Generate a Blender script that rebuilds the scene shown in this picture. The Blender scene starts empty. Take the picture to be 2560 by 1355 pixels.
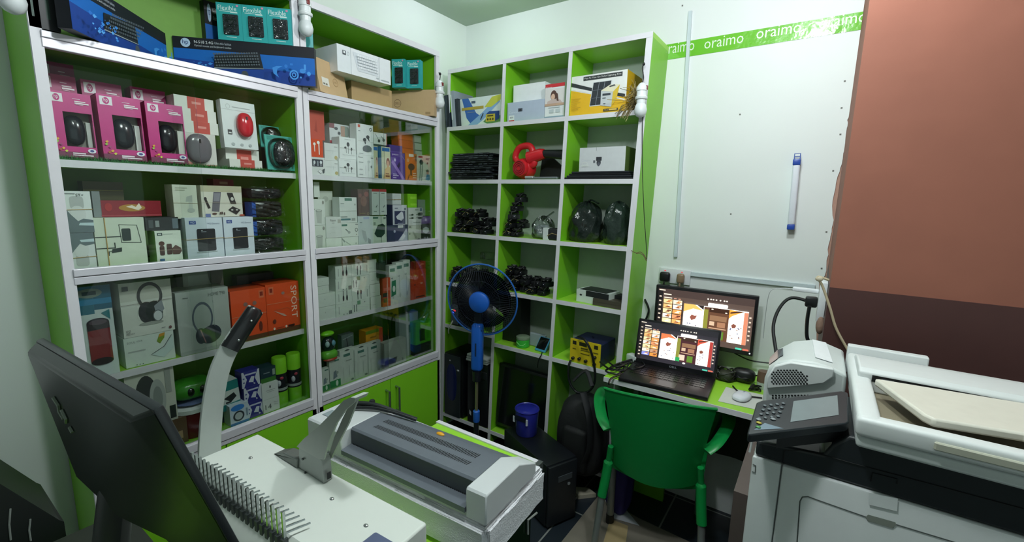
import bpy, bmesh, math, random
from mathutils import Vector, Matrix
random.seed(7)
PI = math.pi
R = math.radians
SC = bpy.context.scene
COL = SC.collection
# ------------------------------------------------------------------ camera
CAMZ = 1.47
FPX = 1121.27
YAW, PITCH, ROLL = 0.600361340, 0.161428517, 0.0230237547
_fw = Vector((-math.sin(YAW)*math.cos(PITCH), math.cos(YAW)*math.cos(PITCH), -math.sin(PITCH)))
_r0 = Vector((math.cos(YAW), math.sin(YAW), 0)); _u0 = _r0.cross(_fw)
_rt = math.cos(ROLL)*_r0 + math.sin(ROLL)*_u0
_up = -math.sin(ROLL)*_r0 + math.cos(ROLL)*_u0
cam = bpy.data.objects.new('camera', bpy.data.cameras.new('camera'))
COL.objects.link(cam)
cam.matrix_world = Matrix(((_rt.x, _up.x, -_fw.x, 0), (_rt.y, _up.y, -_fw.y, 0), (_rt.z, _up.z, -_fw.z, CAMZ), (0, 0, 0, 1)))
cam.data.sensor_width = 36; cam.data.lens = 36*FPX/2560
cam.data.clip_start = 0.02
SC.camera = cam
# ------------------------------------------------------------------ world, lights, exposure
w = bpy.data.worlds.new('world'); SC.world = w; w.use_nodes = True
w.node_tree.nodes['Background'].inputs[0].default_value = (0.55, 0.68, 0.66, 1)
w.node_tree.nodes['Background'].inputs[1].default_value = 0.65
def lamp(name, loc, power, size, color=(0.93, 0.98, 1.0), cone=None, blend=.6):
    l = bpy.data.lights.new(name, 'SPOT' if cone else 'POINT'); l.energy = power; l.shadow_soft_size = size; l.color = color
    if cone: l.spot_size = math.radians(cone); l.spot_blend = blend
    o = bpy.data.objects.new(name, l); o.location = loc; COL.objects.link(o); return o
lamp('ceiling_lamp_centre', (-0.13, 1.22, 2.37), 21, 0.05)
lamp('ceiling_lamp_corner', (-1.50, 1.80, 2.425), 1.8, 0.05, (0.85, 0.93, 1.0))
lamp('ceiling_lamp_front', (-0.40, 0.50, 2.36), 24, 0.05)
SC.view_settings.view_transform = 'Standard'; SC.view_settings.look = 'None'
SC.view_settings.gamma = 1; SC.view_settings.use_curve_mapping = False
SC.view_settings.exposure = 0.3
# ------------------------------------------------------------------ pixel rays of the photograph -> points on real planes
def ray(px, py):
    return _rt*((px-1280)/FPX) - _up*((py-677.5)/FPX) + _fw
def at_x(px, py, X): r = ray(px, py); r = r*(X/r.x); return Vector((r.x, r.y, r.z+CAMZ))
def at_y(px, py, Y): r = ray(px, py); r = r*(Y/r.y); return Vector((r.x, r.y, r.z+CAMZ))
def at_z(px, py, Z): r = ray(px, py); r = r*((Z-CAMZ)/r.z); return Vector((r.x, r.y, Z))
# ------------------------------------------------------------------ materials
def lin(c): return c/12.92 if c <= 0.04045 else ((c+0.055)/1.055)**2.4
def rgb(h): return tuple(lin(int(h[i:i+2], 16)/255) for i in (0, 2, 4))
_mats = {}
def M(h, rough=0.5, metal=0.0, emit=0, var=0.06, scale=40, bump=0.0, key=''):
    k = (h, rough, metal, emit, var, scale, bump, key)
    if k in _mats: return _mats[k]
    m = bpy.data.materials.new('m_'+h); m.use_nodes = True
    nt = m.node_tree; b = nt.nodes['Principled BSDF']
    c = rgb(h)
    b.inputs['Roughness'].default_value = rough; b.inputs['Metallic'].default_value = metal
    if emit:
        b.inputs['Base Color'].default_value = (0.01, 0.01, 0.01, 1)
        b.inputs['Emission Color'].default_value = (*c, 1); b.inputs['Emission Strength'].default_value = emit
    else:
        tc = nt.nodes.new('ShaderNodeTexCoord'); n = nt.nodes.new('ShaderNodeTexNoise')
        n.inputs['Scale'].default_value = scale; n.inputs['Detail'].default_value = 3
        nt.links.new(tc.outputs['Object'], n.inputs['Vector'])
        mx = nt.nodes.new('ShaderNodeMix'); mx.data_type = 'RGBA'
        mx.inputs[6].default_value = (*[max(0, v*(1-var)) for v in c], 1)
        mx.inputs[7].default_value = (*[min(1, v*(1+var)) for v in c], 1)
        nt.links.new(n.outputs['Fac'], mx.inputs[0]); nt.links.new(mx.outputs[2], b.inputs['Base Color'])
        if bump:
            bp = nt.nodes.new('ShaderNodeBump'); bp.inputs['Strength'].default_value = bump; bp.inputs['Distance'].default_value = 0.01
            nt.links.new(n.outputs['Fac'], bp.inputs['Height']); nt.links.new(bp.outputs[0], b.inputs['Normal'])
    _mats[k] = m; return m
def glass_mat(name, tint=(0.95, 0.975, 0.96), rough=0.02, strength=1.0, ior=1.45, film=0.0):
    m = bpy.data.materials.new(name); m.use_nodes = True; nt = m.node_tree
    for n in list(nt.nodes): nt.nodes.remove(n)
    out = nt.nodes.new('ShaderNodeOutputMaterial'); mix = nt.nodes.new('ShaderNodeMixShader')
    tr = nt.nodes.new('ShaderNodeBsdfTransparent'); tr.inputs[0].default_value = (*tint, 1)
    gl = nt.nodes.new('ShaderNodeBsdfGlossy'); gl.inputs['Roughness'].default_value = rough
    fr = nt.nodes.new('ShaderNodeFresnel'); fr.inputs[0].default_value = ior
    tc = nt.nodes.new('ShaderNodeTexCoord'); ns = nt.nodes.new('ShaderNodeTexNoise'); ns.inputs['Scale'].default_value = 60 if film else 2
    nt.links.new(tc.outputs['Object'], ns.inputs[0])
    if film:
        bp = nt.nodes.new('ShaderNodeBump'); bp.inputs['Strength'].default_value = film; bp.inputs['Distance'].default_value = 0.02
        nt.links.new(ns.outputs['Fac'], bp.inputs['Height']); nt.links.new(bp.outputs[0], gl.inputs['Normal'])
    mu = nt.nodes.new('ShaderNodeMath'); mu.operation = 'MULTIPLY'; mu.inputs[1].default_value = strength
    nt.links.new(fr.outputs[0], mu.inputs[0]); nt.links.new(mu.outputs[0], mix.inputs[0])
    nt.links.new(tr.outputs[0], mix.inputs[1]); nt.links.new(gl.outputs[0], mix.inputs[2]); nt.links.new(mix.outputs[0], out.inputs[0])
    return m
GLASS = glass_mat('cabinet_glass', (0.97, 0.99, 0.98), 0.02, 0.55)
CLEAR = glass_mat('clear_plastic', (0.9, 0.93, 0.92), 0.08, 1.3, 1.5, 0.5)
SMOKE = glass_mat('smoky_plastic', (0.35, 0.38, 0.38), 0.12, 1.5, 1.5, 0.7)
FANBLADE = glass_mat('blue_tinted_blade', (0.10, 0.15, 0.24), 0.2, 1.0, 1.45)
GREEN = M('7CC524', 0.42, var=0.08, scale=6)
GREEN_TOP = M('9BD83A', 0.35, var=0.05, scale=6)
EDGE = M('DDDCE2', 0.4, var=0.04)
ALU = M('DAD9E2', 0.35, 0.25, var=0.03)
PAPERW = 'E8ECE8'
# ------------------------------------------------------------------ mesh builder
_txt = {}
def text_mesh(s):
    if s in _txt: return _txt[s]
    cu = bpy.data.curves.new('t', 'FONT'); cu.body = s; cu.resolution_u = 2
    o = bpy.data.objects.new('t', cu); me = bpy.data.meshes.new_from_object(o)
    v = [p.co.copy() for p in me.vertices]; f = [tuple(p.vertices) for p in me.polygons]
    bpy.data.objects.remove(o); bpy.data.curves.remove(cu); bpy.data.meshes.remove(me)
    if v:
        x0 = min(p.x for p in v); x1 = max(p.x for p in v); y0 = min(p.y for p in v); y1 = max(p.y for p in v)
        v = [((p.x-x0)/max(x1-x0, 1e-6), (p.y-y0)/max(y1-y0, 1e-6)) for p in v]
    _txt[s] = (v, f); return _txt[s]
class MB:
    def __init__(s): s.v = []; s.f = []; s.mi = []; s.m = []; s.M = Matrix(); s.flat = set()
    def mid(s, mat):
        if isinstance(mat, str): mat = M(mat)
        if mat not in s.m: s.m.append(mat)
        return s.m.index(mat)
    def add(s, vs, fs, mat):
        b = len(s.v); k = s.mid(mat)
        s.v += [s.M @ Vector(p) for p in vs]
        for f in fs: s.f.append(tuple(b+i for i in f)); s.mi.append(k)
        return s
    def box(s, x0, x1, y0, y1, z0, z1, mat):
        return s.add([(x0,y0,z0),(x1,y0,z0),(x1,y1,z0),(x0,y1,z0),(x0,y0,z1),(x1,y0,z1),(x1,y1,z1),(x0,y1,z1)],
                     [(0,3,2,1),(4,5,6,7),(0,1,5,4),(1,2,6,5),(2,3,7,6),(3,0,4,7)], mat)
    def rbox(s, x0, x1, y0, y1, z0, z1, r, mat, seg=3):
        bm = bmesh.new(); bmesh.ops.create_cube(bm, size=1)
        for v in bm.verts: v.co = Vector(((x0+x1)/2+v.co.x*(x1-x0), (y0+y1)/2+v.co.y*(y1-y0), (z0+z1)/2+v.co.z*(z1-z0)))
        r = min(r, 0.48*min(x1-x0, y1-y0, z1-z0))
        bmesh.ops.bevel(bm, geom=bm.edges[:]+bm.verts[:], offset=r, segments=seg, affect='EDGES', profile=0.5)
        bm.verts.index_update()
        s.add([v.co.copy() for v in bm.verts], [tuple(v.index for v in f.verts) for f in bm.faces], mat); bm.free(); return s
    def poly(s, pts, mat): return s.add(pts, [tuple(range(len(pts)))], mat)
    def prism(s, pts, axis, a, b, mat):
        # pts 2D outline, extruded along axis from a to b
        n = len(pts)
        def P(p, t): return (t, p[0], p[1]) if axis == 0 else ((p[0], t, p[1]) if axis == 1 else (p[0], p[1], t))
        vs = [P(p, a) for p in pts]+[P(p, b) for p in pts]
        area = sum(pts[i][0]*pts[(i+1) % n][1]-pts[(i+1) % n][0]*pts[i][1] for i in range(n))
        fs = [tuple(range(n-1, -1, -1)), tuple(range(n, 2*n))]+[(i, (i+1) % n, n+(i+1) % n, n+i) for i in range(n)]
        if (area < 0) != (axis == 1): fs = [f[::-1] for f in fs]
        if b < a: fs = [f[::-1] for f in fs]
        return s.add(vs, fs, mat)
    def lathe(s, prof, mat, n=24, c=(0,0,0), cap=True, a=2):
        vs = []; fs = []
        for r, z in prof:
            for i in range(n):
                t = 2*PI*i/n; x, y = r*math.cos(t), r*math.sin(t)
                p = (x, y, z) if a == 2 else ((z, x, y) if a == 0 else (y, z, x))
                vs.append((c[0]+p[0], c[1]+p[1], c[2]+p[2]))
        for k in range(len(prof)-1):
            for i in range(n): j = (i+1) % n; fs.append((k*n+i, k*n+j, (k+1)*n+j, (k+1)*n+i))
        if cap: fs += [tuple(range(n-1, -1, -1)), tuple(range((len(prof)-1)*n, len(prof)*n))]
        return s.add(vs, fs, mat)
    def tube(s, pts, r, mat, n=8, closed=False, flat=1.0):
        pts = [Vector(p) for p in pts]; N = len(pts); rs = r if isinstance(r, (list, tuple)) else [r]*N
        vs = []; fs = []; up = None
        for i, p in enumerate(pts):
            if closed: d = pts[(i+1) % N]-pts[i-1]
            else: d = pts[min(i+1, N-1)]-pts[max(i-1, 0)]
            d.normalize()
            if up is None: up = Vector((0, 0, 1)) if abs(d.z) < 0.9 else Vector((0, 1, 0))
            sd = d.cross(up); sd.normalize(); up = sd.cross(d); up.normalize()
            for k in range(n):
                t = 2*PI*k/n; vs.append(p+sd*(rs[i]*math.cos(t))+up*(rs[i]*flat*math.sin(t)))
        for i in range(N if closed else N-1):
            j = (i+1) % N
            for k in range(n): q = (k+1) % n; fs.append((i*n+k, j*n+k, j*n+q, i*n+q))
        if not closed: fs += [tuple(range(n)), tuple(range(N*n-1, (N-1)*n-1, -1))]
        return s.add(vs, fs, mat)
    def ell(s, c, r, mat, nu=16, nv=10, pw=1.0):
        vs = []; fs = []
        for j in range(nv+1):
            ph = PI*j/nv-PI/2
            for i in range(nu):
                t = 2*PI*i/nu
                sg = lambda q: math.copysign(abs(q)**pw, q)
                vs.append((c[0]+r[0]*sg(math.cos(ph))*sg(math.cos(t)), c[1]+r[1]*sg(math.cos(ph))*sg(math.sin(t)), c[2]+r[2]*sg(math.sin(ph))))
        for j in range(nv):
            for i in range(nu): k = (i+1) % nu; fs.append((j*nu+i, j*nu+k, (j+1)*nu+k, (j+1)*nu+i))
        return s.add(vs, fs, mat)
    def grid(s, fn, nu, nv, mat, thick=0):
        # fn(u,v)->point ; optional thickness along -normal
        P = [[Vector(fn(i/nu, j/nv)) for i in range(nu+1)] for j in range(nv+1)]
        vs = [p for row in P for p in row]; W = nu+1
        fs = [(j*W+i, j*W+i+1, (j+1)*W+i+1, (j+1)*W+i) for j in range(nv) for i in range(nu)]
        if thick:
            nrm = []
            for j in range(nv+1):
                for i in range(nu+1):
                    a = P[j][min(i+1, nu)]-P[j][max(i-1, 0)]; b = P[min(j+1, nv)][i]-P[max(j-1, 0)][i]
                    q = a.cross(b); q.normalize(); nrm.append(q)
            K = len(vs); vs = vs+[vs[i]-nrm[i]*thick for i in range(K)]
            fs = fs+[tuple(K+i for i in f[::-1]) for f in fs]
            rim = [j*W for j in range(nv, -1, -1)]+[i for i in range(1, W)]+[j*W+nu for j in range(1, nv+1)]+[nv*W+i for i in range(nu-1, 0, -1)]
            for a, b in zip(rim, rim[1:]+rim[:1]): fs.append((a, K+a, K+b, b)[::-1])
        return s.add(vs, fs, mat)
    def build(s, name, parent=None, loc=None, rot=None, smooth=35):
        me = bpy.data.meshes.new(name); me.from_pydata([tuple(p) for p in s.v], [], s.f)
        for m in s.m: me.materials.append(m)
        for p, k in zip(me.polygons, s.mi): p.material_index = k
        if smooth:
            me.polygons.foreach_set('use_smooth', [True]*len(me.polygons)); me.update(); me.set_sharp_from_angle(angle=R(smooth))
        me.update()
        o = bpy.data.objects.new(name, me); COL.objects.link(o)
        if parent: o.parent = parent
        if loc is not None: o.location = loc
        if rot is not None: o.rotation_euler = rot
        return o
def tag(o, label=None, cat=None, group=None, kind=None):
    if label: o['label'] = label
    if cat: o['category'] = cat
    if group: o['group'] = group
    if kind: o['kind'] = kind
    return o
def thing(name, label, cat, loc=(0,0,0), rot=(0,0,0), group=None):
    o = bpy.data.objects.new(name, None); COL.objects.link(o); o.location = loc; o.rotation_euler = rot
    o.empty_display_size = 0.05
    return tag(o, label, cat, group)
def bev(o, wd=0.002, seg=2):
    b = o.modifiers.new('bevel', 'BEVEL'); b.width = wd; b.segments = seg; b.limit_method = 'ANGLE'; b.angle_limit = R(50); return o
def spline(pts, k=8):
    pts = [Vector(p) for p in pts]; out = []
    for i in range(len(pts)-1):
        p0 = pts[max(i-1, 0)]; p1 = pts[i]; p2 = pts[i+1]; p3 = pts[min(i+2, len(pts)-1)]
        for t in range(k):
            t /= k
            out.append(0.5*((2*p1)+(p2-p0)*t+(2*p0-5*p1+4*p2-p3)*t*t+(3*p1-p0-3*p2+p3)*t**3))
    out.append(pts[-1]); return out
# printed graphics on a front face lying in the local x-z plane at y=0 facing -y; units are fractions of the face
def art(mb, w, h, items, x0=None, z0=0, y=0.0, aspect=True, step=0.00025):
    x0 = -w/2 if x0 is None else x0
    P = lambda u, v, d: (x0+u*w, y-d, z0+v*h)
    for i, it in enumerate(items):
        d = step*(i+1.5); k = it[0]; c = it[-1]
        mat = M(c) if isinstance(c, str) else c
        if k == 'r': _, a, b, e, f, _ = it; mb.poly([P(a,b,d),P(e,b,d),P(e,f,d),P(a,f,d)], mat)
        elif k == 'p': mb.poly([P(u,v,d) for u, v in it[1]], mat)
        elif k == 'e':
            _, cu, cv, ru, rv, _ = it; mb.poly([P(cu+ru*math.cos(t*PI/12), cv+rv*math.sin(t*PI/12), d) for t in range(24)], mat)
        elif k == 'rr':
            _, a, b, e, f, q, _ = it; rx = q; rz = q*w/h; pts = []
            for cx, cz, t0 in ((e-rx, f-rz, 0), (a+rx, f-rz, 90), (a+rx, b+rz, 180), (e-rx, b+rz, 270)):
                for t in (0, 30, 60, 90): pts.append(P(cx+rx*math.cos(R(t0+t)), cz+rz*math.sin(R(t0+t)), d))
            mb.poly(pts, mat)
        elif k == 'o':
            _, cu, cv, ru, rv, wd, _ = it; n = 24; pts = []
            for t in range(n):
                a = 2*PI*t/n; pts.append((P(cu+ru*math.cos(a), cv+rv*math.sin(a), d), P(cu+ru*(1-wd)*math.cos(a), cv+rv*(1-wd)*math.sin(a), d)))
            for t in range(n): q = (t+1) % n; mb.poly([pts[t][0], pts[q][0], pts[q][1], pts[t][1]], mat)
        elif k == 'l':
            _, pts, wd, _ = it
            for (a, b), (e, f) in zip(pts[:-1], pts[1:]):
                A = Vector((a*w, 0, b*h)); B = Vector((e*w, 0, f*h)); q = B-A; q.normalize(); nn = Vector((-q.z, 0, q.x))*wd*w/2; q = q*wd*w*0.3
                mb.poly([tuple(Vector((x0, y-d, z0))+V) for V in (A-q+nn, A-q-nn, B+q-nn, B+q+nn)], mat)
        elif k == 't':
            _, st, a, b, e, f, _ = it; vs, fs = text_mesh(st)
            mb.add([P(a+(e-a)*p[0], b+(f-b)*p[1], d) for p in vs], fs, mat)
        elif k == 'tv':   # text running downwards, letters turned clockwise
            _, st, a, b, e, f, _ = it; vs, fs = text_mesh(st)
            mb.add([P(a+(e-a)*p[1], f-(f-b)*p[0], d) for p in vs], fs, mat)
XC = -1.61     # front plane of the display cabinets
YS = 1.968     # front plane of the open shelf unit
def face_rect(face, px, back):
    pl = (lambda a, b: at_x(a, b, XC-back)) if face == 'C' else (lambda a, b: at_y(a, b, YS+back))
    bl, br, tl = pl(px[0], px[1]), pl(px[2], px[3]), pl(px[4], px[5]); return bl, br, tl
def carton(name, label, cat, face, px, back, base, depth, body, items=(), group=None, yaw=0, lean=0, h=None, top=None, side=None, bands=(), roll=0, rough=0.45):
    bl, br, tl = face_rect(face, px, back)
    wd = (br-bl).length if face == 'S' else abs(br.y-bl.y)
    wd = math.hypot(br.x-bl.x, br.y-bl.y)
    z0 = base if base is not None else (bl.z+br.z)/2
    hh = h or (tl.z-z0)
    c = (bl+br)/2; loc = (c.x, c.y, z0)
    mb = MB(); mm = M(body, rough) if isinstance(body, str) else body
    mb.box(-wd/2, wd/2, 0, depth, 0, hh, mm)
    if side: 
        mb.add([(wd/2+.0003,0.0,0),(wd/2+.0003,depth,0),(wd/2+.0003,depth,hh),(wd/2+.0003,0,hh)], [(0,1,2,3)], M(side, rough))
        mb.add([(-wd/2-.0003,0.0,0),(-wd/2-.0003,depth,0),(-wd/2-.0003,depth,hh),(-wd/2-.0003,0,hh)], [(0,3,2,1)], M(side, rough))
    art(mb, wd, hh, items)
    rz = (PI/2 if face == 'C' else 0)+R(yaw)
    o = mb.build(name, None, loc, (R(lean), R(roll), rz), smooth=0)
    tag(o, label, cat, group)
    for v in bands:
        rb = MB(); z = v*hh; e = 0.0009
        rb.tube([(-wd/2-e,-e-.001,z),(wd/2+e,-e-.001,z+.002),(wd/2+e,depth+e,z),(-wd/2-e,depth+e,z-.001)], 0.0009, M('B99A5E', 0.6), 5, closed=True)
        b = rb.build('rubber_band', o)
    return o, wd, hh
# ================================================================== SETTING
WALLM = M('E3E9E8', 0.55, var=0.05, scale=3)
def struct(name, mb, **k): return tag(mb.build(name, smooth=0, **k), kind='structure')
def floor_mat():
    m = bpy.data.materials.new('dark_floor_tile'); m.use_nodes = True; nt = m.node_tree; b = nt.nodes['Principled BSDF']
    tc = nt.nodes.new('ShaderNodeTexCoord'); mp = nt.nodes.new('ShaderNodeMapping'); br = nt.nodes.new('ShaderNodeTexBrick')
    mp.inputs['Location'].default_value = (0.86, -1.775, 0)
    br.offset = 0; br.inputs['Scale'].default_value = 1; br.inputs['Brick Width'].default_value = 0.4; br.inputs['Row Height'].default_value = 0.4
    br.inputs['Mortar Size'].default_value = 0.004
    br.inputs['Color1'].default_value = (*rgb('232B33'), 1); br.inputs['Color2'].default_value = (*rgb('2A3038'), 1); br.inputs['Mortar'].default_value = (*rgb('8C8F8C'), 1)
    nt.links.new(tc.outputs['Object'], mp.inputs[0]); nt.links.new(mp.outputs[0], br.inputs[0]); nt.links.new(br.outputs[0], b.inputs['Base Color'])
    b.inputs['Roughness'].default_value = 0.35; return m
struct('floor', MB().box(-1.95, 2.2, -1.4, 2.25, -0.05, 0, floor_mat()))
struct('ceiling', MB().box(-1.95, 2.2, -1.4, 2.25, 2.475, 2.53, M('A9B5AC', 0.6, var=0.12, scale=2.5)))
struct('wall_left', MB().box(-1.95, -1.88, -1.4, 2.25, 0, 2.475, WALLM))
struct('wall_back', MB().box(-1.88, 2.2, 2.206, 2.28, 0, 2.475, M('B59080', 0.8, var=0.15, scale=30, bump=0.2)))
# white boards cladding the back wall, right edge broken off
pn = MB()
edge = [(2182,-30),(2176,20),(2169,60),(2163,100),(2152,150),(2143,200),(2134,250),(2120,300),(2117,330),(2112,370),(2104,410),(2096,440),(2088,470),(2080,515),(2083,550),(2079,580),(2071,610),(2068,650),(2063,690),(2047,705),(2046,760),(2044,800),(2040,850),(2038,900)]
ep = [at_y(x, y, 2.2) for x, y in edge]
ep2 = []
for a, b in zip(ep[:-1], ep[1:]):
    for k in range(3):
        q = a.lerp(b, k/3); ep2.append((q.x+random.uniform(-.0025, .0025), q.z))
ep2 = [(ep2[0][0], 2.475)]+ep2+[(ep2[-1][0], 0)]
pn.prism([(-1.88, 0), (-1.88, 2.475)]+ep2, 1, 2.2, 2.206, WALLM)
for x, y in ((1850,286),(1827,535),(2112,203),(2104,270),(2101,336),(2083,427),(2066,580),(2054,671),(1706,14),(2120,330)):
    p = at_y(x, y, 2.1995); pn.lathe([(0.0035, 2.1985), (0.0035, 2.2)], M('5E6264', .6), 8, (0, 0, 0)) if 0 else pn.box(p.x-.003, p.x+.003, 2.1988, 2.2, p.z-.003, p.z+.003, M('70706C', .6))
struct('trim_1', pn)
# seam strip between the boards, cable ducts
a, b = at_y(1728, 40, 2.199), at_y(1690, 640, 2.199)
duct = MB()
pl = M('C9D6DC', 0.4)
duct.prism([(at_y(1731, -20, 2.2).x-.007, 2.30), (at_y(1731, -20, 2.2).x+.007, 2.30), (b.x+.007, 1.21), (b.x-.007, 1.21)], 1, 2.188, 2.2, pl)
tag(duct.build('cable_duct', smooth=0), 'thin pale upright cable duct running down the white wall to the socket', 'cable duct')
duct = MB(); a, b = at_y(1728, 684, 2.2), at_y(2040, 700, 2.2)
duct.box(a.x, b.x, 2.187, 2.2, a.z-.009, a.z+.009, pl)
tag(duct.build('cable_duct', smooth=0), 'pale horizontal cable duct from the double socket to the brown pillar', 'cable duct')
# brown pillar on the right
YB = 1.6; PX0 = 0.0385; ZB = 1.232
br = MB()
br.box(PX0, 2.2, YB, 2.206, ZB, 2.475, M('8F5847', 0.75, var=0.10, scale=9, bump=0.25))
br.box(PX0-.0005, 2.2, YB-.0015, 2.206, 0, ZB, M('4A2B28', 0.55, var=0.12, scale=12, bump=0.1))
struct('wall_right', br)
struct('wall_front', MB().box(-1.95, 2.2, -1.45, -1.4, 0, 2.475, M('A8B0AC', .7)))
#struct('wall_far_right', MB().box(2.15, 2.2, -1.4, 1.6, 0, 2.475, M('8F5847', .7)))
# green banner tape with lettering
bn = MB(); g = M('6FBF35', 0.12, var=0.05, scale=20, bump=0.25)
L0, L1 = at_y(1640, 125, 2.199), at_y(2172, 30, 2.199)
zt0, zb0 = at_y(1665, 112, 2.199).z, at_y(1668, 150, 2.199).z
zt1, zb1 = at_y(2168, 27, 2.199).z, at_y(2160, 73, 2.199).z
x0, x1 = at_y(1660, 120, 2.199).x-.05, at_y(2172, 50, 2.199).x
bn.poly([(x0, 2.1985, zb0), (x1, 2.1985, zb1), (x1, 2.1985, zt1), (x0, 2.1985, zt0)], g)
bn.poly([(x0, 2.1999, zb0), (x1, 2.1999, zb1), (x1, 2.1999, zt1), (x0, 2.1999, zt0)], g)
wt = M('DDEBD8', 0.3)
vs, fs = text_mesh('oraimo')
for (xa, ya, xb, yb, xt, yt) in ((1655,137,1735,126,1655,112), (1760,123,1858,106,1760,98), (1890,98,2002,80,1890,72), (2046,72,2166,54,2046,46)):
    A, B, T = at_y(xa, ya, 2.198), at_y(xb, yb, 2.198), at_y(xt, yt, 2.198)
    bn.add([(A.x+(B.x-A.x)*u, 2.198, A.z+(B.z-A.z)*u*.5+(T.z-A.z)*v) for u, v in vs], fs, wt)
tag(bn.build('wall_banner', smooth=0), 'glossy lime green banner strip lettered across the top of the white wall', 'banner')
# ================================================================== DISPLAY CABINETS
def cab(y0, y1, zb_low, seam, label, tag_grp, first_side):
    t = thing('display_cabinet', label, 'cabinet', (0, 0, 0))
    T = .018
    xb = -1.874
    for nm, (a, b) in (('side_panel', (y0, y0+T)), ('side_panel', (y1-T, y1))):
        o = MB(); o.box(xb, XC-.012, a, b, 0, 2.158, GREEN); o.box(XC-.012, XC, a-(.0 if a == y0 else .004), b+(.004 if a == y0 else 0), 0, 2.158, EDGE)
        o.build('side_panel', t, smooth=0)
    o = MB(); o.box(xb, XC-.012, y0+T, y1-T, 2.14, 2.158, GREEN); o.box(XC-.012, XC+.001, y0, y1, 2.134, 2.158, EDGE); o.build('top_board', t, smooth=0)
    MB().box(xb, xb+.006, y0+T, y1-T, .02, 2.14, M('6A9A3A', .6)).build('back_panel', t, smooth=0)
    for z in (1.846, 1.245, .645):
        o = MB(); o.box(xb+.006, XC-.015, y0+T, y1-T, z-.018, z, GREEN); o.build('shelf_board', t, smooth=0)
    for z in (1.542, zb_low):
        o = MB(); o.box(xb+.006, -1.656, y0+T, y1-T, z-.018, z, GREEN_TOP); o.box(-1.656, -1.648, y0+T, y1-T, z-.019, z+.0005, EDGE); o.build('shelf_board', t, smooth=0)
    # aluminium rails: top, middle (double), bottom
    for zs in (((1.846, 1.830), (1.830, 1.808)), ((1.258, 1.238), (1.236, 1.216)), ((.655, .627), (.624, .609))):
        for i, (zt, zb) in enumerate(zs):
            f = .004 if i == 0 else 0
            o = MB(); o.box(XC-.016, XC+f+.003, y0+T, y1-T, zb, zt, ALU); bev(o.build('sliding_rail', t, smooth=0), .0015)
    for zl, zh in ((1.256, 1.812), (.65, 1.222)):
        ym = seam
        MB().box(XC-.012, XC-.008, y0+T, ym+.03, zl, zh, GLASS).build('glass_pane', t, smooth=0)
        MB().box(XC-.022, XC-.018, ym-.03, y1-T, zl, zh, GLASS).build('glass_pane', t, smooth=0)
    # base doors
    ym = (y0+y1)/2 if first_side else seam+.03
    for k, (a, b) in enumerate(((y0+.004, ym-.0015), (ym+.0015, y1-.004))):
        d = MB(); d.box(XC-.018, XC, a, b, .06, .607, GREEN); d = bev(d.build('door', t, smooth=0), .0012)
        hy = (ym-.03) if k == 0 else (ym+.03)
        h = MB(); h.tube([(XC, hy, .44), (XC+.025, hy, .44), (XC+.025, hy, .56), (XC, hy, .56)], .005, M('9FA5A8', .25, .9), 8); h.build('handle', d)
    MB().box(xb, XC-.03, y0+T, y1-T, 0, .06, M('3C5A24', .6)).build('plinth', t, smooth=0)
    return t
cab(.287, .972, .938, .60, 'lime green glass fronted display cabinet on the left, holding pink mouse boxes', None, True)
cab(.976, 1.688, .952, 1.32, 'lime green glass fronted display cabinet by the room corner, full of earphone boxes', None, False)
# ================================================================== OPEN SHELF UNIT (slightly racked to one side)
SK = 0.030
def sx(x, z): return x+SK*(z-1.47)
def rack(mb):
    mb.v = [Vector((sx(p.x, p.z), p.y, p.z)) for p in mb.v]; return mb
st = thing('open_shelf_unit', 'tall lime green open pigeonhole shelf with white edges against the back wall', 'shelf', (0, 0, 0))
BD = .234; YE = YS+BD-.004
COLX = [-1.826, -1.444, -1.066, -.700]
def upright(x0, x1, z0, z1, nm='upright'):
    o = MB(); o.box(x0, x1, YS+.003, YE, z0, z1, GREEN); o.box(x0-.0006, x1+.0006, YS, YS+.003, z0, z1, EDGE); rack(o).build(nm, st, smooth=0)
upright(-1.832, -1.814, 0.03, 2.146); upright(-1.453, -1.435, .03, 2.146); upright(-1.075, -1.057, .03, 2.146); upright(-.712, -.686, .0, 2.146)
def board(x0, x1, zt, th=.02):
    o = MB(); o.box(x0, x1, YS+.003, YE, zt-th, zt, GREEN_TOP); o.box(x0, x1, YS-.001, YS+.003, zt-th-.001, zt+.0005, EDGE); rack(o).build('shelf_board', st, smooth=0)
board(-1.832, -.686, 2.166)
SZ = [1.858, 1.565, 1.263, .964, .655]
for z in SZ:
    for a, b in ((-1.814, -1.453), (-1.435, -1.075), (-1.057, -.712)):
        if z == .655 and a < -1.8: continue
        board(a, b, z)
for a, b in ((-1.814, -1.453), (-1.435, -1.075), (-1.057, -.712)): board(a, b, .115)
board(-1.814, -1.453, .70) 
bk = MB(); bk.box(-1.814, -.712, YE-.001, YE+.002, .03, 2.146, M('B9C4BD', .6)); rack(bk).build('back_panel', st, smooth=0)
# ================================================================== GOODS IN THE CABINETS
W = PAPERW; GY = '3A3E42'; LG = 'B9BFC0'; BK = '1B1D20'
LA, LB, LC, LE = 1.847, 1.543, 1.246, .646; LDl, LDr = .939, .953
C = 'C'
def mini_text(u0, v0, u1, n, dv, col):
    return [('r', u0, v0-i*dv-dv*.5, u0+(u1-u0)*random.uniform(.6, 1), v0-i*dv, col) for i in range(n)]
# --- mice built as their own parts
def mouse_part(parent, c, r, col, name='mouse', rough=0.15):
    m = MB(); m.ell(c, r, M(col, rough), 20, 12, .85)
    m.box(c[0]-.0025, c[0]+.0025, c[1]-r[1]*1.03, c[1]-r[1]*.7, c[2]+r[2]*.35, c[2]+r[2]*.62, M('0C0C0E', .4))
    return m.build(name, parent)
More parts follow.
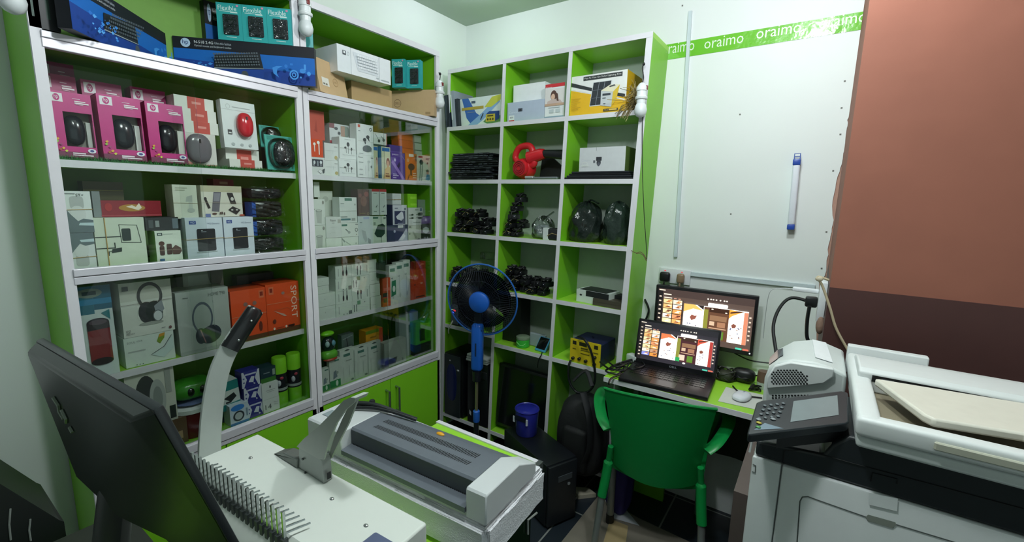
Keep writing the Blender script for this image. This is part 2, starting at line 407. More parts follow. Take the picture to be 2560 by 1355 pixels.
# magenta boxes: a card carton with a cut-out window and a dark mouse inside
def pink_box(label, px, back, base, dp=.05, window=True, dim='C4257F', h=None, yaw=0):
    bl, br, tl = face_rect('C', px, back); wd = abs(br.y-bl.y); hh = h or tl.z-base; c = (bl+br)/2
    t = thing('mouse_box', label, 'mouse box', (c.x, c.y, base), (R(-3), 0, PI/2+R(yaw)), 'magenta boxed mice on the grass shelf')
    m = M(dim, .35); b = MB()
    u0, u1, v0, v1 = -wd/2+.30*wd, wd/2-.03*wd, .17*hh, .70*hh
    if window:
        th = .0015
        b.box(-wd/2, u0, 0, th, 0, hh, m); b.box(u1, wd/2, 0, th, 0, hh, m); b.box(u0, u1, 0, th, 0, v0, m); b.box(u0, u1, 0, th, v1, hh, m)
        b.box(-wd/2, -wd/2+th, th, dp, 0, hh, m); b.box(wd/2-th, wd/2, th, dp, 0, hh, m); b.box(-wd/2, wd/2, th, dp, hh-th, hh, m); b.box(-wd/2, wd/2, th, dp, 0, th, m)
        b.box(-wd/2, wd/2, dp-th, dp, 0, hh, m); b.box(-wd/2+th, wd/2-th, .034, .035, th, hh-th, M('8E8B80', .5))
        b.box(u1-.12*wd, u1, .02, .0335, v0, v1-.02, M('D5D8D2', .5))
    else: b.box(-wd/2, wd/2, 0, dp, 0, hh, m)
    it = [('r', .06, .84, .34, .97, 'E9E4EA'), ('e', .20, .905, .075, .052, dim), ('t', 'hp', .155, .868, .245, .945, 'E9E4EA'),
          ('r', .56, .905, .74, .915, 'E9C4DA'), ('r', .60, .865, .86, .88, 'F4E6EE'), ('r', .60, .835, .93, .855, 'F4E6EE'), ('r', .62, .82, .80, .826, 'E9C4DA')]
    if window:
        it += [('r', 0, 0, 1, .085, '7A2A50'), ('e', .86, .115, .10, .035, 'E8E8F4'), ('e', .86, .115, .05, .018, '3C4A90'),
               ('r', .40, .055, .70, .075, 'F0E0EA'), ('r', .40, .028, .88, .045, 'F0E0EA')]
        for u, v, q in ((.10, .27, 'E8B53A'), (.16, .19, 'B0407A'), (.20, .13, 'E9C03C'), (.26, .09, 'D9DC50'), (.13, .11, 'B86030'), (.08, .23, '9ACB40')):
            it.append(('p', [(u-.04, v), (u, v-.018), (u+.04, v+.004), (u+.008, v+.024)], q))
    art(b, wd, hh, it); b.build('carton', t, smooth=0)
    if window: mouse_part(t, (u0*.55+u1*.45-.004, .018, (v0+v1)/2), ((u1-u0)*.40, .016, (v1-v0)*.44), '1E2128')
    return t
pink_box('magenta boxed dark mouse at the left end of the front row on the grass shelf', (137,376,246,391,117,221), .065, LB+.008, .055)
pink_box('magenta boxed dark mouse in the middle of the front row on the grass shelf', (260,387,368,404,249,232), .05, LB+.008, .055)
pink_box('magenta boxed dark mouse at the right of the front row, thread across its window', (379,404,471,411,364,251), .05, LB+.008, .055)
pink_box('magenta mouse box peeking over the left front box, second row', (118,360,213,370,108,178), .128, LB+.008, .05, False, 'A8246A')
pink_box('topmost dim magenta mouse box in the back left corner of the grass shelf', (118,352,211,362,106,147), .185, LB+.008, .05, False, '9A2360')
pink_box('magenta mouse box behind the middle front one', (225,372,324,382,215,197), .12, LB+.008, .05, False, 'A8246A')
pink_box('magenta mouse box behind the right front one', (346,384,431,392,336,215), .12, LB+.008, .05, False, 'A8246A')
# red and white striped boxes seen from their ends
def striped(px, back, base, label, h=None, roll=0, depth=.08):
    return carton('striped_mouse_box', label, 'mouse box', C, px, back, base, depth, 'DEDFD8', [('r', .32, 0, .76, 1, 'C24A40'), ('r', .43, .42, .66, .62, 'DE9088')], 'white boxes with a red centre stripe', h=h, roll=roll, rough=.4)
z1 = LB+.008
striped((575,419,656,421,575,399), .05, z1, 'striped red and white box lying below the red mouse card, front one', h=.028)
striped((565,396,648,398,563,366), .075, z1+.001, 'striped red and white box directly under the red mouse card', h=.062)
gx = carton('mouse_box', 'clear fronted pale box showing a big grey mouse, under the striped stack', 'mouse box', C, (450,405,543,409,448,328), .06, z1, .07, 'D5D2CC', [('p', [(0,0),(.5,0),(0,.2)], 'D88A84'), ('r', 0, 0, 1, .03, 'C08078')], None)
mouse_part(gx[0], (.0, -.008, gx[2]*.52), (.036, .014, gx[2]*.46), '6D6A70')
for i, (px, b) in enumerate(((  (455,324,546,328,455,291), .065), ((446,287,540,291,445,256), .07), ((435,253,533,257,434,224), .075))):
    bl, br_, tl = face_rect('C', px, b)
    striped(px, b, z1+gx[2]+.001+i*.0372, ['lowest', 'middle', 'topmost'][i]+' striped red and white box of the stack on the grey mouse box', h=.0365)
o, wd, hh = carton('mouse_card', 'white card pack with a glossy red mouse on the front', 'mouse box', C, (562,362,646,368,548,244), .045, z1+.064, .03, 'D8DEDF',
    [('r', 0, .80, 1, .805, '9AA2A4'), ('o', .2, .87, .06, .05, .15, 'A8B0B0'), ('r', .32, .86, .85, .875, 'AAB2B4'), ('r', .13, .28, .25, .38, '3A3E42'), ('r', .15, .30, .23, .33, 'C8D0D0'), ('e', .25, .08, .05, .03, 'AAB2B4'), ('e', .5, .08, .05, .03, 'AAB2B4'), ('e', .75, .08, .05, .03, 'AAB2B4')], None, lean=-4)
mouse_part(o, (wd*.10, -.013, hh*.50), (wd*.235, .018, hh*.26), 'C22A36')
def blister(label, px, back, base, h=None, z_add=0, lean=-6):
    o, wd, hh = carton('mouse_blister_pack', label, 'mouse pack', C, px, back, base, .006, '3FA79B', [('r', .08, .86, .92, .97, '2F8D84')], None, h=h, lean=lean)
    mouse_part(o, (0, -.014, hh*.47), (wd*.30, .018, hh*.36), '2A2D30')
    s = MB(); s.ell((0, -.004, hh*.48), (wd*.44, .036, hh*.44), CLEAR, 18, 10, .7); s.build('clear_blister', o); return o
blister('teal card blister pack with a dark mouse at the right end of the grass shelf', (670,421,739,419,649,332), .04, z1)
blister('dim teal blister pack behind, higher against the cabinet side', (651,330,700,332,648,270), .13, z1+.085, h=.08)
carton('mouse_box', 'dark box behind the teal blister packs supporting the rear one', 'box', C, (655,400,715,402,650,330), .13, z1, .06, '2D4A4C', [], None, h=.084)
# grass mat on the shelf
tm = MB(); gm = [M('2F7A3A', .7), M('3B8A44', .7), M('25672F', .7)]
for i in range(2600):
    yy = random.uniform(.307, .952); xx = -1.65-abs(random.gauss(0, .012)) if i < 2000 else random.uniform(-1.86, -1.65)
    hgt = random.uniform(.006, .016); a = random.uniform(0, PI); dx, dy = .0012*math.cos(a), .0012*math.sin(a); lx, ly = random.uniform(-.005, .005), random.uniform(-.005, .005)
    tm.add([(xx-dx, yy-dy, 1.5425), (xx+dx, yy+dy, 1.5425), (xx+lx, yy+ly, 1.5425+hgt)], [(0, 1, 2)], gm[i % 3])
tm.box(-1.866, -1.649, .307, .952, 1.5422, 1.545, gm[2])
tag(tm.build('artificial_grass_mat', smooth=0), 'green artificial grass mat lining the pink mouse box shelf', 'grass mat', kind='stuff')
# --- top of the left cabinet
def kb_items(full=True):
    it = [('r', .0, .0, 1, .72, '1668C0'), ('p', [(0, 0), (1, 0), (1, .30), (0, .48)], '173F94'), ('r', 0, .72, 1, 1, '171A24')]
    it += [('e', .085, .86, .033, .11, 'BCD4F0'), ('t', 'hp', .065, .80, .105, .93, '1C3C80'),
           ('t', 'N-518 2.4G', .145, .865, .275, .935, 'E6EAF0'), ('t', 'Ultra-thin fashion', .285, .87, .40, .93, 'B8C0CC'), ('t', 'Optical mouse and keyboard combo', .145, .77, .40, .835, 'C4CCD6')]
    it += [('p', [(.27, .30), (.62, .36), (.60, .74), (.28, .62)], '23282E'), ('p', [(.27, .275), (.625, .345), (.62, .36), (.27, .30)], '9AA4AE')]
    for r in range(5):
        for c in range(18):
            u = .285+c*.0178; v = .335+r*.062+c*.0052
            it.append(('r', u, v, u+.012, v+.04, '59626A'))
    it += [('e', .5, .13, .025, .10, '444C56'), ('o', .855, .22, .034, .125, .3, '4A9BE8'), ('o', .855, .22, .016, .06, .45, '4A9BE8'),
           ('p', [(.70, .36), (.705, .22), (.745, .12), (.73, .22), (.735, .34), (.775, .42), (.73, .41)], '3F8FE0'), ('e', .92, .33, .022, .06, '3F8FE0'), ('r', .93, .36, .945, .50, '4A9BE8'), ('e', .965, .27, .014, .055, '4A9BE8'), ('e', .905, .16, .007, .025, '4A9BE8'), ('e', .80, .42, .012, .045, '2F7FD4'), ('r', .83, .45, .85, .50, '2F7FD4')]
    for k in range(26):
        u, v = random.uniform(.03, .27), random.uniform(.04, .45); q = random.uniform(.004, .016)
        it.append(('p', [(u-q, v), (u, v-q*2.2), (u+q*1.5, v+q), (u, v+q*3)], random.choice(['3C8CE0', '2A74D0', '5AA8EE', '1E5CB8'])))
    return it
kbart = kb_items()
def combo(label, A, B, dz, h, th=.03, items=kbart, lean=0):
    wd = math.hypot(B[0]-A[0], B[1]-A[1]); rz = math.atan2(B[1]-A[1], B[0]-A[0])
    m = MB(); m.box(-wd/2, wd/2, 0, th, 0, h, M('10131C', .35)); art(m, wd, h, items)
    return tag(m.build('keyboard_combo_box', None, ((A[0]+B[0])/2, (A[1]+B[1])/2, dz), (R(lean), 0, rz), smooth=0), label, 'keyboard box', 'blue keyboard set boxes')
NA, NB = Vector((-1.862, .672, 0)), Vector((-1.556, .994, 0))
combo('long black and blue keyboard set box jutting over the cabinet edge, under the teal boxes', NA, NB, LA+.003, .131)
combo('blue keyboard set box slanting into the left end of the top shelf', (-1.545, .350), (-1.858, .650), LA+.003, .131)
combo('dim dark keyboard set box standing at the back of the top shelf', (-1.838, .765), (-1.838, .945), LA+.003, .27)
for i, (xa, xb) in enumerate(((72, 104), (104, 150))):
    carton('dark_carton', ['black upright carton at the far left end of the top shelf', 'second black upright carton from the left end of the top shelf'][i], 'box', C, (xa+4,78+i*3,xb+4,82+i*5,xa,-60), .0, LA+.003, .15, '151B20', [('r', .30, .1, .5, .95, '1F4438')], 'black upright cartons', h=.24)
tealart = [('r', .0, .0, 1, 1, '2FA6A8'), ('t', 'Flexible', .07, .80, .80, .93, 'E4F4F2'), ('r', .12, .765, .82, .78, 'CDEBE8'), ('r', .55, .74, .84, .765, 'CDEBE8'), ('e', .84, .94, .05, .03, 'D890B0'),
           ('rr', .24, .14, .86, .70, .05, '20262E'), ('r', .35, .075, .75, .09, 'D0EEEA')]
tealart += [('e', .32+.2*i, .22+.12*j, .07, .035, '2C343C') for i in range(3) for j in range(4)]+[('e', .30+.21*i, .25+.13*j, .012, .007, '8A98A0') for i in range(3) for j in range(4)]
def teal(label, px, back, base, h, yaw=0, depth=.035):
    o, wd, hh = carton('flexible_keyboard_box', label, 'keyboard box', C, px, back, base, depth, '2A9EA2', tealart, 'teal flexible keyboard boxes', h=h, yaw=yaw)
    s = MB(); s.rbox(-wd*.24, wd*.34, -.002, -.0006, hh*.15, hh*.69, .0005, CLEAR, 1); s.build('window_film', o); return o
kz = LA+.003+.132; dN = (NB-NA).normalized()
for i, px in enumerate(((546,98,605,106), (605,106,664,112), (664,112,722,116))):
    p0, p1 = at_z(px[0], px[1], kz), at_z(px[2], px[3], kz); wd = .0775; o_ = at_z(546, 98, kz); c0 = o_+dN*(wd*(i+.5)+.0006*i)
    lb = ['leftmost of the three teal boxes standing on the blue keyboard box', 'middle one of the three teal boxes standing on the blue keyboard box', 'rightmost of the three teal boxes standing on the blue keyboard box'][i]
    m = MB(); m.box(-wd/2, wd/2, 0, .03, 0, .118, M('2A9EA2', .45)); art(m, wd, .118, tealart)
    o = tag(m.build('flexible_keyboard_box', None, tuple(c0), (0, 0, math.atan2(dN.y, dN.x)), smooth=0), lb, 'keyboard box', 'teal flexible keyboard boxes')
    s_m = MB(); s_m.rbox(-wd*.24, wd*.34, -.006, -.0045, .018, .081, .0005, CLEAR, 1); s_m.build('window_film', o)
# --- top of the right cabinet
CA, CB = Vector((-1.866, 1.498, 0)), Vector((-1.580, 1.620, 0)); dC = (CB-CA).normalized(); wC = (CB-CA).length
m = MB(); m.box(-wC/2, wC/2, 0, .034, 0, .118, M('C3A57E', .5)); art(m, wC, .118, [('o', .40, .50, .060, .158, .10, '6A5238'), ('t', 'DELL', .360, .46, .440, .55, '6A5238'), ('r', .86, .05, .94, .15, 'A0855F')])
tag(m.build('brown_carton', None, ((CA.x+CB.x)/2, (CA.y+CB.y)/2, LA+.002), (0, 0, math.atan2(dC.y, dC.x)), smooth=0), 'flat brown carton with a round printed logo under the two teal boxes', 'carton', 'brown shipping cartons')
o, wd, hh = carton('brown_carton', 'plain brown carton in the shade under the white keyboard box', 'carton', C, (880,262,980,275,880,190), .07, LA+.002, .16, 'B0936A', [], 'brown shipping cartons', h=.0895)
b1 = at_x(821, 245, XC+.03); b2 = at_x(896, 258, XC-.0)
m = MB(); m.box(0, .165, 0, .045, 0, .128, M('C8AA82', .5)); art(m, .165, .128, [('r', .12, .22, .36, .46, 'DEDCD4'), ('r', .15, .25, .21, .30, '7A7468'), ('r', .23, .25, .29, .30, '7A7468'), ('o', .60, .42, .09, .12, .10, 'A88A60'), ('t', 'DELL', .545, .40, .655, .44, 'A88A60')], x0=0)
tag(m.build('brown_carton', None, (XC+.004, 1.045, LA+.003), (R(-10), 0, PI/2+R(18)), smooth=0), 'brown carton with a small white label leaning at the left of the upper compartment', 'carton', 'brown shipping cartons')
kit = [('r', 0, 0, .235, 1, 'DCE2E6'), ('r', .232, 0, .24, 1, 'A8B0B6'), ('r', .76, 0, .768, 1, 'A8B0B6'), ('p', [(.36, .20), (.74, .20), (.74, .86), (.27, .88)], 'D2D8DE'), ('r', .09, .66, .15, .82, '4A5258'), ('r', .105, .72, .135, .80, 'DDE2E4'), ('o', .185, .74, .02, .07, .2, 'A0A8AE'), ('r', .80, .08, .96, .12, 'AEB6BA'), ('r', .70, .1, .75, .15, 'B8C0C4')]
kit += [('r', .37+c*.033-(r*.012), .30+r*.105, .37+c*.033-(r*.012)+.026, .30+r*.105+.08, 'E4E8EC') for r in range(5) for c in range(11)]
carton('keyboard_box', 'white box printed with a white keyboard resting on the brown carton', 'keyboard box', C, (844,176,977,214,842,108), -.008, LA+.0925, .20, 'E2E6EA', kit, None, h=.099)
for lb, px in (('left of the two teal boxes beside the white keyboard box', (979,218,1014,219)), ('right of the two teal boxes beside the white keyboard box', (1016,219,1053,222))):
    p0 = at_z(px[0], px[1], LA+.121); p1 = at_z(px[2], px[3], LA+.121); wd = (p1-p0).length*.985; c0 = (p0+p1)/2
    m = MB(); m.box(-wd/2, wd/2, 0, .03, 0, .125, M('2A9EA2', .45)); art(m, wd, .125, tealart)
    o = tag(m.build('flexible_keyboard_box', None, (c0.x, c0.y, LA+.121), (0, 0, math.atan2(dC.y, dC.x)), smooth=0), lb, 'keyboard box', 'teal flexible keyboard boxes')
    s_m = MB(); s_m.rbox(-wd*.24, wd*.34, -.006, -.0045, .019, .086, .0005, CLEAR, 1); s_m.build('window_film', o)
p = at_x(800, 140, XC-.05)
o = MB(); o.box(-.036, .036, 0, .03, 0, .120, M('2A9EA2', .45)); art(o, .072, .120, tealart)
tag(o.build('flexible_keyboard_box', None, (XC-.058, 1.060, LA+.122), (0, 0, PI/2+R(62)), smooth=0), 'teal box turned sideways beside the hanging bulb on the brown carton', 'keyboard box', 'teal flexible keyboard boxes')
# --- left cabinet, second shelf
stv = [('rr', .30, .57, .75, .88, .12, 'B4B9B8'), ('e', .52, .45, .27, .20, 'D3D7D6'), ('p', [(0, .0), (1, .0), (1, .30), (.68, .34), (.5, .28), (.28, .45), (0, .72)], '66757A'), ('p', [(.5, .18), (1, .16), (1, .24), (.55, .24)], 'BFD4DA'), ('r', .08, .93, .5, .945, '777F80'), ('t', 'ST+', .52, .88, .78, .94, '3A4144')]
o, wd, hb = carton('appliance_box', 'lower white box of the rubber banded pair at the left end, second shelf', 'box', C, (171,675,244,671,160,584), .045, LC, .06, 'D8DEDE', [(k[0], k[1], 1-k[4], k[3], 1-k[2], *k[5:]) if k[0] in ('r', 'rr') else (('p', [(u, 1-v) for u, v in k[1]], k[2]) if k[0] == 'p' else (('e', k[1], 1-k[2], k[3], k[4], k[5]) if k[0] == 'e' else None)) for k in stv if k[0] != 't'], 'pair of white boxes with a blurred grey print', bands=(.35,))
carton('appliance_box', 'upper white box of the rubber banded pair at the left end, second shelf', 'box', C, (160,583,237,582,146,477), .045, LC+hb+.001, .06, 'DDE3E2', stv, 'pair of white boxes with a blurred grey print', bands=(.55,))
ph = [('l', [(.40, .46), (.80, .80), (.80, .80)], .001, 'CDD6CC'), ('l', [(0, .62), (.50, .62)], .022, '22302C'), ('l', [(.48, .86), (.50, .50), (.90, .48), (.84, .84), (.48, .86)], .012, '22302C'), ('rr', .52, .53, .70, .78, .03, '2C3A38'), ('l', [(0, .40), (.36, .40), (.36, .50)], .02, '22302C'), ('p', [(.28, .30), (.48, .32), (.49, .40), (.30, .38)], '2A3834'), ('l', [(.22, .33), (.30, .34)], .012, '22302C'), ('l', [(.22, .25), (.23, .33)], .02, '22302C')]
o, wd, hh_ = carton('holder_box', 'large pale box printed with a black tablet holder arm', 'box', C, (247,669,371,661,235,545), .05, LC, .08, 'CFDAC8', ph, None)
rb = MB(); rb.box(-wd*.30, -wd*.285, -.003, -.001, 0, hh_, M('B9944A', .6)); rb.build('rubber_band', o)
zt = LC+hh_+.001
carton('snack_pack', 'shiny red foil wrapped pack with a yellow emblem lying on the holder box', 'pack', C, (254,540,405,542,252,501), .075, zt, .05, '8E2A34', [('e', .5, .55, .22, .22, 'B08030'), ('r', 0, .05, 1, .12, 'A84048'), ('e', .12, .6, .06, .25, 'A82E30'), ('p', [(.40, .62), (.5, .72), (.56, .60), (.62, .85), (.66, .55), (.60, .40)], 'E8DCC8')], None, rough=.12)
carton('grey_box', 'narrow grey box between the left boxes and the red foil pack', 'box', C, (236,543,256,543,230,478), .075, zt, .06, '7E8788', [], None)
carton('olive_box', 'dim olive yellow box at the back of the second shelf', 'box', C, (216,540,316,545,214,459), .15, zt-.05, .05, '4A4A26', [('r', .0, .82, 1, .84, '8A8A50')], None, h=.15)
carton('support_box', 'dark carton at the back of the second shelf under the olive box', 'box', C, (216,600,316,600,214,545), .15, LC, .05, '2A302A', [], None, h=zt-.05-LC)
to = [('r', .08, .86, .28, .94, '4A5A58'), ('r', .12, .88, .24, .92, 'C8D4CC'), ('r', .30, .89, .68, .91, 'A8B4AC'), ('e', .22, .62, .11, .07, '5A4038'), ('rr', .13, .26, .31, .55, .06, '4E3A34'), ('rr', .40, .28, .60, .60, .04, '4E3A34'), ('p', [(.60, .46), (.75, .56), (.95, .46), (.98, .36), (.88, .27), (.62, .28)], '5A423A'), ('l', [(.02, .41), (.98, .42)], .008, 'BFB090'), ('r', .10, .02, .28, .16, '3C6890'), ('e', .5, .08, .03, .02, '9AA69E'), ('e', .68, .08, .03, .02, '9AA69E'), ('e', .85, .08, .03, .02, '9AA69E')]
o, wd, hq = carton('tool_box', 'small white box printed with brown clipper parts', 'box', C, (394,656,458,651,389,578), .04, LC, .06, 'DAE4D6', to, None, side='8FB870')
carton('dark_gadget', 'dark boxed gadget lying on top of the clipper box', 'box', C, (366,577,448,577,365,544), .06, LC+hq+.001, .06, '34393A', [('r', .08, .2, .22, .8, '50585A'), ('r', .28, .25, .40, .75, '8A9492'), ('r', .80, .1, .98, .9, '6A7880')], None)
wdart = [('r', .10, .85, .28, .93, '2A4A94'), ('t', 'WD', .13, .865, .25, .915, 'D8E0F0'), ('t', 'WD Elements', .58, .84, .92, .88, '8A96A8'), ('rr', .28, .22, .78, .74, .04, '24272C'), ('r', .40, .665, .54, .68, '8A9098'), ('e', .42, .70, .02, .012, 'C8CCD0'), ('r', .24, .19, .80, .21, 'A8B4B4')]
o, wd, hw = carton('hard_drive_box', 'left one of the two white boxes printed with a black portable drive', 'drive box', C, (471,650,562,641,461,545), .035, LC, .05, 'D3DCE6', wdart, 'white portable drive boxes', bands=(.5,))
carton('hard_drive_box', 'right one of the two white boxes printed with a black portable drive', 'drive box', C, (565,640,638,634,553,541), .035, LC, .05, 'D3DCE6', wdart, 'white portable drive boxes', bands=(.5,), h=hw)
zw = LC+hw+.001
lamp_ = [('p', [(.55, .65), (.80, .70), (.78, .50), (.50, .50)], 'AEB4AC'), ('r', .62, .30, .78, .50, 'BCC2B8'), ('e', .70, .24, .16, .07, 'AEB4AC'), ('l', [(0, .46), (1, .45)], .012, '8A7848'), ('r', .12, .9, .6, .915, 'A8AA98'), ('r', .12, .84, .5, .855, 'A8AA98')]
carton('lamp_box', 'pale banded box with a faint lamp print on the drive boxes', 'box', C, (437,542,497,542,431,461), .06, LC+hw*.98, .06, 'D0D4C4', lamp_, None)
ho = [('r', .0, .80, 1, 1, 'B8B498'), ('p', [(.30, .80), (.48, .80), (.40, .16), (.22, .18)], '6A6870'), ('p', [(.31, .76), (.46, .76), (.42, .50), (.28, .50)], '8A8A94'), ('p', [(.06, .58), (.12, .56), (.20, .28), (.14, .26)], '2E2C2C'), ('e', .09, .58, .035, .05, '2E2C2C'), ('p', [(.62, .78), (.76, .78), (.84, .42), (.70, .42)], '2A2A2C'), ('p', [(.62, .22), (.74, .34), (.94, .22), (.82, .06)], '2A2A2C'), ('e', .74, .58, .04, .06, 'C8C8C0'), ('e', .72, .22, .03, .025, 'C8C8C0'), ('e', .84, .22, .03, .025, 'C8C8C0'), ('e', .28, .10, .06, .03, '5A4038'), ('e', .96, .04, .07, .03, 'B05038'), ('r', .06, .0, .18, .10, '6A78A8'), ('l', [(0, .46), (1, .44)], .006, 'A8987A'), ('r', .44, .08, .48, .16, '5A4A44'), ('r', .50, .06, .53, .14, '5A4A44'), ('r', .40, .08, .43, .15, '5A4A44')]
carton('phone_stand_box', 'wide pale box printed with two black phone stands on the drive boxes', 'box', C, (507,542,608,541,502,463), .055, zw, .07, 'D6D4C6', ho, None)
carton('red_box', 'dim red box at the back above the phone stand box', 'box', C, (540,540,590,540,538,447), .14, zw, .05, '7A2026', [('r', .3, .86, .7, .93, 'B08070')], None)
wp = [M('262A28', .25), M('20242A', .25)]
for i in range(4):
    zz = LC+.0005+i*.066 if i < 3 else LC+.1985; t = thing('wrapped_parts_pack', ['lowest', 'second from bottom', 'third from bottom', 'topmost'][i]+' dark parts pack in crinkled clear wrap, right end of second shelf', 'wrapped pack', (XC-.05, .0, zz), (0, 0, 0), 'stack of plastic wrapped dark packs')
    m = MB(); ya = at_x(636, 600, XC-.05).y; yb = at_x(712, 600, XC-.05).y-.0
    m.rbox(-.10, 0, ya, yb, .003, .058 if i < 3 else .04, .012, wp[i % 2], 2); m.build('dark_part', t)
    if 0 < i < 3: MB().box(-.05, .001, ya-.001, ya+.012, .004, .056, M('2C5CB0', .3)).build('blue_end', t, smooth=0)
    s = MB()
    s.grid(lambda u, v: (.004+.006*math.sin(9*u+7*v+i)*math.sin(14*v+3*u), ya-.004+(yb-ya+.008)*u, .001+(.062 if i < 3 else .044)*v), 26, 12, CLEAR); s.build('clear_wrap', t)
# --- left cabinet, third shelf
sp = [('r', 0, .70, .58, 1, '1E6A80'), ('r', .58, .74, 1, 1, '1A5F78'), ('r', 0, .80, 1, .86, '2A7FA8'), ('e', .5, .925, .30, .05, '6E7F76'), ('r', .34, .905, .66, .945, '1E3A40'), ('p', [(.72, .70), (.92, .73), (.92, .62)], '2A7A84'), ('e', .62, .60, .26, .05, '2A2430'), ('r', .36, .17, .88, .60, '7E2328'), ('p', [(.36, .60), (.88, .60), (.88, .53), (.36, .52)], '2A2228'), ('e', .62, .605, .21, .028, '544650'), ('e', .62, .17, .26, .04, '2A2026'), ('r', .08, .44, .22, .49, '5A8AA0'), ('r', .08, .33, .22, .38, '5A8AA0'), ('e', .15, .465, .04, .014, 'D0DCE0')]
carton('speaker_box', 'white and blue box printed with a red cylinder speaker', 'speaker box', C, (192,942,300,925,176,721), .04, LDl, .10, 'CDDADA', sp, None)
lf = [('t', 'SOUL', .06, .80, .22, .87, '8A9490'), ('t', 'YOUR', .24, .81, .36, .87, '8A9490'), ('r', .06, .50, .40, .54, 'AAB4B0'), ('p', [(.64, .72), (.70, .95), (.82, .98), (.80, .80), (.70, .62)], '7A9A30'), ('p', [(.68, .84), (.71, .96), (.82, .98), (.80, .88)], 'C8902A'), ('l', [(.50, .30), (.78, .50), (.95, .85)], .012, '4A5A60'), ('p', [(.52, .28), (.80, .48), (.97, .84), (.99, .40), (.75, .12)], 'C4D8D4'), ('e', .20, .06, .012, .015, '50605A'), ('e', .26, .06, .012, .015, '50605A'), ('e', .32, .06, .012, .015, '50605A')]
o, wd, hl = carton('music_box', 'white box with a rainbow leaf print under the headphone box', 'box', C, (316,917,439,888,311,848), .055, LDl, .11, 'D0DCD4', lf, None)
hp_ = [('r', 0, .66, 1, 1, 'C4C8BC'), ('o', .56, .72, .25, .26, .24, '4A4C4C'), ('r', .30, .30, .84, .56, 'DCE0D8'), ('e', .47, .42, .16, .20, '34383A'), ('e', .62, .42, .17, .20, '26302E'), ('p', [(.62, .52), (.78, .62), (.82, .44), (.66, .28)], '8A9298'), ('e', .68, .33, .10, .11, 'C9D0D2'), ('o', .68, .33, .10, .11, .15, '5A6468'), ('e', .54, .21, .24, .03, '9AA098'), ('t', 'LIVE', .04, .115, .13, .14, '4A4A48'), ('t', 'THE', .04, .085, .12, .108, '4A4A48'), ('t', 'MELODY', .04, .05, .20, .078, '4A4A48'), ('e', .90, .07, .03, .028, '6A3A38'), ('r', .72, .08, .80, .09, '6A6A6A'), ('l', [(0, .60), (1, .62)], .008, '6A5A50'), ('r', .05, .86, .16, .94, '5A6060')]
carton('headphone_box', 'white box printed with black and silver headphones', 'headphone box', C, (311,848,438,824,300,710), .055, LDl+hl+.001, .11, 'D3D8CF', hp_, None)
gh = [('o', .46, .55, .20, .26, .16, '4E5A68'), ('e', .40, .26, .10, .13, '26303C'), ('e', .62, .27, .18, .14, '2E3844'), ('e', .56, .25, .20, .14, '2A343E'), ('l', [(.40, .36), (.48, .14)], .02, 'A87A78'), ('t', 'HOME T90', .60, .885, .93, .94, '68706C'), ('r', .12, .90, .22, .91, '5A625E'), ('r', 0, 0, 1, .06, '9AA49C')]
o, wd, hg = carton('headphone_box', 'grey box printed with dark blue over ear headphones', 'headphone box', C, (452,884,580,856,437,734), .05, LDl, .11, 'A9B2AC', gh, None)
carton('pale_box', 'dim pale box behind on the grey headphone box', 'box', C, (460,730,560,715,457,684), .14, LDl+.10, .06, '98A196', [('e', .8, .75, .2, .3, '5A645C')], None, h=.21)
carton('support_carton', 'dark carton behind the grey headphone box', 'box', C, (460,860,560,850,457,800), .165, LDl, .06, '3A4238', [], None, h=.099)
so = [('r', 0, 0, 1, .09, '5A3A1C'), ('r', .80, .80, .95, .95, 'D8704A'), ('r', .83, .84, .92, .92, '8A2A14'), ('e', .40, .72, .06, .04, '8A6A60'), ('e', .66, .72, .06, .04, '8A6A60'), ('l', [(.40, .68), (.30, .30)], .015, 'C05A30'), ('e', .80, .24, .05, .10, '6A2A1A'), ('l', [(0, .50), (1, .50)], .008, 'C8A080'), ('r', .50, .52, .58, .62, 'E8B8A0')]
so2 = [('r', 0, 0, 1, .09, '5A3A1C'), ('r', .08, .80, .22, .95, 'D8704A'), ('r', .11, .84, .19, .92, '8A2A14'), ('tv', 'SPORT', .74, .26, .92, .92, 'F0D0BC'), ('e', .50, .80, .05, .03, '9A7A70'), ('p', [(.18, .48), (.50, .38), (.58, .33), (.50, .33)], 'C8A090'), ('l', [(.22, .48), (.62, .50), (.72, .44)], .012, 'D06A40'), ('e', .20, .26, .05, .045, '6A3020'), ('e', .18, .12, .03, .025, 'F0E0D0'), ('t', 'waterproof', .24, .10, .46, .14, '3A1A10'), ('e', .54, .12, .03, .025, 'F0E0D0'), ('r', .60, .10, .80, .14, '3A1A10'), ('l', [(0, .62), (1, .62)], .008, 'C8A080')]
carton('earphone_box', 'left orange earphone box on the third shelf, partly behind the lever', 'earphone box', C, (583,840,669,820,575,730), .05, LDl, .10, 'E0501F', so, 'orange sport earphone boxes')
carton('earphone_box', 'right orange earphone box lettered down its right side', 'earphone box', C, (670,820,751,805,666,713), .05, LDl, .10, 'E0501F', so2, 'orange sport earphone boxes')
carton('black_box', 'dim black box behind the orange earphone boxes', 'box', C, (600,800,690,790,596,690), .17, LDl, .04, '23292A', [], None)
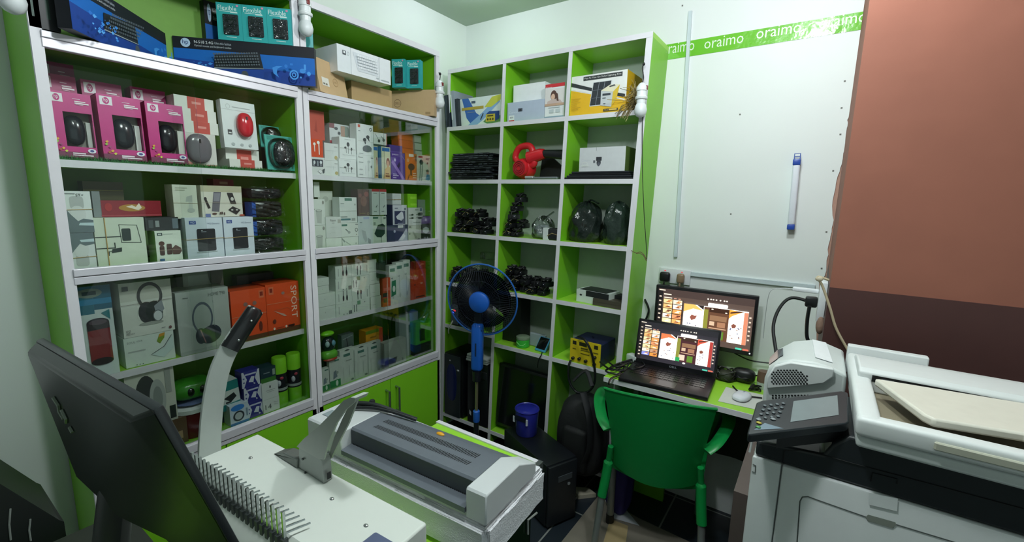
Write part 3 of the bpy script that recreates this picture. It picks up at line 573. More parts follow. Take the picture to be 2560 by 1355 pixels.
# --- left cabinet, bottom
hb = [('r', .55, .0, 1, .03, 'B0B4A8'), ('e', .40, .45, .24, .42, '3C4040'), ('e', .62, .45, .17, .32, 'A8AEAA'), ('e', .62, .45, .10, .20, '8A928E'), ('r', .84, .04, .97, .26, '26302E'), ('r', .80, .50, .92, .94, 'A0A69E')]
carton('headphone_box', 'white box printed with a grey ear cup on the lowest shelf', 'headphone box', C, (320,1035,441,1000,318,930), .05, LE+.09, .12, 'C8CCBF', hb, None)
carton('brown_box', 'brown box with a pink end on the lowest shelf beside the bucket', 'box', C, (345,1150,470,1085,345,1035), .05, LE, .12, '5A4632', [('r', .70, .2, .9, .5, 'A08868')], None, h=.089)
bq = at_x(480, 1050, XC-.10); t = thing('plastic_tub', 'dark red plastic tub with a white lid on the lowest shelf', 'tub', (bq.x, bq.y, LE))
MB().lathe([(.048, 0), (.056, .09)], M('5A1C22', .2), 24).build('body', t); MB().lathe([(.060, .09), (.061, .104), (.052, .112), (.0, .114)], M('CFD6D4', .35), 24).build('lid', t)
o = MB(); o.ell((bq.x, bq.y, LE+.121), (.058, .052, .007), M('6A78A0', .2), 20, 6); tag(o.build('disc_pack'), 'shiny multicoloured disc pack lying on the tub lid', 'pack')
gp = MB(); gp.ell((bq.x+.005, bq.y+.003, LE+.165), (.05, .062, .034), M('3A8A28', .25, bump=.2), 20, 8, .7); gp.ell((bq.x+.03, bq.y-.012, LE+.165), (.03, .018, .022), M('10180E', .2), 14, 8); gp.ell((bq.x+.03, bq.y+.022, LE+.165), (.03, .018, .022), M('10180E', .2), 14, 8); gp.box(bq.x+.05, bq.x+.054, bq.y+.03, bq.y+.055, LE+.145, LE+.16, M('C8D4C4'))
tag(gp.build('green_pouch'), 'green and black pouch heaped on the disc pack on the tub', 'pouch')
bq2 = at_x(430, 1060, XC-.06)
ch = [('r', 0, .68, 1, 1, '23807E'), ('r', 0, 0, 1, .22, '23807E'), ('p', [(.12, .44), (.70, .56), (.82, .40), (.5, .26)], '22282A'), ('r', .2, .24, .5, .30, '22282A')]
carton('charger_box', 'teal and white charger box leaning beside the grey lever', 'charger box', C, (556,1000,602,992,556,908), .06, LE+.055, .06, 'D0D8D4', ch, None, roll=-4, h=.105)
carton('camera_box', 'small blue and white box with a round lens print at the cabinet front', 'box', C, (578,1072,624,1056,567,1012), .035, LE, .05, 'CBD9E4', [('r', 0, 0, 1, .12, '3C82C4'), ('e', .42, .84, .36, .15, '3A86D8'), ('e', .45, .42, .30, .26, 'BCC6C8'), ('o', .45, .42, .30, .26, .3, '3A4248'), ('r', .86, .3, .94, .7, '8098A8')], None, h=.075)
carton('support_carton', 'teal carton under the leaning charger box, behind the lens box', 'box', C, (556,1045,602,1036,556,1000), .09, LE, .05, '1F7472', [('r', 0, 0, 1, .35, '254A6A')], None, h=.054)
for i in range(3):
    ys = ((1049, 1000), (1000, 949), (949, 888))[i]
    us = [('r', 0, 0, 1, 1, 'D4D8E4'), ('p', [(.10, 1), (.90, 1), (.72, .5), (.90, 0), (.10, 0), (.28, .5)], '2C2F86'), ('r', .18, .76, .80, .86, 'C8CCE0'), ('p', [(.36, .32), (.52, .64), (.70, .60), (.62, .24)], 'D8DCE8'), ('p', [(.62, .24), (.70, .20), (.74, .12), (.64, .10)], 'B8BCD0'), ('e', .1, .35, .05, .05, '5A60A0'), ('e', .1, .6, .05, .05, '5A60A0')]
    carton('usb_drive_box', ['lowest', 'middle', 'topmost'][i]+' purple and white flash drive box of the tilted stack of three', 'drive box', C, (613+[6,-2,-9][i], ys[0], 658+[6,-2,-9][i], ys[0]-8, 0, 0), .045, LE+.0005+i*.0605, .05, '2C2F86', us, 'purple flash drive boxes', h=.06)
wa = [('e', .5, .75, .05, .09, '5A6062'), ('r', .25, .52, .8, .56, 'AAB0B0'), ('r', .3, .42, .74, .46, 'B4BABA')]
o, wd, h1 = carton('cable_box', 'lower white box marked with a number beside the spray cans', 'cable box', C, (660,1040,700,1025,657,1007), .04, LE, .05, 'D9DEDC', [('t', '14', .12, .25, .5, .62, '5A605E'), ('t', 'Plus', .66, .58, .88, .70, '9AA09E'), ('t', 'Max', .66, .42, .88, .54, '9AA09E')], 'small white cable boxes by the spray cans', h=.052)
o, wd, h2 = carton('cable_box', 'upper white box with a tiny dark emblem beside the spray cans', 'cable box', C, (657,1007,697,994,649,956), .04, LE+h1+.001, .05, 'DDE2E0', wa, 'small white cable boxes by the spray cans', h=.062)
carton('dark_teal_box', 'dark green box on top of the two small white boxes', 'box', C, (652,955,690,944,647,905), .05, LE+h1+h2+.002, .05, '1F3A44', [('r', 0, 0, 1, .3, '3C7A30'), ('r', .2, .6, .6, .66, '8A98A0'), ('r', .78, .4, .95, .8, '9AA8A0')], None, h=.058)
for i, (px, py) in enumerate(((703, 1005), (738, 995))):
    q = at_x(px, py, XC-.065); t = thing('spray_can', ['lime and black spray can next to the small white boxes', 'lime and black spray can next to the green cabinet side'][i], 'spray can', (q.x, q.y, LE), (0, 0, 0), 'lime spray cans')
    m = MB(); m.lathe([(.024, 0), (.026, .004), (.026, .062)], M('7AC42A', .25), 24); m.lathe([(.0262, .062), (.0262, .135)], M('22252A', .25), 24, cap=False); m.lathe([(.0264, .068), (.0264, .078)], M('9AA4A0', .3), 24, cap=False); m.ell((.022, -.004, .118), (.006, .008, .008), M('B03A50', .3), 10, 6); m.ell((.018, -.013, .098), (.009, .008, .014), M('BFC4CC', .3), 10, 6); m.build('can_body', t)
    MB().lathe([(.0262, .135), (.0262, .19), (.024, .197), (.0, .198)], M('8AD42E', .3), 24).build('cap', t)
# --- right cabinet, upper shelf
def c_(name, label, px, back, base, depth, body, items=(), group=None, **k): return carton(name, label, 'box', C, px, back, base, depth, body, items, group, **k)
ear = lambda col: [('e', .52, .68, .09, .10, '3A3E42'), ('l', [(.52, .60), (.52, .26)], .025, '5A5E62'), ('e', .34, .52, .07, .05, '3A3E42'), ('l', [(.38, .50), (.40, .28)], .02, '5A5E62'), ('e', .72, .48, .05, .07, '3A3E42'), ('l', [(.72, .42), (.72, .24)], .02, '5A5E62'), ('t', 'earphones', .30, .88, .68, .925, '6A7074'), ('t', 'Type-C earphones', .14, .16, .90, .21, '9AA0A2'), ('l', [(0, .50), (.95, .46)], .012, 'A8A8A0')]
bud = [('l', [(.2, .80), (.2, .40), (.2, .40)], .001, W), ('e', .30, .72, .10, .08, 'F0F0EE'), ('r', .27, .30, .33, .70, 'F0F0EE'), ('e', .62, .82, .12, .09, 'F0F0EE'), ('r', .62, .15, .70, .82, 'F0F0EE')]
c_('earphone_box', 'orange box printed with white earbuds at the left of the upper earphone shelf', (778,389,808,391,777,341), .05, LB+.068, .04, 'D8502C', bud, None, h=.068)
c_('earphone_box', 'white box printed with dark pictured earbuds under the orange earbud box', (781,441,813,443,778,391), .045, LB, .05, 'D5D9D8', [('r', .03, .46, .86, .88, '3E4450'), ('e', .2, .70, .08, .10, 'D5DAE0'), ('e', .70, .72, .09, .10, 'D5DAE0'), ('r', .12, .5, .18, .68, 'D5DAE0'), ('r', .66, .5, .72, .7, 'D5DAE0'), ('r', .40, .5, .5, .78, '9AA2AC'), ('p', [(.42, .2), (.60, .32), (.80, .2), (.66, .06)], 'E4E6E6'), ('l', [(.42, .2), (.60, .32), (.80, .2), (.66, .06), (.42, .2)], .012, '6A7074'), ('p', [(.78, .3), (.98, .38), (.92, .12), (.84, .1)], '50585C')], None, h=.067)
wb = [('r', .70, .78, .95, .84, 'B0B4B2'), ('e', .82, .18, .12, .12, 'B8A870'), ('l', [(.05, .55), (.8, .58)], .008, 'A8AEB0'), ('l', [(.6, .4), (.6, .62)], .012, 'A8AEB0')]
o, wd, h1 = c_('earphone_box', 'lower white box with a small gold seal, upper earphone shelf', (813,443,848,444,812,400), .05, LB, .05, 'DADEDD', wb, 'white boxes with a gold seal')
c_('earphone_box', 'upper white box with a small gold seal, upper earphone shelf', (812,398,846,400,808,356), .055, LB+h1+.001, .05, 'D6DAD9', wb, 'white boxes with a gold seal')
o, wd, h1 = c_('earphone_box', 'lower white box printed with three dark wired earphones', (849,444,891,446,848,396), .04, LB, .05, 'E2E6E6', ear(0), 'white wired earphone boxes')
c_('earphone_box', 'upper white box printed with three dark wired earphones', (850,392,890,394,849,341), .045, LB+h1+.001, .05, 'E2E6E6', ear(0), 'white wired earphone boxes')
fz = [('t', 'Fizon', .06, .86, .32, .94, '4A4E52'), ('r', .80, .88, .95, .92, '8A9094'), ('r', .08, .66, .34, .69, '9AA0A2'), ('e', .68, .72, .09, .06, 'C4C8CA'), ('r', .64, .30, .68, .70, 'CDD1D2'), ('e', .82, .50, .05, .06, '8A9094'), ('r', .46, .10, .48, .55, 'CDD1D2'), ('r', .60, .05, .62, .4, 'CDD1D2'), ('r', .10, .34, .28, .38, 'B8BCBE'), ('r', .08, .12, .30, .15, 'AEB4B6')]
o, wd, h1 = c_('earphone_box', 'tall white box printed with pale wired earbuds under the black earbud box', (895,447,936,449,893,386), .035, LB, .045, 'E2E6E6', fz, None)
ba = [('r', .08, .88, .22, .97, 'C85038'), ('o', .85, .86, .08, .06, .4, '4A4E52'), ('r', .10, .76, .22, .78, '6A7074'), ('e', .66, .60, .10, .06, '4A4E52'), ('p', [(.62, .6), (.72, .58), (.76, .46), (.68, .50)], '4A4E52'), ('e', .46, .50, .10, .06, '4A4E52'), ('p', [(.40, .5), (.52, .48), (.52, .36), (.46, .38)], '4A4E52'), ('e', .60, .22, .27, .11, '6A7276'), ('r', .35, .14, .85, .20, '6A7276'), ('l', [(.05, .45), (.98, .44)], .01, 'B0B0A8'), ('r', .10, .04, .34, .06, 'AEB4B6')]
c_('earbud_box', 'tall white box printed with black earbuds and their case', (893,383,934,386,889,307), .04, LB+h1+.001, .045, 'E0E4E4', ba, None)
c_('earbud_box', 'white and red earbud box lying against the top rail, dim behind', (824,340,874,336,818,275), .10, LB+.135, .06, 'CDD0D2', [('r', 0, 0, 1, .13, 'B04048'), ('r', 0, .76, .24, 1, '8A5A60'), ('rr', .55, .38, .96, .94, .12, '7E8A80'), ('r', .55, .40, .75, .92, 'B09080'), ('e', .32, .76, .09, .07, '4A5054'), ('e', .46, .54, .07, .08, '4A5054'), ('t', 'BUDS ACE', .10, .18, .72, .30, '8A7A90')], None, h=.08)
c_('support_carton', 'plain white carton under the white and red earbud box', (824,440,874,440,824,352), .11, LB, .05, 'B8BEBC', [], None, h=.134)
c_('coral_box', 'coral red box at the upper left end of the earphone shelf, above the orange one', (775,337,812,339,773,258), .07, LB+.137, .05, 'C4584A', [('p', [(.3, .3), (.45, .7), (.5, .25)], 'B04A40')], None, h=.11)
c_('cable_card', 'white card printed with a black cable behind the tall earbud box', (934,354,967,353,930,325), .10, LB+.155, .02, 'CFD6D2', [('l', [(.15, .85), (.40, .3)], .03, '4A5052'), ('e', .40, .30, .09, .14, '3A4042'), ('l', [(.55, .75), (.75, .45)], .03, '4A5052'), ('e', .75, .42, .09, .14, '4A5052'), ('r', .96, 0, 1.0, 1, 'B84840')], None, h=.052)
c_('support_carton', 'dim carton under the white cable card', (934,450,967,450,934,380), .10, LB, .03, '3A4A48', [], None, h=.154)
cr = [('r', .08, .86, .92, .97, '2E6CB0'), ('e', .72, .52, .20, .14, '8A4A3A'), ('e', .70, .46, .13, .12, 'D8A88A'), ('p', [(.15, 0), (.95, 0), (.95, .36), (.70, .40), (.35, .30)], 'D9B880'), ('l', [(.05, .50), (.95, .44)], .012, 'A89878'), ('r', .4, .06, .85, .11, '8A5A40'), ('r', .4, .14, .8, .18, '9A6A48')]
c_('earphone_box', 'cream earphone box with a person print and blue left side', (955,450,977,451,954,366), .04, LB, .06, 'D5D5B8', cr, 'cream earphone boxes with a person print', side='3A80C0')
c_('earphone_box', 'narrow cream earphone box edge beside the tall white boxes', (935,449,946,450,934,364), .06, LB, .06, 'C4C2A0', cr, None)
pu = [('p', [(.0, .62), (.12, .72), (.98, .02), (.80, 0)], '9A7AC8'), ('t', 'pajo', .08, .88, .52, .96, 'D8D0EA'), ('e', .26, .72, .07, .06, 'C4B8E0'), ('p', [(.40, .5), (.58, .66), (.66, .55), (.52, .42)], '3A2A5A'), ('r', .1, .04, .34, .08, 'C4B8E0'), ('r', .1, .12, .5, .16, 'C4B8E0'), ('r', .1, .18, .38, .21, 'C4B8E0'), ('l', [(.75, .9), (.95, .75)], .02, 'B8A8DA')]
c_('earphone_box', 'upright purple earphone box with pale lettering', (979,451,1013,452,980,380), .04, LB, .045, '5A3A98', pu, 'purple earphone boxes')
c_('earphone_box', 'purple earphone box rising behind the lettered purple one', (975,440,1007,442,972,341), .09, LB, .04, '4C3488', [('r', .05, .80, .95, .83, '6A50A8')], 'purple earphone boxes', h=.16)
og = [('r', .30, .88, .72, .98, 'E4DCD0'), ('e', .22, .74, .10, .07, 'E0A878'), ('e', .50, .50, .28, .13, '5A3A30'), ('r', .40, .18, .52, .45, '5A3A30'), ('l', [(.30, .20), (.18, 0)], .06, '7A4A34'), ('e', .90, .84, .09, .12, '8A5A28'), ('r', .60, .08, .92, .12, 'E8C8A8'), ('r', .60, .16, .92, .20, 'E8C8A8'), ('r', .60, .24, .88, .28, 'E8C8A8')]
c_('earphone_box', 'upright orange earphone box with a brown print beside the purple one', (1014,452,1043,452,1013,382), .04, LB, .045, 'DE7A2C', og, None)
mi = [('r', .10, .88, .42, .96, 'B84A3A'), ('e', .32, .72, .14, .10, '2C3A38'), ('l', [(.25, .68), (.18, 0)], .05, '3A6A68'), ('l', [(.40, .62), (.32, 0)], .05, '3A6A68'), ('e', .78, .40, .10, .06, '3A3A38'), ('p', [(.60, .06), (.72, .28), (.92, .26), (.98, .08), (.85, .02)], '4A90B0'), ('e', .78, .32, .08, .06, 'C89A80'), ('r', .64, .88, .94, .91, '6A7A70'), ('r', .64, .83, .9, .86, '6A7A70'), ('e', .76, .70, .05, .04, '4A4A48'), ('l', [(.02, .45), (.95, .40)], .01, 'A8A890')]
c_('earphone_box', 'cream earphone box with a teal print at the right end of the upper shelf', (1043,453,1076,453,1043,386), .04, LB, .045, 'DDE4D0', mi, None)
for i in range(6):
    c_('orange_carton', 'flat orange carton in the leaning pile behind the orange earphone box', (1004-i*1.5,450,1038-i*1,452,0,0), .10+.004*i, LB+.0005+i*.0385, .05, ['C8602A', 'D06A2C'][i % 2], [('r', 0, .02, 1, .10, 'A84A20')], 'flat orange cartons in a pile', h=.038)
    c_('white_carton', 'flat white carton in the pile at the right end of the upper shelf', (1043-i*1.2,450,1072-i*1.5,452,0,0), .095+.003*i, LB+.0005+i*.0375, .05, 'C6CEC4', [('r', 0, .0, 1, .12, '6A7A6A')], 'flat white cartons in a pile', h=.037)
# --- right cabinet, second shelf
cup = [('p', [(.20, .56), (.72, .54), (.66, .06), (.28, .08)], 'B8BEB8'), ('e', .46, .56, .27, .05, '8A928C'), ('e', .46, .565, .22, .035, 'C8CEC8'), ('e', .84, .88, .09, .07, '9A9C94'), ('r', .06, .6, .10, .63, '7A8280')]
o, wd, h1 = c_('charger_box', 'lower white box printed with a cup shaped charger', (786,622,816,620,785,564), .04, LC, .06, 'D8DFD6', cup, 'white boxes with a cup shaped charger print')
c_('charger_box', 'upper white box printed with a cup shaped charger', (785,562,814,562,784,498), .042, LC+h1+.001, .06, 'D8DED8', cup, 'white boxes with a cup shaped charger print')
c_('charger_box', 'tall plain pale box standing behind the cup charger boxes', (800,610,836,608,797,456), .11, LC, .05, 'C4CBC0', [('e', .5, .86, .2, .05, 'B0B6AC'), ('l', [(.4, .45), (1, .47)], .01, '8A8A78')], None, h=.235)
c_('white_box', 'small white box with an arc mark at the top left of the second shelf', (786,500,800,499,783,461), .075, LC+h1*2+.012, .035, 'D0D6D0', [], None, h=.06)
o, wd, h1 = c_('earphone_box', 'plain white box lower in the left part of the second shelf', (816,619,856,616,816,591), .036, LC, .06, 'DEE6DC', [], None, h=.045)
c_('earphone_box', 'white box lettered Fizon above the plain white box', (816,590,854,590,814,543), .036, LC+h1+.001, .06, 'D9DEDA', [('t', 'Fizon', .28, .78, .64, .90, '4A4A48'), ('r', .38, .70, .56, .72, '6A6A66'), ('r', .76, .70, .98, .88, 'B4B4AA'), ('r', .28, .50, .72, .52, 'C8CCC8'), ('l', [(.22, .20), (.35, .26), (.65, .22)], .012, 'C0C6C0')], None)
gl = '4A7A6A'
o, wd, h1 = c_('adapter_box', 'lowest white adapter box with a slanted cable print, second shelf', (855,615,896,613,854,589), .036, LC, .05, 'DCE4DA', [('p', [(.02, .95), (.22, .60), (.16, .5), (0, .8)], '8A968E'), ('l', [(.25, .55), (.50, .25)], .05, 'AAB4AC'), ('e', .85, .35, .04, .08, 'A8B2AA')], None, h=.045)
o, wd, h2 = c_('adapter_box', 'middle white adapter box with a green tag and cable print', (854,588,896,587,852,556), .036, LC+h1+.001, .05, 'DBE2DA', [('r', .02, .78, .34, .92, gl), ('l', [(.25, .55), (.42, .35)], .05, '7A8480'), ('e', .44, .32, .08, .10, 'A8B0AA'), ('o', .88, .48, .09, .14, .3, '6A7470'), ('r', .82, .86, .98, .92, '8A9490'), ('e', .88, .14, .03, .04, '8A8A70')], None, h=.058)
c_('adapter_box', 'tall white adapter box with a green tag on its top edge', (850,551,893,552,847,493), .04, LC+h1+h2+.002, .05, 'D3DBD6', [('r', .30, .86, .72, .97, gl), ('r', .06, .74, .26, .77, '9AA6A0'), ('r', .02, .22, .42, .25, '6A7A74'), ('r', .03, .10, .60, .17, '4A7A80'), ('r', .66, .08, .88, .18, 'A0A8A2'), ('e', .88, .72, .05, .04, 'A8B0AA'), ('l', [(0, .46), (1, .47)], .01, 'A8AAA0')], None)
o, wd, h1 = c_('adapter_box', 'grey white box with a blue tag near the pane seam', (897,612,933,609,895,541), .036, LC, .05, 'C0CCCB', [('r', .36, .90, .76, .98, 'A4B0CC'), ('p', [(.22, .55), (.48, .50), (.60, .20), (.48, .12), (.3, .3)], 'A4AEAE'), ('p', [(.62, .28), (.84, .20), (.82, .04), (.66, .10)], '8A9696'), ('r', .1, .78, .26, .81, '8A9898'), ('r', .12, .02, .4, .05, '7A8686')], None)
o, wd, h2 = c_('charger_box', 'white box printed with a dark green plug adapter and cord, at the pane seam', (933,609,967,606,932,541), .036, LC, .05, 'D3DED0', [('r', .02, .92, .40, .98, '4A7868'), ('l', [(.60, 1), (.62, .0)], .022, '24383A'), ('p', [(.10, .40), (.36, .70), (.72, .74), (.90, .66), (.86, .38), (.60, .26), (.28, .28)], '1E3C38'), ('r', .78, .90, .95, .97, '7A8A80'), ('r', .06, .70, .2, .8, '9AA69C')], None)
c_('maroon_box', 'dim maroon box with a pale blossom print on the grey white box', (896,538,924,537,893,463), .06, LC+h1+.001, .05, '5A4640', [('e', .5, .55, .28, .2, '7A5A50'), ('e', .75, .82, .2, .1, '8A5650'), ('e', .2, .76, .14, .08, '7A5450'), ('r', .1, .08, .62, .11, '7A7248'), ('o', .85, .08, .1, .05, .4, '8A8060')], None, h=.115)
for i, (a, b) in enumerate(((929, 948), (948.5, 966))):
    c_('cable_box', ['left', 'right'][i]+' one of the two tall white boxes with a red top at the pane seam', (a+2,538,b+1,537,a,472), .05, LC+max(h1,h2)+.004, .05, 'CFD8D4', [('r', 0, .90, 1, 1, 'B83A40'), ('r', .2, .82, .7, .85, '8A9490'), ('p', [(.5, .32), (.7, .40), (.68, .34), (.5, .27)], '5A6464'), ('r', .2, .12, .6, .15, '7A8484')], None, h=.115)
nv = [('p', [(.50, .14), (.78, .54), (.92, .80), (.98, .55), (.98, .10), (.80, .02)], 'B8BCCC'), ('p', [(.55, .16), (.76, .5), (.88, .38), (.72, .12)], 'DADDE4'), ('e', .34, .66, .05, .08, 'AAB0C4'), ('r', .5, .84, .76, .98, 'D8DADC'), ('r', .36, .08, .5, .14, '8A90AC')]
o, wd, h1 = c_('charger_box', 'lower navy box printed with a white plug charger', (969,606,1020,602,967,557), .036, LC, .06, '30365A', nv, 'navy charger boxes', h=.086)
c_('charger_box', 'upper navy and white box printed with a white plug charger', (982,556,1017,555,980,500), .036, LC+h1+.001, .06, '363C60', [('r', 0, .70, 1, 1, 'CFD2DA'), ('r', 0, 0, .12, 1, 'CFD2DA'), ('r', .88, 0, 1, 1, 'CFD2DA'), ('r', .0, 0, 1, .03, 'CFD2DA'), ('r', .14, .82, .36, .86, '5A607A'), ('e', .87, .80, .07, .05, '5A607A'), ('p', [(.22, .42), (.60, .68), (.70, .62), (.76, .36), (.56, .22), (.30, .28)], 'D8DBE2'), ('l', [(.55, .2), (.75, .34)], .05, 'B8BCC8'), ('p', [(.3, .04), (.7, .04), (.66, .1), (.34, .1)], '8A90A8')], 'navy charger boxes', h=.092)
c_('white_box', 'small white box with a rubber band on top of the navy charger boxes', (981,498,1003,499,978,467), .05, LC+h1+.094, .045, 'D0D6D6', [('e', .25, .45, .1, .06, '9AA09A')], None, bands=(.45,), h=.052)
c_('lime_box', 'bright lime box standing at the back of the second shelf', (1019,505,1042,505,1018,466), .06, LC+.1665, .045, '8AD024', [('r', .3, .62, .95, .80, 'A4E040'), ('r', .3, .15, .95, .30, 'A4E040')], None, h=.066)
o, wd, h1 = c_('beige_box', 'pale beige box printed with small tools beside the navy charger box', (1021,601,1053,599,1019,558), .036, LC, .05, 'C9CFC0', [('p', [(.30, .62), (.42, .64), (.70, .24), (.58, .14)], 'A8ACA0'), ('e', .10, .50, .06, .06, '8A8E84'), ('r', .76, .56, .94, .60, '7A7E74'), ('e', .80, .12, .11, .09, '4A4E4A'), ('r', .05, .88, .2, .96, '8A8E84'), ('e', .86, .7, .05, .04, '9A9E94')], None, h=.08)
c_('cable_box', 'white box printed with two black cables on the beige box', (1021,554,1057,553,1019,505), .036, LC+h1+.001, .05, 'D8DDD9', [('r', .80, .80, .95, .97, '5A6A98'), ('r', .46, .86, .70, .90, '6A7072'), ('rr', .66, .54, .99, .72, .04, '2A3434'), ('rr', .66, .36, .99, .48, .04, '2A3434'), ('r', .52, .60, .68, .62, '2A3434'), ('r', .52, .42, .68, .44, '2A3434'), ('e', .26, .60, .08, .05, '3A4242'), ('e', .26, .42, .08, .05, '3A4242'), ('l', [(.05, .60), (.22, .60)], .02, '3A4242'), ('l', [(.05, .42), (.22, .42)], .02, '3A4242'), ('r', .3, .15, .8, .19, 'A0A6A4')], None, h=.085)
c_('grey_pack', 'translucent grey pack behind, right end of the second shelf', (1046,590,1067,588,1045,470), .085, LC, .03, '8FA094', [('e', .7, .35, .25, .06, '6A8078'), ('r', 0, .55, 1, .56, 'A8B8AC')], None, h=.205)
c_('charger_box', 'purple and black box with a white hexagon, right end of the second shelf', (1054,598,1078,596,1056,541), .036, LC, .05, '2A2C30', [('r', 0, .70, 1, 1, '6A4A90'), ('e', .45, .86, .10, .06, 'D0C0E0'), ('p', [(.45, .58), (.75, .51), (.75, .36), (.45, .29), (.15, .36), (.15, .51)], 'C4CCD0'), ('r', .28, .02, .38, .16, 'C4CCD0'), ('r', .55, .02, .65, .16, 'C4CCD0')], None)
# --- right cabinet, third shelf
for i, (px, h_) in enumerate((((796,803,841,796,0,0), .055), ((795,765,839,760,0,0), .055), ((794,714,822,712,0,0), .032), ((794,697,822,695,0,0), .032))):
    zz = LDr+[0, .056, .112, .145][i]
    c_('white_box', ['lowest', 'second from bottom', 'third from bottom', 'topmost'][i]+' plain white box at the left end of the third shelf', px, .045, zz, .06, 'CCD6CE', [('r', .38, .5, .42, .6, 'A8B2AA')], None, h=h_)
cb = lambda q: [('r', .16, .2, .20, .8, '9AA49E'), ('l', [(.46, 1), (.46, .55)], .03, '2C3032'), ('e', .46, .42, .05, .24, '2C3032'), ('l', [(.68, 1), (.68, .55)], .03, '2C3032'), ('e', .68, .42, .05, .24, '2C3032')] if q else [('r', .16, .2, .20, .8, '9AA49E'), ('r', .78, .05, .98, .34, '6A7472'), ('e', .66, .12, .03, .06, '8A9490'), ('e', .46, .12, .03, .06, '8A9490')]
cb2 = lambda q: [('l', [(.32, .1), (.32, .7)], .03, '2C3032'), ('l', [(.5, .1), (.5, .7)], .03, '2C3032'), ('e', .32, .66, .04, .2, '2C3032'), ('e', .5, .66, .04, .2, '2C3032'), ('r', .85, .2, .88, .8, '9AA49E')] if q else [('r', .08, .1, .12, .7, '5A6462'), ('r', .22, .1, .26, .7, '5A6462'), ('r', .28, .66, .46, .98, '6A9A78'), ('e', .7, .8, .03, .06, '8A9490')]
for r in range(4):
    c_('cable_box', ['lowest', 'second from bottom', 'third from bottom', 'topmost'][r]+' white cable box in the left column of the cable pile, third shelf', (840,0,881,0,0,0) if 0 else (841-r*.6,795-r*30,881-r*.6,787-r*30,0,0), .04, LDr+r*.0545, .05, 'CCD8CE', cb(r % 2), 'white cable boxes piled on the third shelf', h=.054)
    c_('cable_box', ['lowest', 'second from bottom', 'third from bottom', 'topmost'][r]+' white cable box in the right column of the cable pile, third shelf', (881.5-r*.6,787-r*30,925-r*.6,780-r*30,0,0), .042, LDr+r*.0545, .05, 'CAD6CC', cb2(r % 2), 'white cable boxes piled on the third shelf', h=.054)
for i in range(4):
    c_('white_carton', ['lowest', 'second from bottom', 'third from bottom', 'topmost'][i]+' small white carton of the stack behind the pane seam, third shelf', (927-[0,1,2,5][i],776,953-[0,2,3,9][i],771,0,0), .045, LDr+i*.0575, .05, 'C8D2C6', [('r', .2, .3, .5, .34, 'AAB4AA')], 'small white cartons by the pane seam', h=.056)
hp = at_x(953, 690, XC-.035)
m = MB(); m.tube([(hp.x-.0, hp.y, LDr+.16), (hp.x, hp.y, 1.225)], .011, M('2A5238', .3), 10); m.rbox(hp.x-.016, hp.x+.012, hp.y-.02, hp.y+.02, LDr+.14, LDr+.215, .006, M('1E3A28', .3), 2)
tag(m.build('dark_green_bottle'), 'dark green bottle shape hanging behind the pane seam, above an orange pack', 'bottle')
c_('orange_pack', 'orange and black hanging pack under the dark green bottle', (958,770,977,765,957,690), .035, LDr, .02, 'C2482A', [('r', 0, .34, .7, .48, '2A2A26'), ('r', .6, 0, .66, 1, 'D8A080'), ('r', .1, .55, .9, .66, 'D8705A'), ('r', .05, .14, .6, .30, '4A4A30')], None, h=.135)
gt = [('r', .1, .84, .8, .92, '4A7A6A'), ('l', [(.45, .7), (.45, .2)], .05, 'A8B4AA'), ('e', .5, .2, .12, .06, 'B4BEB4'), ('r', .2, .66, .5, .68, '8A9690')]
for i, (a, b, bk_, h_) in enumerate(((975,992,.04,.19), (992,1009,.04,.20), (1009,1026,.045,.205))):
    c_('cable_pack', ['left', 'middle', 'right'][i]+' tall white cable pack between the orange pack and the orange box', (a,765-i*7,b,760-i*7,0,0), bk_, LDr, .03, 'CED8D0', gt if i != 0 else gt+[('p', [(.2, .2), (.9, .25), (.9, .62), (.3, .6)], '2A7A5A'), ('e', .6, .4, .2, .08, 'D0D8D0')], 'tall white cable packs', h=h_)
c_('earphone_box', 'tall orange box at the right end of the third shelf', (1028,746,1065,738,1025,664), .04, LDr, .06, 'D04A1C', [('e', .3, .8, .08, .03, 'E0A080'), ('e', .75, .8, .07, .03, 'E0A080'), ('e', .25, .5, .07, .03, '8A3A20'), ('e', .7, .52, .08, .03, 'E8B090'), ('r', .3, .05, .9, .09, '4A2A18')], None, h=.15)
c_('orange_pouch', 'small crumpled orange pack on the tall orange box', (1040,662,1064,658,1040,640), .05, LDr+.151, .04, 'B03A1A', [('p', [(.2, .3), (.6, .8), (.9, .6), (.6, .5)], 'E08060')], None, h=.035)
c_('black_box', 'dim dark box at the back of the third shelf above the cable packs', (990,690,1030,684,988,645), .16, LDr, .04, '22262C', [], None, h=.22)
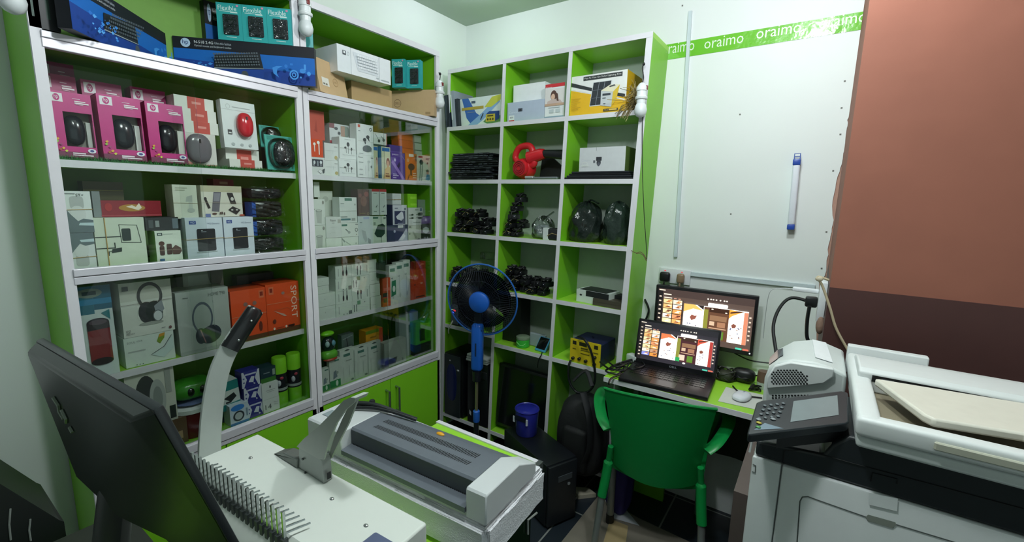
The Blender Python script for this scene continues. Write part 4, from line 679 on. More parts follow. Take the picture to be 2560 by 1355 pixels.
# --- right cabinet, bottom
for i, (a, b, h_, bk_) in enumerate(((803,824,.10,.04), (826,852,.13,.04), (852,888,.155,.045), (888,922,.15,.045), (921,953,.15,.045))):
    pk = [('r', .25, .78, .70, .86, '4A7A6E'), ('p', [(.3, .96), (.5, .99), (.7, .96), (.6, .94), (.4, .94)], '4A5A54'), ('r', .4, .64, .8, .67, '9AA69E'), ('r', .2, .1, .24, .5, 'B8C4BC'), ('r', .6, .15, .64, .5, 'B8C4BC'), ('e', .8, .06, .1, .03, '7A8A80'), ('r', .94, 0, 1, .9, 'A8B4AC')]
    if i < 2: pk = [('r', 0, 0, 1, .26, '2E8A50'), ('e', .65, .14, .12, .1, 'CFE0D4'), ('p', [(.3, .3), (.7, .36), (.6, .6), (.36, .55)], '7A8A94'), ('e', .7, .5, .12, .05, '9AA8A0'), ('r', .5, .9, .9, .95, '4A7A6E')]
    c_('cable_pack', ['small white and green hanging pack at the far left of the lowest shelf', 'larger white and green hanging pack, second from the left on the lowest shelf', 'white cable pack third from the left on the lowest shelf', 'white cable pack fourth from the left on the lowest shelf', 'white cable pack just left of the pane seam, lowest shelf'][i], (a,980-i*10,b,970-i*11,0,0), bk_, LE, .02, 'CAD4CC', pk, 'white hanging cable packs on the lowest shelf', h=h_)
q = at_x(820, 870, XC-.06); t = thing('headphone_pack', 'lime topped clear pack of green headphones above the small white packs', 'headphone pack', (q.x, q.y, LE+.155))
m = MB(); m.ell((0, 0, .085), (.02, .03, .012), M('7AD020', .3), 18, 8); m.build('lid', t)
m = MB(); m.ell((.004, 0, .04), (.022, .032, .035), M('1A2028', .2), 16, 8); m.ell((.018, .012, .045), (.01, .012, .014), M('6AA0B8', .25), 12, 8); m.ell((.018, -.014, .045), (.01, .01, .014), M('A8C4C8', .25), 12, 8); m.build('headphones', t)
m = MB(); m.ell((.006, 0, -.005), (.026, .036, .022), M('6AB83A', .3), 18, 8, .8); m.ell((.012, .0, -.022), (.022, .032, .010), M('B8402A', .35), 16, 8); m.build('green_pouch', t)
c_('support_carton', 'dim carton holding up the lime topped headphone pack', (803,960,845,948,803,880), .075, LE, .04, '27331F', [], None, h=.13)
c_('gadget_box', 'dim grey boxed black cable behind the white cable packs', (855,880,885,872,850,830), .10, LE, .03, '5A6A66', [('l', [(.4, .9), (.6, .5), (.3, .3)], .06, '16181A'), ('l', [(.1, .9), (.9, .95)], .04, '9AA8A4')], None, h=.20)
c_('yellow_box', 'yellow box with an orange side behind the white cable packs', (915,860,957,850,912,820), .08, LE, .05, 'D89A1E', [('r', .78, 0, 1, 1, 'C84820'), ('r', .25, .80, .6, .84, '9A7010'), ('r', 0, .92, .76, 1, '6A8A20')], None, h=.195)
tb = [('p', [(.02, .30), (.58, .34), (.50, .08), (0, .06)], '3A4444'), ('r', .8, .1, .85, .2, '6A7A74')]
c_('tablet_box', 'white box printed with a dark flat tablet, right of the pane seam', (962,930,1016,909,959,870), .04, LE, .04, 'BCC8BE', tb, None, h=.125)
c_('tablet_box', 'pale blue grey box behind the tablet box', (1000,905,1046,890,995,800), .09, LE, .03, '93A5A4', [('rr', .5, .55, .8, .75, .04, '2E4A44'), ('r', .12, .4, .16, .5, '5A7A74'), ('p', [(.55, .10), (.75, .40), (.82, .1)], '3A4440')], None, h=.225)
c_('lime_box', 'upright lime box with a dark window at the right end of the lowest shelf', (1040,900,1078,884,1036,808), .05, LE+.06, .04, '4CB420', [('p', [(.25, .12), (.62, .10), (.58, .66), (.24, .66)], '1E3A1E'), ('r', .6, .76, .8, .80, '1E4A10'), ('r', .7, .15, .75, .5, '2A7A14'), ('r', .8, .15, .84, .5, '2A7A14')], None, h=.12)
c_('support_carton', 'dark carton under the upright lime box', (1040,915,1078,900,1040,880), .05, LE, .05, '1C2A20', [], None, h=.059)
# --- bulbs on holders hanging at the cabinet edges
def bulb(label, loc, s=1.0, cord=.10, side=.02):
    t = thing('hanging_bulb', label, 'bulb', loc, (0, 0, 0), 'unlit bulbs in white holders'); wp_ = M('DFE4E6', .3)
    m = MB(); m.lathe([(.0, 0), (.006, .0005), (.016*s, .006*s), (.0225*s, .016*s), (.0245*s, .028*s), (.021*s, .044*s), (.0165*s, .052*s)], M('D9DFE2', .35), 24, cap=False); m.build('bulb_globe', t)
    m = MB(); m.lathe([(.0165*s, .050*s), (.0175*s, .062*s), (.0175*s, .068*s)], wp_, 24); m.build('bulb_neck', t)
    m = MB(); m.lathe([(.022*s, .068*s), (.024*s, .071*s), (.024*s, .077*s), (.019*s, .080*s), (.0185*s, .098*s), (.021*s, .100*s), (.021*s, .112*s), (.012*s, .126*s), (.006*s, .130*s)], wp_, 24); m.build('lamp_holder', t)
    m = MB(); m.rbox(.010*s, .023*s, -.006, .006, .102*s, .118*s, .002, M('7A2A2A', .4), 2); m.build('switch', t)
    m = MB(); m.tube(spline([(0, 0, .128*s), (.003, .002, .15*s), (-.004, 0, .15*s+cord*.5), (0, side*.2, .13*s+cord)]), .0022, M('2A2C2E', .4), 6); m.ell((0, side*.2, .13*s+cord), (.006, .006, .007), M('1A1C1E', .4), 10, 6); m.build('cord', t); return t
q = at_x(766, 92, XC+.028); bulb('unlit white bulb hanging on the strip between the two display cabinets', (q.x, q.y, q.z), 1.0, .04)
q = at_x(1099, 272, XC+.028); bulb('unlit white bulb hanging at the right edge of the cabinet near the corner', (q.x, q.y, q.z), 1.0, .03)
q = at_y(1600, 294, YS-.03); bulb('unlit white bulb hanging at the right edge of the open shelf by the straw', (q.x, q.y, q.z), 1.08, .075)
q = at_x(36, 36, XC+.03); bulb('unlit white bulb at the top left corner by the cabinet side', (q.x, q.y, q.z), 1.0, .05)
# ================================================================== THINGS ON THE OPEN SHELF
S1, S2, S3, S4, S5, S6 = 1.8588, 1.5658, 1.2638, .9648, .6558, .1158
S = 'S'
def s_(name, label, px, back, base, depth, body, items=(), group=None, cat='box', **k): return carton(name, label, cat, S, px, back, base, depth, body, items, group, **k)
so_ = [('p', [(.06, 1), (.22, 1), (.42, .45), (.55, .30), (.42, .02), (.30, .05), (.18, .3)], '3C6AB8'), ('p', [(.20, .02), (.55, .42), (.98, .98), (.98, .75), (.60, .20), (.42, 0)], '8AB0DC'), ('p', [(.62, .62), (.80, .95), (1, 1), (1, .82), (.78, .60)], 'C8CC50'), ('r', .06, .58, .60, .68, 'B8A040'), ('r', .30, .80, .40, .88, '4A5A70'), ('r', .2, .48, .4, .50, '8A98A8'), ('p', [(.60, .12), (.76, .34), (1, .28), (1, .08), (.72, .02)], '5A8A50'), ('r', .66, .10, .88, .36, 'C8B440'), ('p', [(.66, .36), (.74, .46), (.98, .44), (.88, .36)], '2A4A8A'), ('p', [(.88, .36), (.98, .44), (.98, .18), (.88, .10)], '23407A'), ('e', .71, .18, .02, .04, '4A4420'), ('e', .77, .18, .02, .04, '4A4420'), ('e', .83, .18, .02, .04, '4A4420'), ('r', .70, .28, .84, .32, '4A4420'), ('l', [(.60, .40), (.54, .20)], .02, '2A2C30')]
s_('soldering_kit_box', 'white box with blue and lime waves in the top left pigeonhole', (1149,319,1251,308,1149,249), .03, S1, .16, 'DDE6E6', so_)
for i in range(3):
    s_('dark_sheet', ['leftmost', 'middle', 'rightmost'][i]+' thin dark panel standing in the top left pigeonhole', ([1115,1131,1141][i],325-i*2,[1126,1139,1148][i],323-i*2,[1112,1121,1139][i],[238,228,247][i]), .0+.005*i, S1, .17, ['2A3440', '9AA4B0', '232B34'][i], [('r', .0, .2, .3, .9, ['3A4652', 'DDE4EA', '2E3842'][i])], 'thin dark panels', cat='panel', roll=-5, rough=.2)
s_('printer_box', 'blank white box lying on the pale blue camera box', (1283,258,1362,247,1281,215), .05, None, .15, 'E6EAEC', [], h=None)
cs = [('t', 'Canon', .04, .44, .30, .54, 'D8E0EE'), ('r', .30, .50, .42, .66, '4A505E'), ('e', .36, .57, .03, .05, '2A2E38'), ('r', .05, .08, .20, .34, 'E0E6EA'), ('r', .05, .04, .20, .09, 'C03A40'), ('t', 'eos', .08, .18, .17, .26, '5A6068')]
s_('camera_box', 'pale blue grey camera box with a tiny camera print, under the blank white box', (1268,308,1360,304,1268,258), .02, S1, .18, 'B4C0D4', cs)
ca = [('r', 0, .90, 1, 1, 'C83038'), ('t', 'Canon', .04, .88, .34, .935, 'F0E4E4'), ('r', 0, .42, 1, .86, 'DCD8D6'), ('e', .45, .66, .16, .15, '5A4038'), ('e', .42, .62, .10, .09, 'DDB8A0'), ('p', [(.10, .42), (.14, .50), (.40, .56), (.80, .52), (.92, .42)], 'C8B4AE'), ('p', [(.52, .76), (.66, .70), (.72, .48), (.62, .50)], '5A4038'), ('r', .0, .36, 1, .43, 'C0A088'), ('r', .25, .16, .48, .26, 'BCC6CA'), ('r', .58, .16, .82, .26, 'BCC6CA'), ('r', .2, .30, .8, .32, 'A8B2B6'), ('r', 0, .02, 1, .06, '8AA0B4')]
s_('printer_box', 'upright white and red printer box with a photo of a reader, top middle pigeonhole', (1361,304,1409,299,1365,212), .02, S1, .15, 'E2E6E8', ca)
kt = [('p', [(0, 0), (1, 0), (1, .36), (.55, .44), (0, .66)], 'E4B423'), ('p', [(0, .76), (.4, .58), (.98, .34), (.98, .42), (.4, .66), (0, .86)], '33373A'), ('p', [(0, .68), (.4, .52), (.98, .27), (.98, .30), (.4, .56), (0, .72)], 'E8EAE6'), ('r', .24, .86, .92, .96, '34383A'), ('t', 'Pay As You Go Solar Lighting Kits', .26, .885, .90, .935, 'E6E8E4'),
      ('p', [(.37, .20), (.70, .20), (.76, .80), (.42, .80)], 'D8DCDC'), ('p', [(.38, .22), (.68, .22), (.74, .78), (.43, .78)], '30363C'), ('l', [(.48, .22), (.53, .78)], .006, '9AA2AA'), ('l', [(.58, .22), (.63, .78)], .006, '9AA2AA'), ('l', [(.39, .40), (.70, .40)], .006, '6A727A'), ('l', [(.41, .59), (.72, .59)], .006, '6A727A'),
      ('p', [(.57, .20), (.76, .14), (.78, .50), (.57, .56)], 'C4CACC'), ('p', [(.76, .14), (.84, .30), (.89, .66), (.78, .50)], 'D8B83A'), ('p', [(.57, .56), (.78, .50), (.89, .66), (.72, .68)], 'E6E2C4'), ('r', .60, .43, .74, .48, '3A4048'), ('r', .6, .36, .66, .38, '5A6268'), ('r', .62, .22, .66, .24, '5A6268'), ('p', [(.72, .62), (.82, .645), (.80, .675), (.71, .65)], '4A5056'), ('r', .63, .045, .88, .10, '34383A'), ('t', 'Model', .65, .055, .72, .09, 'E0C060'), ('r', .73, .055, .86, .09, 'E0C060')]
kt += [('r', .04, .42-.045*i, .04+random.uniform(.10, .18), .427-.045*i, 'A08020') for i in range(7)]
s_('solar_kit_box', 'large white and yellow carton with a solar panel print in the top right pigeonhole', (1423,297,1563,279,1430,193), .012, S1, .19, 'E6E8E6', kt, side='E0B020')
# straw tuft
q = at_y(1585, 262, YS+.015); sb = MB(); rnd = random.Random(3)
for i in range(240):
    a = Vector((q.x+rnd.gauss(0, .014), YS+rnd.uniform(.0, .10), S1+rnd.uniform(.003, .10))); d = Vector((rnd.gauss(0, .022), rnd.gauss(-.005, .02), rnd.gauss(-.006, .022)))
    if a.x+d.x > sx(-.716, 1.9): a.x -= .02
    a2 = a+d*1.3
    for p in (a, a2):
        if p.y > YS-.005 and p.z < S1+.002: p.z = S1+.003
        p.x = min(p.x, sx(-.717, 1.9)); 
    sb.tube([a, a2], .0011, M(rnd.choice(['8A7A50', 'A08C58', '6A5C3C', 'B8A878']), .8), 4)
for i in range(26):
    a = Vector((q.x-.02+rnd.uniform(-.03, .03), YS-.003, S1+rnd.uniform(.0, .03))); sb.tube([a, a+Vector((rnd.uniform(-.03, .0), -.012, rnd.uniform(-.05, -.015)))], .0012, M(rnd.choice(['8A7A50', '6A5C3C']), .8), 4)
tag(sb.build('straw_nest'), 'messy tuft of dry straw beside the yellow solar carton behind the hanging bulb', 'straw', kind='stuff')
# row 2
xl, xr = sx(-1.808, 1.6), sx(-1.458, 1.6)
rnd = random.Random(5)
for i in range(13):
    w0 = xl+rnd.uniform(0, .02); w1 = xr-rnd.uniform(.0, .05)-(.05 if i > 8 else 0); m = MB(); th = .0095
    m.rbox(w0-(w0+w1)/2, w1-(w0+w1)/2, 0, .19, 0, th, .002, M(rnd.choice(['17191C', '22252A', '1C2024', '2B3036']), rnd.choice([.2, .35, .5])), 1)
    for k in range(8): m.box(w0-(w0+w1)/2+.02+k*.035, w0-(w0+w1)/2+.045+k*.035, -.0008, .0, .003, .006, M(rnd.choice(['0C0D0F', '5A6268', '2E3338']), .4))
    nm = ['lowest', 'second', 'third', 'fourth', 'fifth', 'sixth', 'seventh', 'eighth', 'ninth', 'tenth', 'eleventh', 'twelfth', 'topmost'][i]
    tag(m.build('laptop_part', None, ((w0+w1)/2, YS+.002-.018*(i == 3)+rnd.uniform(0, .012), S2+.0002+i*.0113), (0, 0, R(rnd.uniform(-1.2, 1.2)))), nm+(' black laptop part of the messy pile in the left pigeonhole' if i in (0, 12) else ' black laptop part from the bottom of the messy pile in the left pigeonhole'), 'laptop part', 'black laptop parts piled in the left pigeonhole')
# red blower
q = at_y(1302, 446, YS+.03); t = thing('leaf_blower', 'red handheld blower with a black nozzle tube in the second row middle pigeonhole', 'blower', (q.x, YS+.055, S2), (0, 0, 0)); rd = M('C8202A', .35)
m = MB(); m.lathe([(.0, -.045), (.040, -.045), (.044, -.038), (.044, -.02), (.052, -.01), (.055, .02), (.05, .045), (.0, .05)], rd, 28, (0, 0, .058), a=1)
for r_ in (.034, .024, .014): m.tube([(r_*math.cos(k*PI/12), -.0465, .058+r_*math.sin(k*PI/12)) for k in range(24)], .0028, M('8A141C', .5), 6, closed=True)
m.build('fan_housing', t)
m = MB(); m.tube(spline([(-.035, 0, .09), (-.055, 0, .12), (-.03, 0, .165), (.03, 0, .172), (.055, 0, .14), (.065, 0, .085), (.04, 0, .07)]), .017, rd, 12); m.build('handle', t)
m = MB(); m.tube([(.03, 0, .11), (.10, .004, .128), (.12, .005, .131)], [.034, .030, .024], rd, 16); m.build('outlet_collar', t)
m = MB(); m.tube([(.118, .005, .131), (.232, .012, .122)], [.019, .025], M('1A1C20', .4), 18); m.build('nozzle_tube', t)
b = MB(); b.prism([(0, 0), (.19, 0), (.19, .03), (.02, .165)], 1, 0, .012, M('23262A', .5))
tag(b.build('black_board', None, (sx(-1.29, 1.6), YS+.15, S2), smooth=0), 'dark triangular board leaning behind the red blower', 'board')
m = MB(); m.rbox(0, .19, 0, .03, 0, .012, .003, M('8A9296', .3, .7), 1); m.rbox(.0, .05, -.004, .02, .006, .016, .003, M('C4CCCC', .3, .6), 1)
tag(m.build('metal_bracket', None, (sx(-1.288, 1.6), YS+.004, S2)), 'shiny metal bracket lying in front of the red blower', 'bracket')
for i in range(4):
    a, b = at_y(1409+i*6, 452, YS).x, at_y(1580-i*3, 452, YS).x; m = MB(); m.rbox(-(b-a)/2, (b-a)/2, 0, .20, 0, .0085, .002, M(['1B1D21', '26292E', '17191D', '202329'][i], .3), 1)
    tag(m.build('closed_laptop', None, ((a+b)/2, YS+.002, S2+.0002+i*.0088)), ['lowest', 'second from bottom', 'third from bottom', 'topmost'][i]+' black flat laptop under the white lens box', 'laptop', 'black laptops under the white lens box')
cn = [('t', 'Canon', .05, .42, .24, .52, 'C0C6CC'), ('o', .13, .32, .06, .09, .2, 'D8DCD8'), ('r', .38, .44, .50, .60, '2E3238'), ('e', .44, .36, .045, .13, '3A3E46'), ('e', .44, .30, .03, .08, '5A5E68'), ('r', .32, .36, .36, .46, '5A5E66'), ('r', .06, .20, .22, .28, 'CDD2D0'), ('l', [(.38, 1), (.38, .86)], .006, '7A8084')]
s_('lens_box', 'white camera box with a camera print resting on the flat black laptops', (1447,434,1561,434,1453,370), .02, S2+.0358, .17, 'C9CDD0', cn, side='5A7038')
# piles of adapters: each adapter a brick with a coil of cable
def adapter_pile(x0, x1, z, n, seed, hmax, where, grp):
    rnd = random.Random(seed); placed = []
    k = 0; layer = 0; x = x0+.028; zz = z
    while k < n:
        if x > x1-.028-.012*layer:
            layer += 1; x = x0+.03+.016*layer; zz = z+layer*.046
            if layer > 4: break
        t = thing('power_adapter', 'black adapter wound in its cable, '+where, 'adapter', (x, YS+.055+rnd.uniform(-.02, .03), zz), (0, 0, R(rnd.uniform(-14, 14))), grp)
        bm_ = M(rnd.choice(['141518', '1A1C20', '101114']), rnd.choice([.25, .4]))
        m = MB(); m.rbox(-.024, .024, -.035, .035, .0, .028, .005, bm_, 2); m.ell((.014, -.0352, .018), (.0022, .0012, .0022), M('D0D8E0', .3), 8, 6); m.build('brick', t)
        m = MB(); P = []
        for q in range(46):
            a = q/46*2*PI*4.5; P.append(((.022+.004*math.sin(q*1.7))*math.cos(a), (.034+.004*math.cos(q*2.3))*math.sin(a)*.9, .032+.011*q/46+.003*math.sin(q)))
        P += [(.03, -.03, .05), (.02+rnd.uniform(-.02, .02), -.045, .04), (.0, -.048, .01)]
        m.tube(P, .0032, M('121316', .45), 6); m.build('cable', t)
        if rnd.random() < .4:
            m = MB(); m.tube([(-.025, -.0365, .01), (.0, -.0375, .03), (.026, -.036, .022)], .0012, M('A89A60', .6), 5); m.build('cable_tie', t)
        k += 1; x += .055+rnd.uniform(0, .006)
adapter_pile(sx(-1.80, 1.26), sx(-1.46, 1.26), S3, 13, 11, .2, 'in the third row left pigeonhole', 'black adapters in the third row left pigeonhole')
adapter_pile(sx(-1.43, 1.26), sx(-1.265, 1.26), S3, 8, 12, .25, 'at the left of the third row middle pigeonhole', 'black adapters in the third row middle pigeonhole')
adapter_pile(sx(-1.43, .96), sx(-1.085, .96), S4, 12, 13, .2, 'in the fourth row middle pigeonhole', 'black adapters in the fourth row middle pigeonhole')
adapter_pile(sx(-1.80, .96), sx(-1.47, .96), S4, 9, 14, .15, 'in the fourth row left pigeonhole behind the fan', 'black adapters in the fourth row left pigeonhole')
def bag(label, c, r, mat, seed, knot=None, cat='bag', name='plastic_bag'):
    rnd = random.Random(seed); ph = [rnd.uniform(0, 6) for _ in range(6)]
    t = thing(name, label, cat, c)
    m = MB()
    def fn(u, v):
        a = 2*PI*u; z = v; w_ = (max(0, 1-((v-.35)/.65)**3.2))**.6 if v > .35 else 1.0-.22*(1-v/.35)**3
        w_ = max(w_, .04); k = 1+.07*math.sin(5*a+ph[0]+6*v)+.05*math.sin(9*a+ph[1]-9*v)+.04*math.sin(13*v+ph[2]+3*a)
        return (r[0]*w_*k*math.cos(a), r[1]*w_*k*math.sin(a), r[2]*z+.006*math.sin(11*a+ph[3])*v)
    m.grid(fn, 40, 22, mat); m.build('bag_body', t)
    if knot:
        k = MB(); k.tube(spline([Vector((0, 0, r[2]*.93))]+[Vector(p) for p in knot]), [.012]*1+[.010]*0 if 0 else .008, mat, 8, flat=.5); k.build('bag_tail', t)
    return t
BB = M('1D2623', .16, bump=.6, scale=30)
bag('clear plastic bag with white connectors between the black adapters, third row middle', (sx(-1.20, 1.26), YS+.075, S3), (.06, .05, .115), glass_mat('white_bag', (.78, .82, .82), .15, 2.2, 1.5, .6), 4, [(.03, 0, .12), (.06, .0, .14)])
m = MB(); m.rbox(-.045, .045, -.03, .03, 0, .07, .02, M('A8B0B0', .4, bump=.5), 2); tag(m.build('connector_bundle', None, (sx(-1.20, 1.26), YS+.075, S3)), 'pale bundle of connectors inside the clear bag, third row middle', 'bundle')
m = MB(); m.box(-.018, .018, 0, .04, 0, .06, M('CBD2D0', .4)); tag(m.build('charger_plug', None, (sx(-1.145, 1.26), YS+.012, S3), smooth=0), 'small white block charger at the front of the third row middle pigeonhole', 'charger')
t = thing('power_adapter', 'brown tied black adapter at the right of the third row middle pigeonhole', 'adapter', (sx(-1.108, 1.26), YS+.04, S3)); m = MB(); m.rbox(-.028, .028, -.03, .03, 0, .06, .008, M('191B1E', .4), 2); m.build('brick', t); m = MB(); m.tube([(-.029, -.03, .02), (.0, -.033, .035), (.029, -.03, .028)], .002, M('8A7A50', .6), 5); m.build('cable_tie', t)
bag('large black plastic bag tied at the top, third row right pigeonhole', (sx(-.965, 1.26), YS+.095, S3), (.080, .075, .195), BB, 8, [(.03, -.02, .205), (.075, -.03, .19)])
bag('second black plastic bag leaning by the right upright, third row', (sx(-.798, 1.26), YS+.09, S3), (.064, .07, .20), M('26332D', .16, bump=.6, scale=30), 9, None)
s_('clear_wrap_bundle', 'crinkled clear wrapped bundle on top of the adapters behind the fan', (1200,662,1230,662,1200,640), .10, S4+.145, .05, CLEAR, [], cat='bundle', h=.04)
# row 4 right: devices
o, _, _ = s_('network_switch', 'white and black box shaped device in the fourth row right pigeonhole', (1437,762,1523,776,1437,730), .03, S4, .11, 'D2DAD8', [('e', .14, .58, .04, .08, '3A4042'), ('r', .30, .55, 1, 1, '1C1F22')], cat='device', h=.062, yaw=-8, side='D2DAD8')
m = MB(); m.box(-.075, .075, 0, .10, 0, .002, M('1C1F22', .4)); m.build('black_top', o, (0, .004, .0625))
s_('hard_drive', 'dusty brown flat drive box in front of the white device, fourth row right', (1480,768,1553,778,1480,745), .012, S4, .06, '4A453A', [('r', 0, .5, 1, .54, '3A362C')], cat='device', h=.034, yaw=-4)
s_('black_device', 'small black device at the back right of the fourth row right pigeonhole', (1530,750,1558,754,1530,728), .07, S4, .06, '15171A', [], cat='device', h=.052)
# row 5
t = thing('inverter', 'black inverter with coloured lights behind the fan, fifth row left', 'inverter', (sx(-1.72, .75), YS+.0, .7008))
m = MB(); m.box(-.045, .13, .01, .20, 0, .24, M('15191F', .35)); m.build('body', t, smooth=0)
m = MB(); m.box(-.044, .004, .0, .0095, .01, .13, M('49545A', .4)); 
for k, (u, v, cc, e) in enumerate(((-.034, .10, 'A0F080', 3), (-.022, .096, 'F03040', 4), (-.012, .094, 'F03040', 2), (-.03, .082, '4050F0', 3), (-.02, .08, '4050F0', 3))): m.ell((u, -.001, v), (.004, .002, .004), M(cc, emit=e), 10, 6)
m.build('control_panel', t)
m = MB(); m.tube(spline([(-.03, .0, .03), (-.045, -.02, -.02), (-.05, -.015, -.05)]), .004, M('B0B4A8', .5), 6); m.build('cord', t)
s_('black_case', 'black case standing in the fifth row middle pigeonhole behind the fan', (1236,850,1300,862,1236,760), .08, S5, .10, '121417', [], cat='case', h=.26)
q = at_y(1302, 868, YS+.03); t = thing('wax_jar', 'green jar with a grey lid on the fifth row middle shelf', 'jar', (q.x, YS+.05, S5)); MB().lathe([(.034, 0), (.037, .004), (.037, .04), (.036, .044)], M('3CB43C', .3), 26).build('jar_body', t)
m = MB(); m.lathe([(.036, .044), (.0385, .046), (.0385, .058), (.034, .060), (.0, .0595)], M('7E9078', .4), 26); m.build('lid', t); m = MB(); m.tube([(.0375*math.cos(k*.4-2.6), .0375*math.sin(k*.4-2.6), .022+.008*math.sin(k*1.4)) for k in range(6)], .002, M('8AE080', .4), 5); m.build('print', t)
t = thing('mobile_phone', 'black phone in a light blue case propped beside the green jar', 'phone', (at_y(1348, 880, YS+.03).x, YS+.03, S5+.004), (R(-38), 0, R(-8))); MB().rbox(-.036, .036, 0, .012, 0, .085, .005, M('4AA0C8', .3), 2).build('case', t); MB().rbox(-.030, .030, -.002, .001, .012, .08, .002, M('101316', .12), 2).build('screen', t)
m = MB(); m.rbox(-.05, .05, 0, .02, 0, .075, .004, M('9AA8AC', .3), 1); tag(m.build('grey_parts_tray', None, (at_y(1345, 850, YS+.1).x, YS+.09, S5)), 'pale grey tray leaning behind the blue phone', 'tray')
m = MB(); m.tube(spline([(0, .0, .006), (.012, -.03, .002), (.0, -.036, -.03), (-.006, -.036, -.07)]), .003, M('101214', .4), 6); tag(m.build('loose_cable', None, (at_y(1350, 905, YS).x, YS+.02, S5)), 'thin black cable end hanging off the fifth row middle shelf', 'cable')
# soldering station
a, b = at_y(1426, 897, YS+.02), at_y(1501, 915, YS+.02); wd = b.x-a.x; t = thing('soldering_station', 'yellow fronted soldering station with dark blue case on the fifth row right shelf', 'soldering station', ((a.x+b.x)/2, YS+.012, S5), (0, 0, R(-3)))
m = MB(); m.rbox(-wd/2, wd/2, .004, .17, 0, .115, .003, M('23284E', .4), 1); m.build('case', t)
m = MB(); m.box(-wd/2-.002, wd/2+.002, -.001, .004, -.0, .12, M('D8C022', .4))
art(m, wd, .12, [('r', .07, .76, .20, .92, '2A2818'), ('r', .30, .76, .56, .92, '2A2818'), ('r', .80, .76, .93, .92, '2A2818'), ('r', .36, .56, .66, .60, '6A5C14'), ('r', .36, .42, .66, .46, '6A5C14'), ('r', .08, .56, .20, .60, '6A5C14'), ('r', .78, .58, .95, .62, '6A5C14'), ('r', .36, .64, .60, .70, '5A4E10')], y=-.0012); m.build('front_panel', t, smooth=0)
for u, v in ((.12, .16), (.34, .2), (.56, .17), (.85, .12), (.85, .42)):
    k = MB(); k.lathe([(.008, 0), (.008, -.012), (.006, -.014), (.0, -.014)], M('1A1A16', .4), 16, a=1); k.build('knob', t, (-wd/2+u*wd, -.001, v*.12))
m = MB(); m.tube([(.0, .08, .118), (.0, .08, .128)], .006, M('1A1C30', .4), 8); m.build('top_knob', t)
cb_ = [at_y(x, y, yy) for x, y, yy in ((1445,842,YS-.01), (1462,850,YS-.03), (1478,880,YS-.035), (1487,925,YS-.03), (1485,960,YS-.03), (1468,980,YS-.03), (1442,980,YS-.03), (1424,955,YS-.03), (1421,920,YS-.03), (1427,900,YS-.012))]
m = MB(); m.tube(spline(cb_), .006, M('15181A', .35), 8); tag(m.build('hose_cable'), 'thick black hose cable looping down in front of the soldering station', 'cable')
# bottom row: towers and monitor
t = thing('computer_tower', 'black computer tower with a blue oval front in the bottom left pigeonhole', 'computer', (sx(-1.735, .4), YS+.0, .118))
MB().rbox(-.075, .075, .004, .22, 0, .40, .006, M('14171B', .35), 2).build('case', t)
m = MB(); m.rbox(-.07, .058, -.008, .005, .0, .395, .012, M('2C3436', .4), 2); m.build('front_panel', t); m = MB(); m.ell((-.008, -.0085, .22), (.042, .006, .12), M('1C2456', .2), 24, 12, .8); m.build('blue_oval', t)
m = MB(); m.ell((-.02, -.009, .36), (.005, .003, .005), M('D0D4D8', .3), 8, 6); m.ell((.045, -.009, .31), (.01, .003, .006), M('C8CCD0', .3), 8, 6); m.build('button', t)
t = thing('computer_tower', 'plain black computer tower under white papers in the bottom left pigeonhole', 'computer', (sx(-1.545, .4), YS+.0, .118)); MB().rbox(-.078, .078, .0, .22, 0, .39, .006, M('15181C', .3), 2).build('case', t)
m = MB(); m.rbox(-.07, .07, -.004, .002, .30, .345, .002, M('23272C', .3), 1); m.build('drive_bay', t); m = MB(); m.poly([(-.06, -.0012, .055), (-.045, -.0012, .045), (-.045, -.0012, .07), (-.058, -.0012, .082)], M('C8CCD0', .4)); m.build('sticker', t)
for i in range(3):
    m = MB(); m.rbox(-.085, .07, -.01, .16, 0, .014, .004, M('C4CACA', .5), 2); tag(m.build('paper_pack', None, (sx(-1.54, .4)+.004*i, YS+.0-.004*i, .5105+i*.0155), (0, 0, R(3-3*i))), ['lowest', 'middle', 'topmost'][i]+' flat white paper pack on the plain black tower', 'paper', 'white paper packs on the black tower')
t = thing('monitor', 'switched off black monitor standing in the bottom middle pigeonhole', 'monitor', (sx(-1.262, .3), YS+.035, .118), (R(-4), 0, R(0))); MB().rbox(-.172, .172, 0, .04, .025, .40, .006, M('15181B', .3), 2).build('frame', t); MB().box(-.16, .16, -.0015, .001, .045, .385, M('0E1114', .12)).build('screen', t, smooth=0); MB().rbox(-.08, .08, .0, .10, 0, .024, .006, M('15181B', .35), 2).build('foot', t)
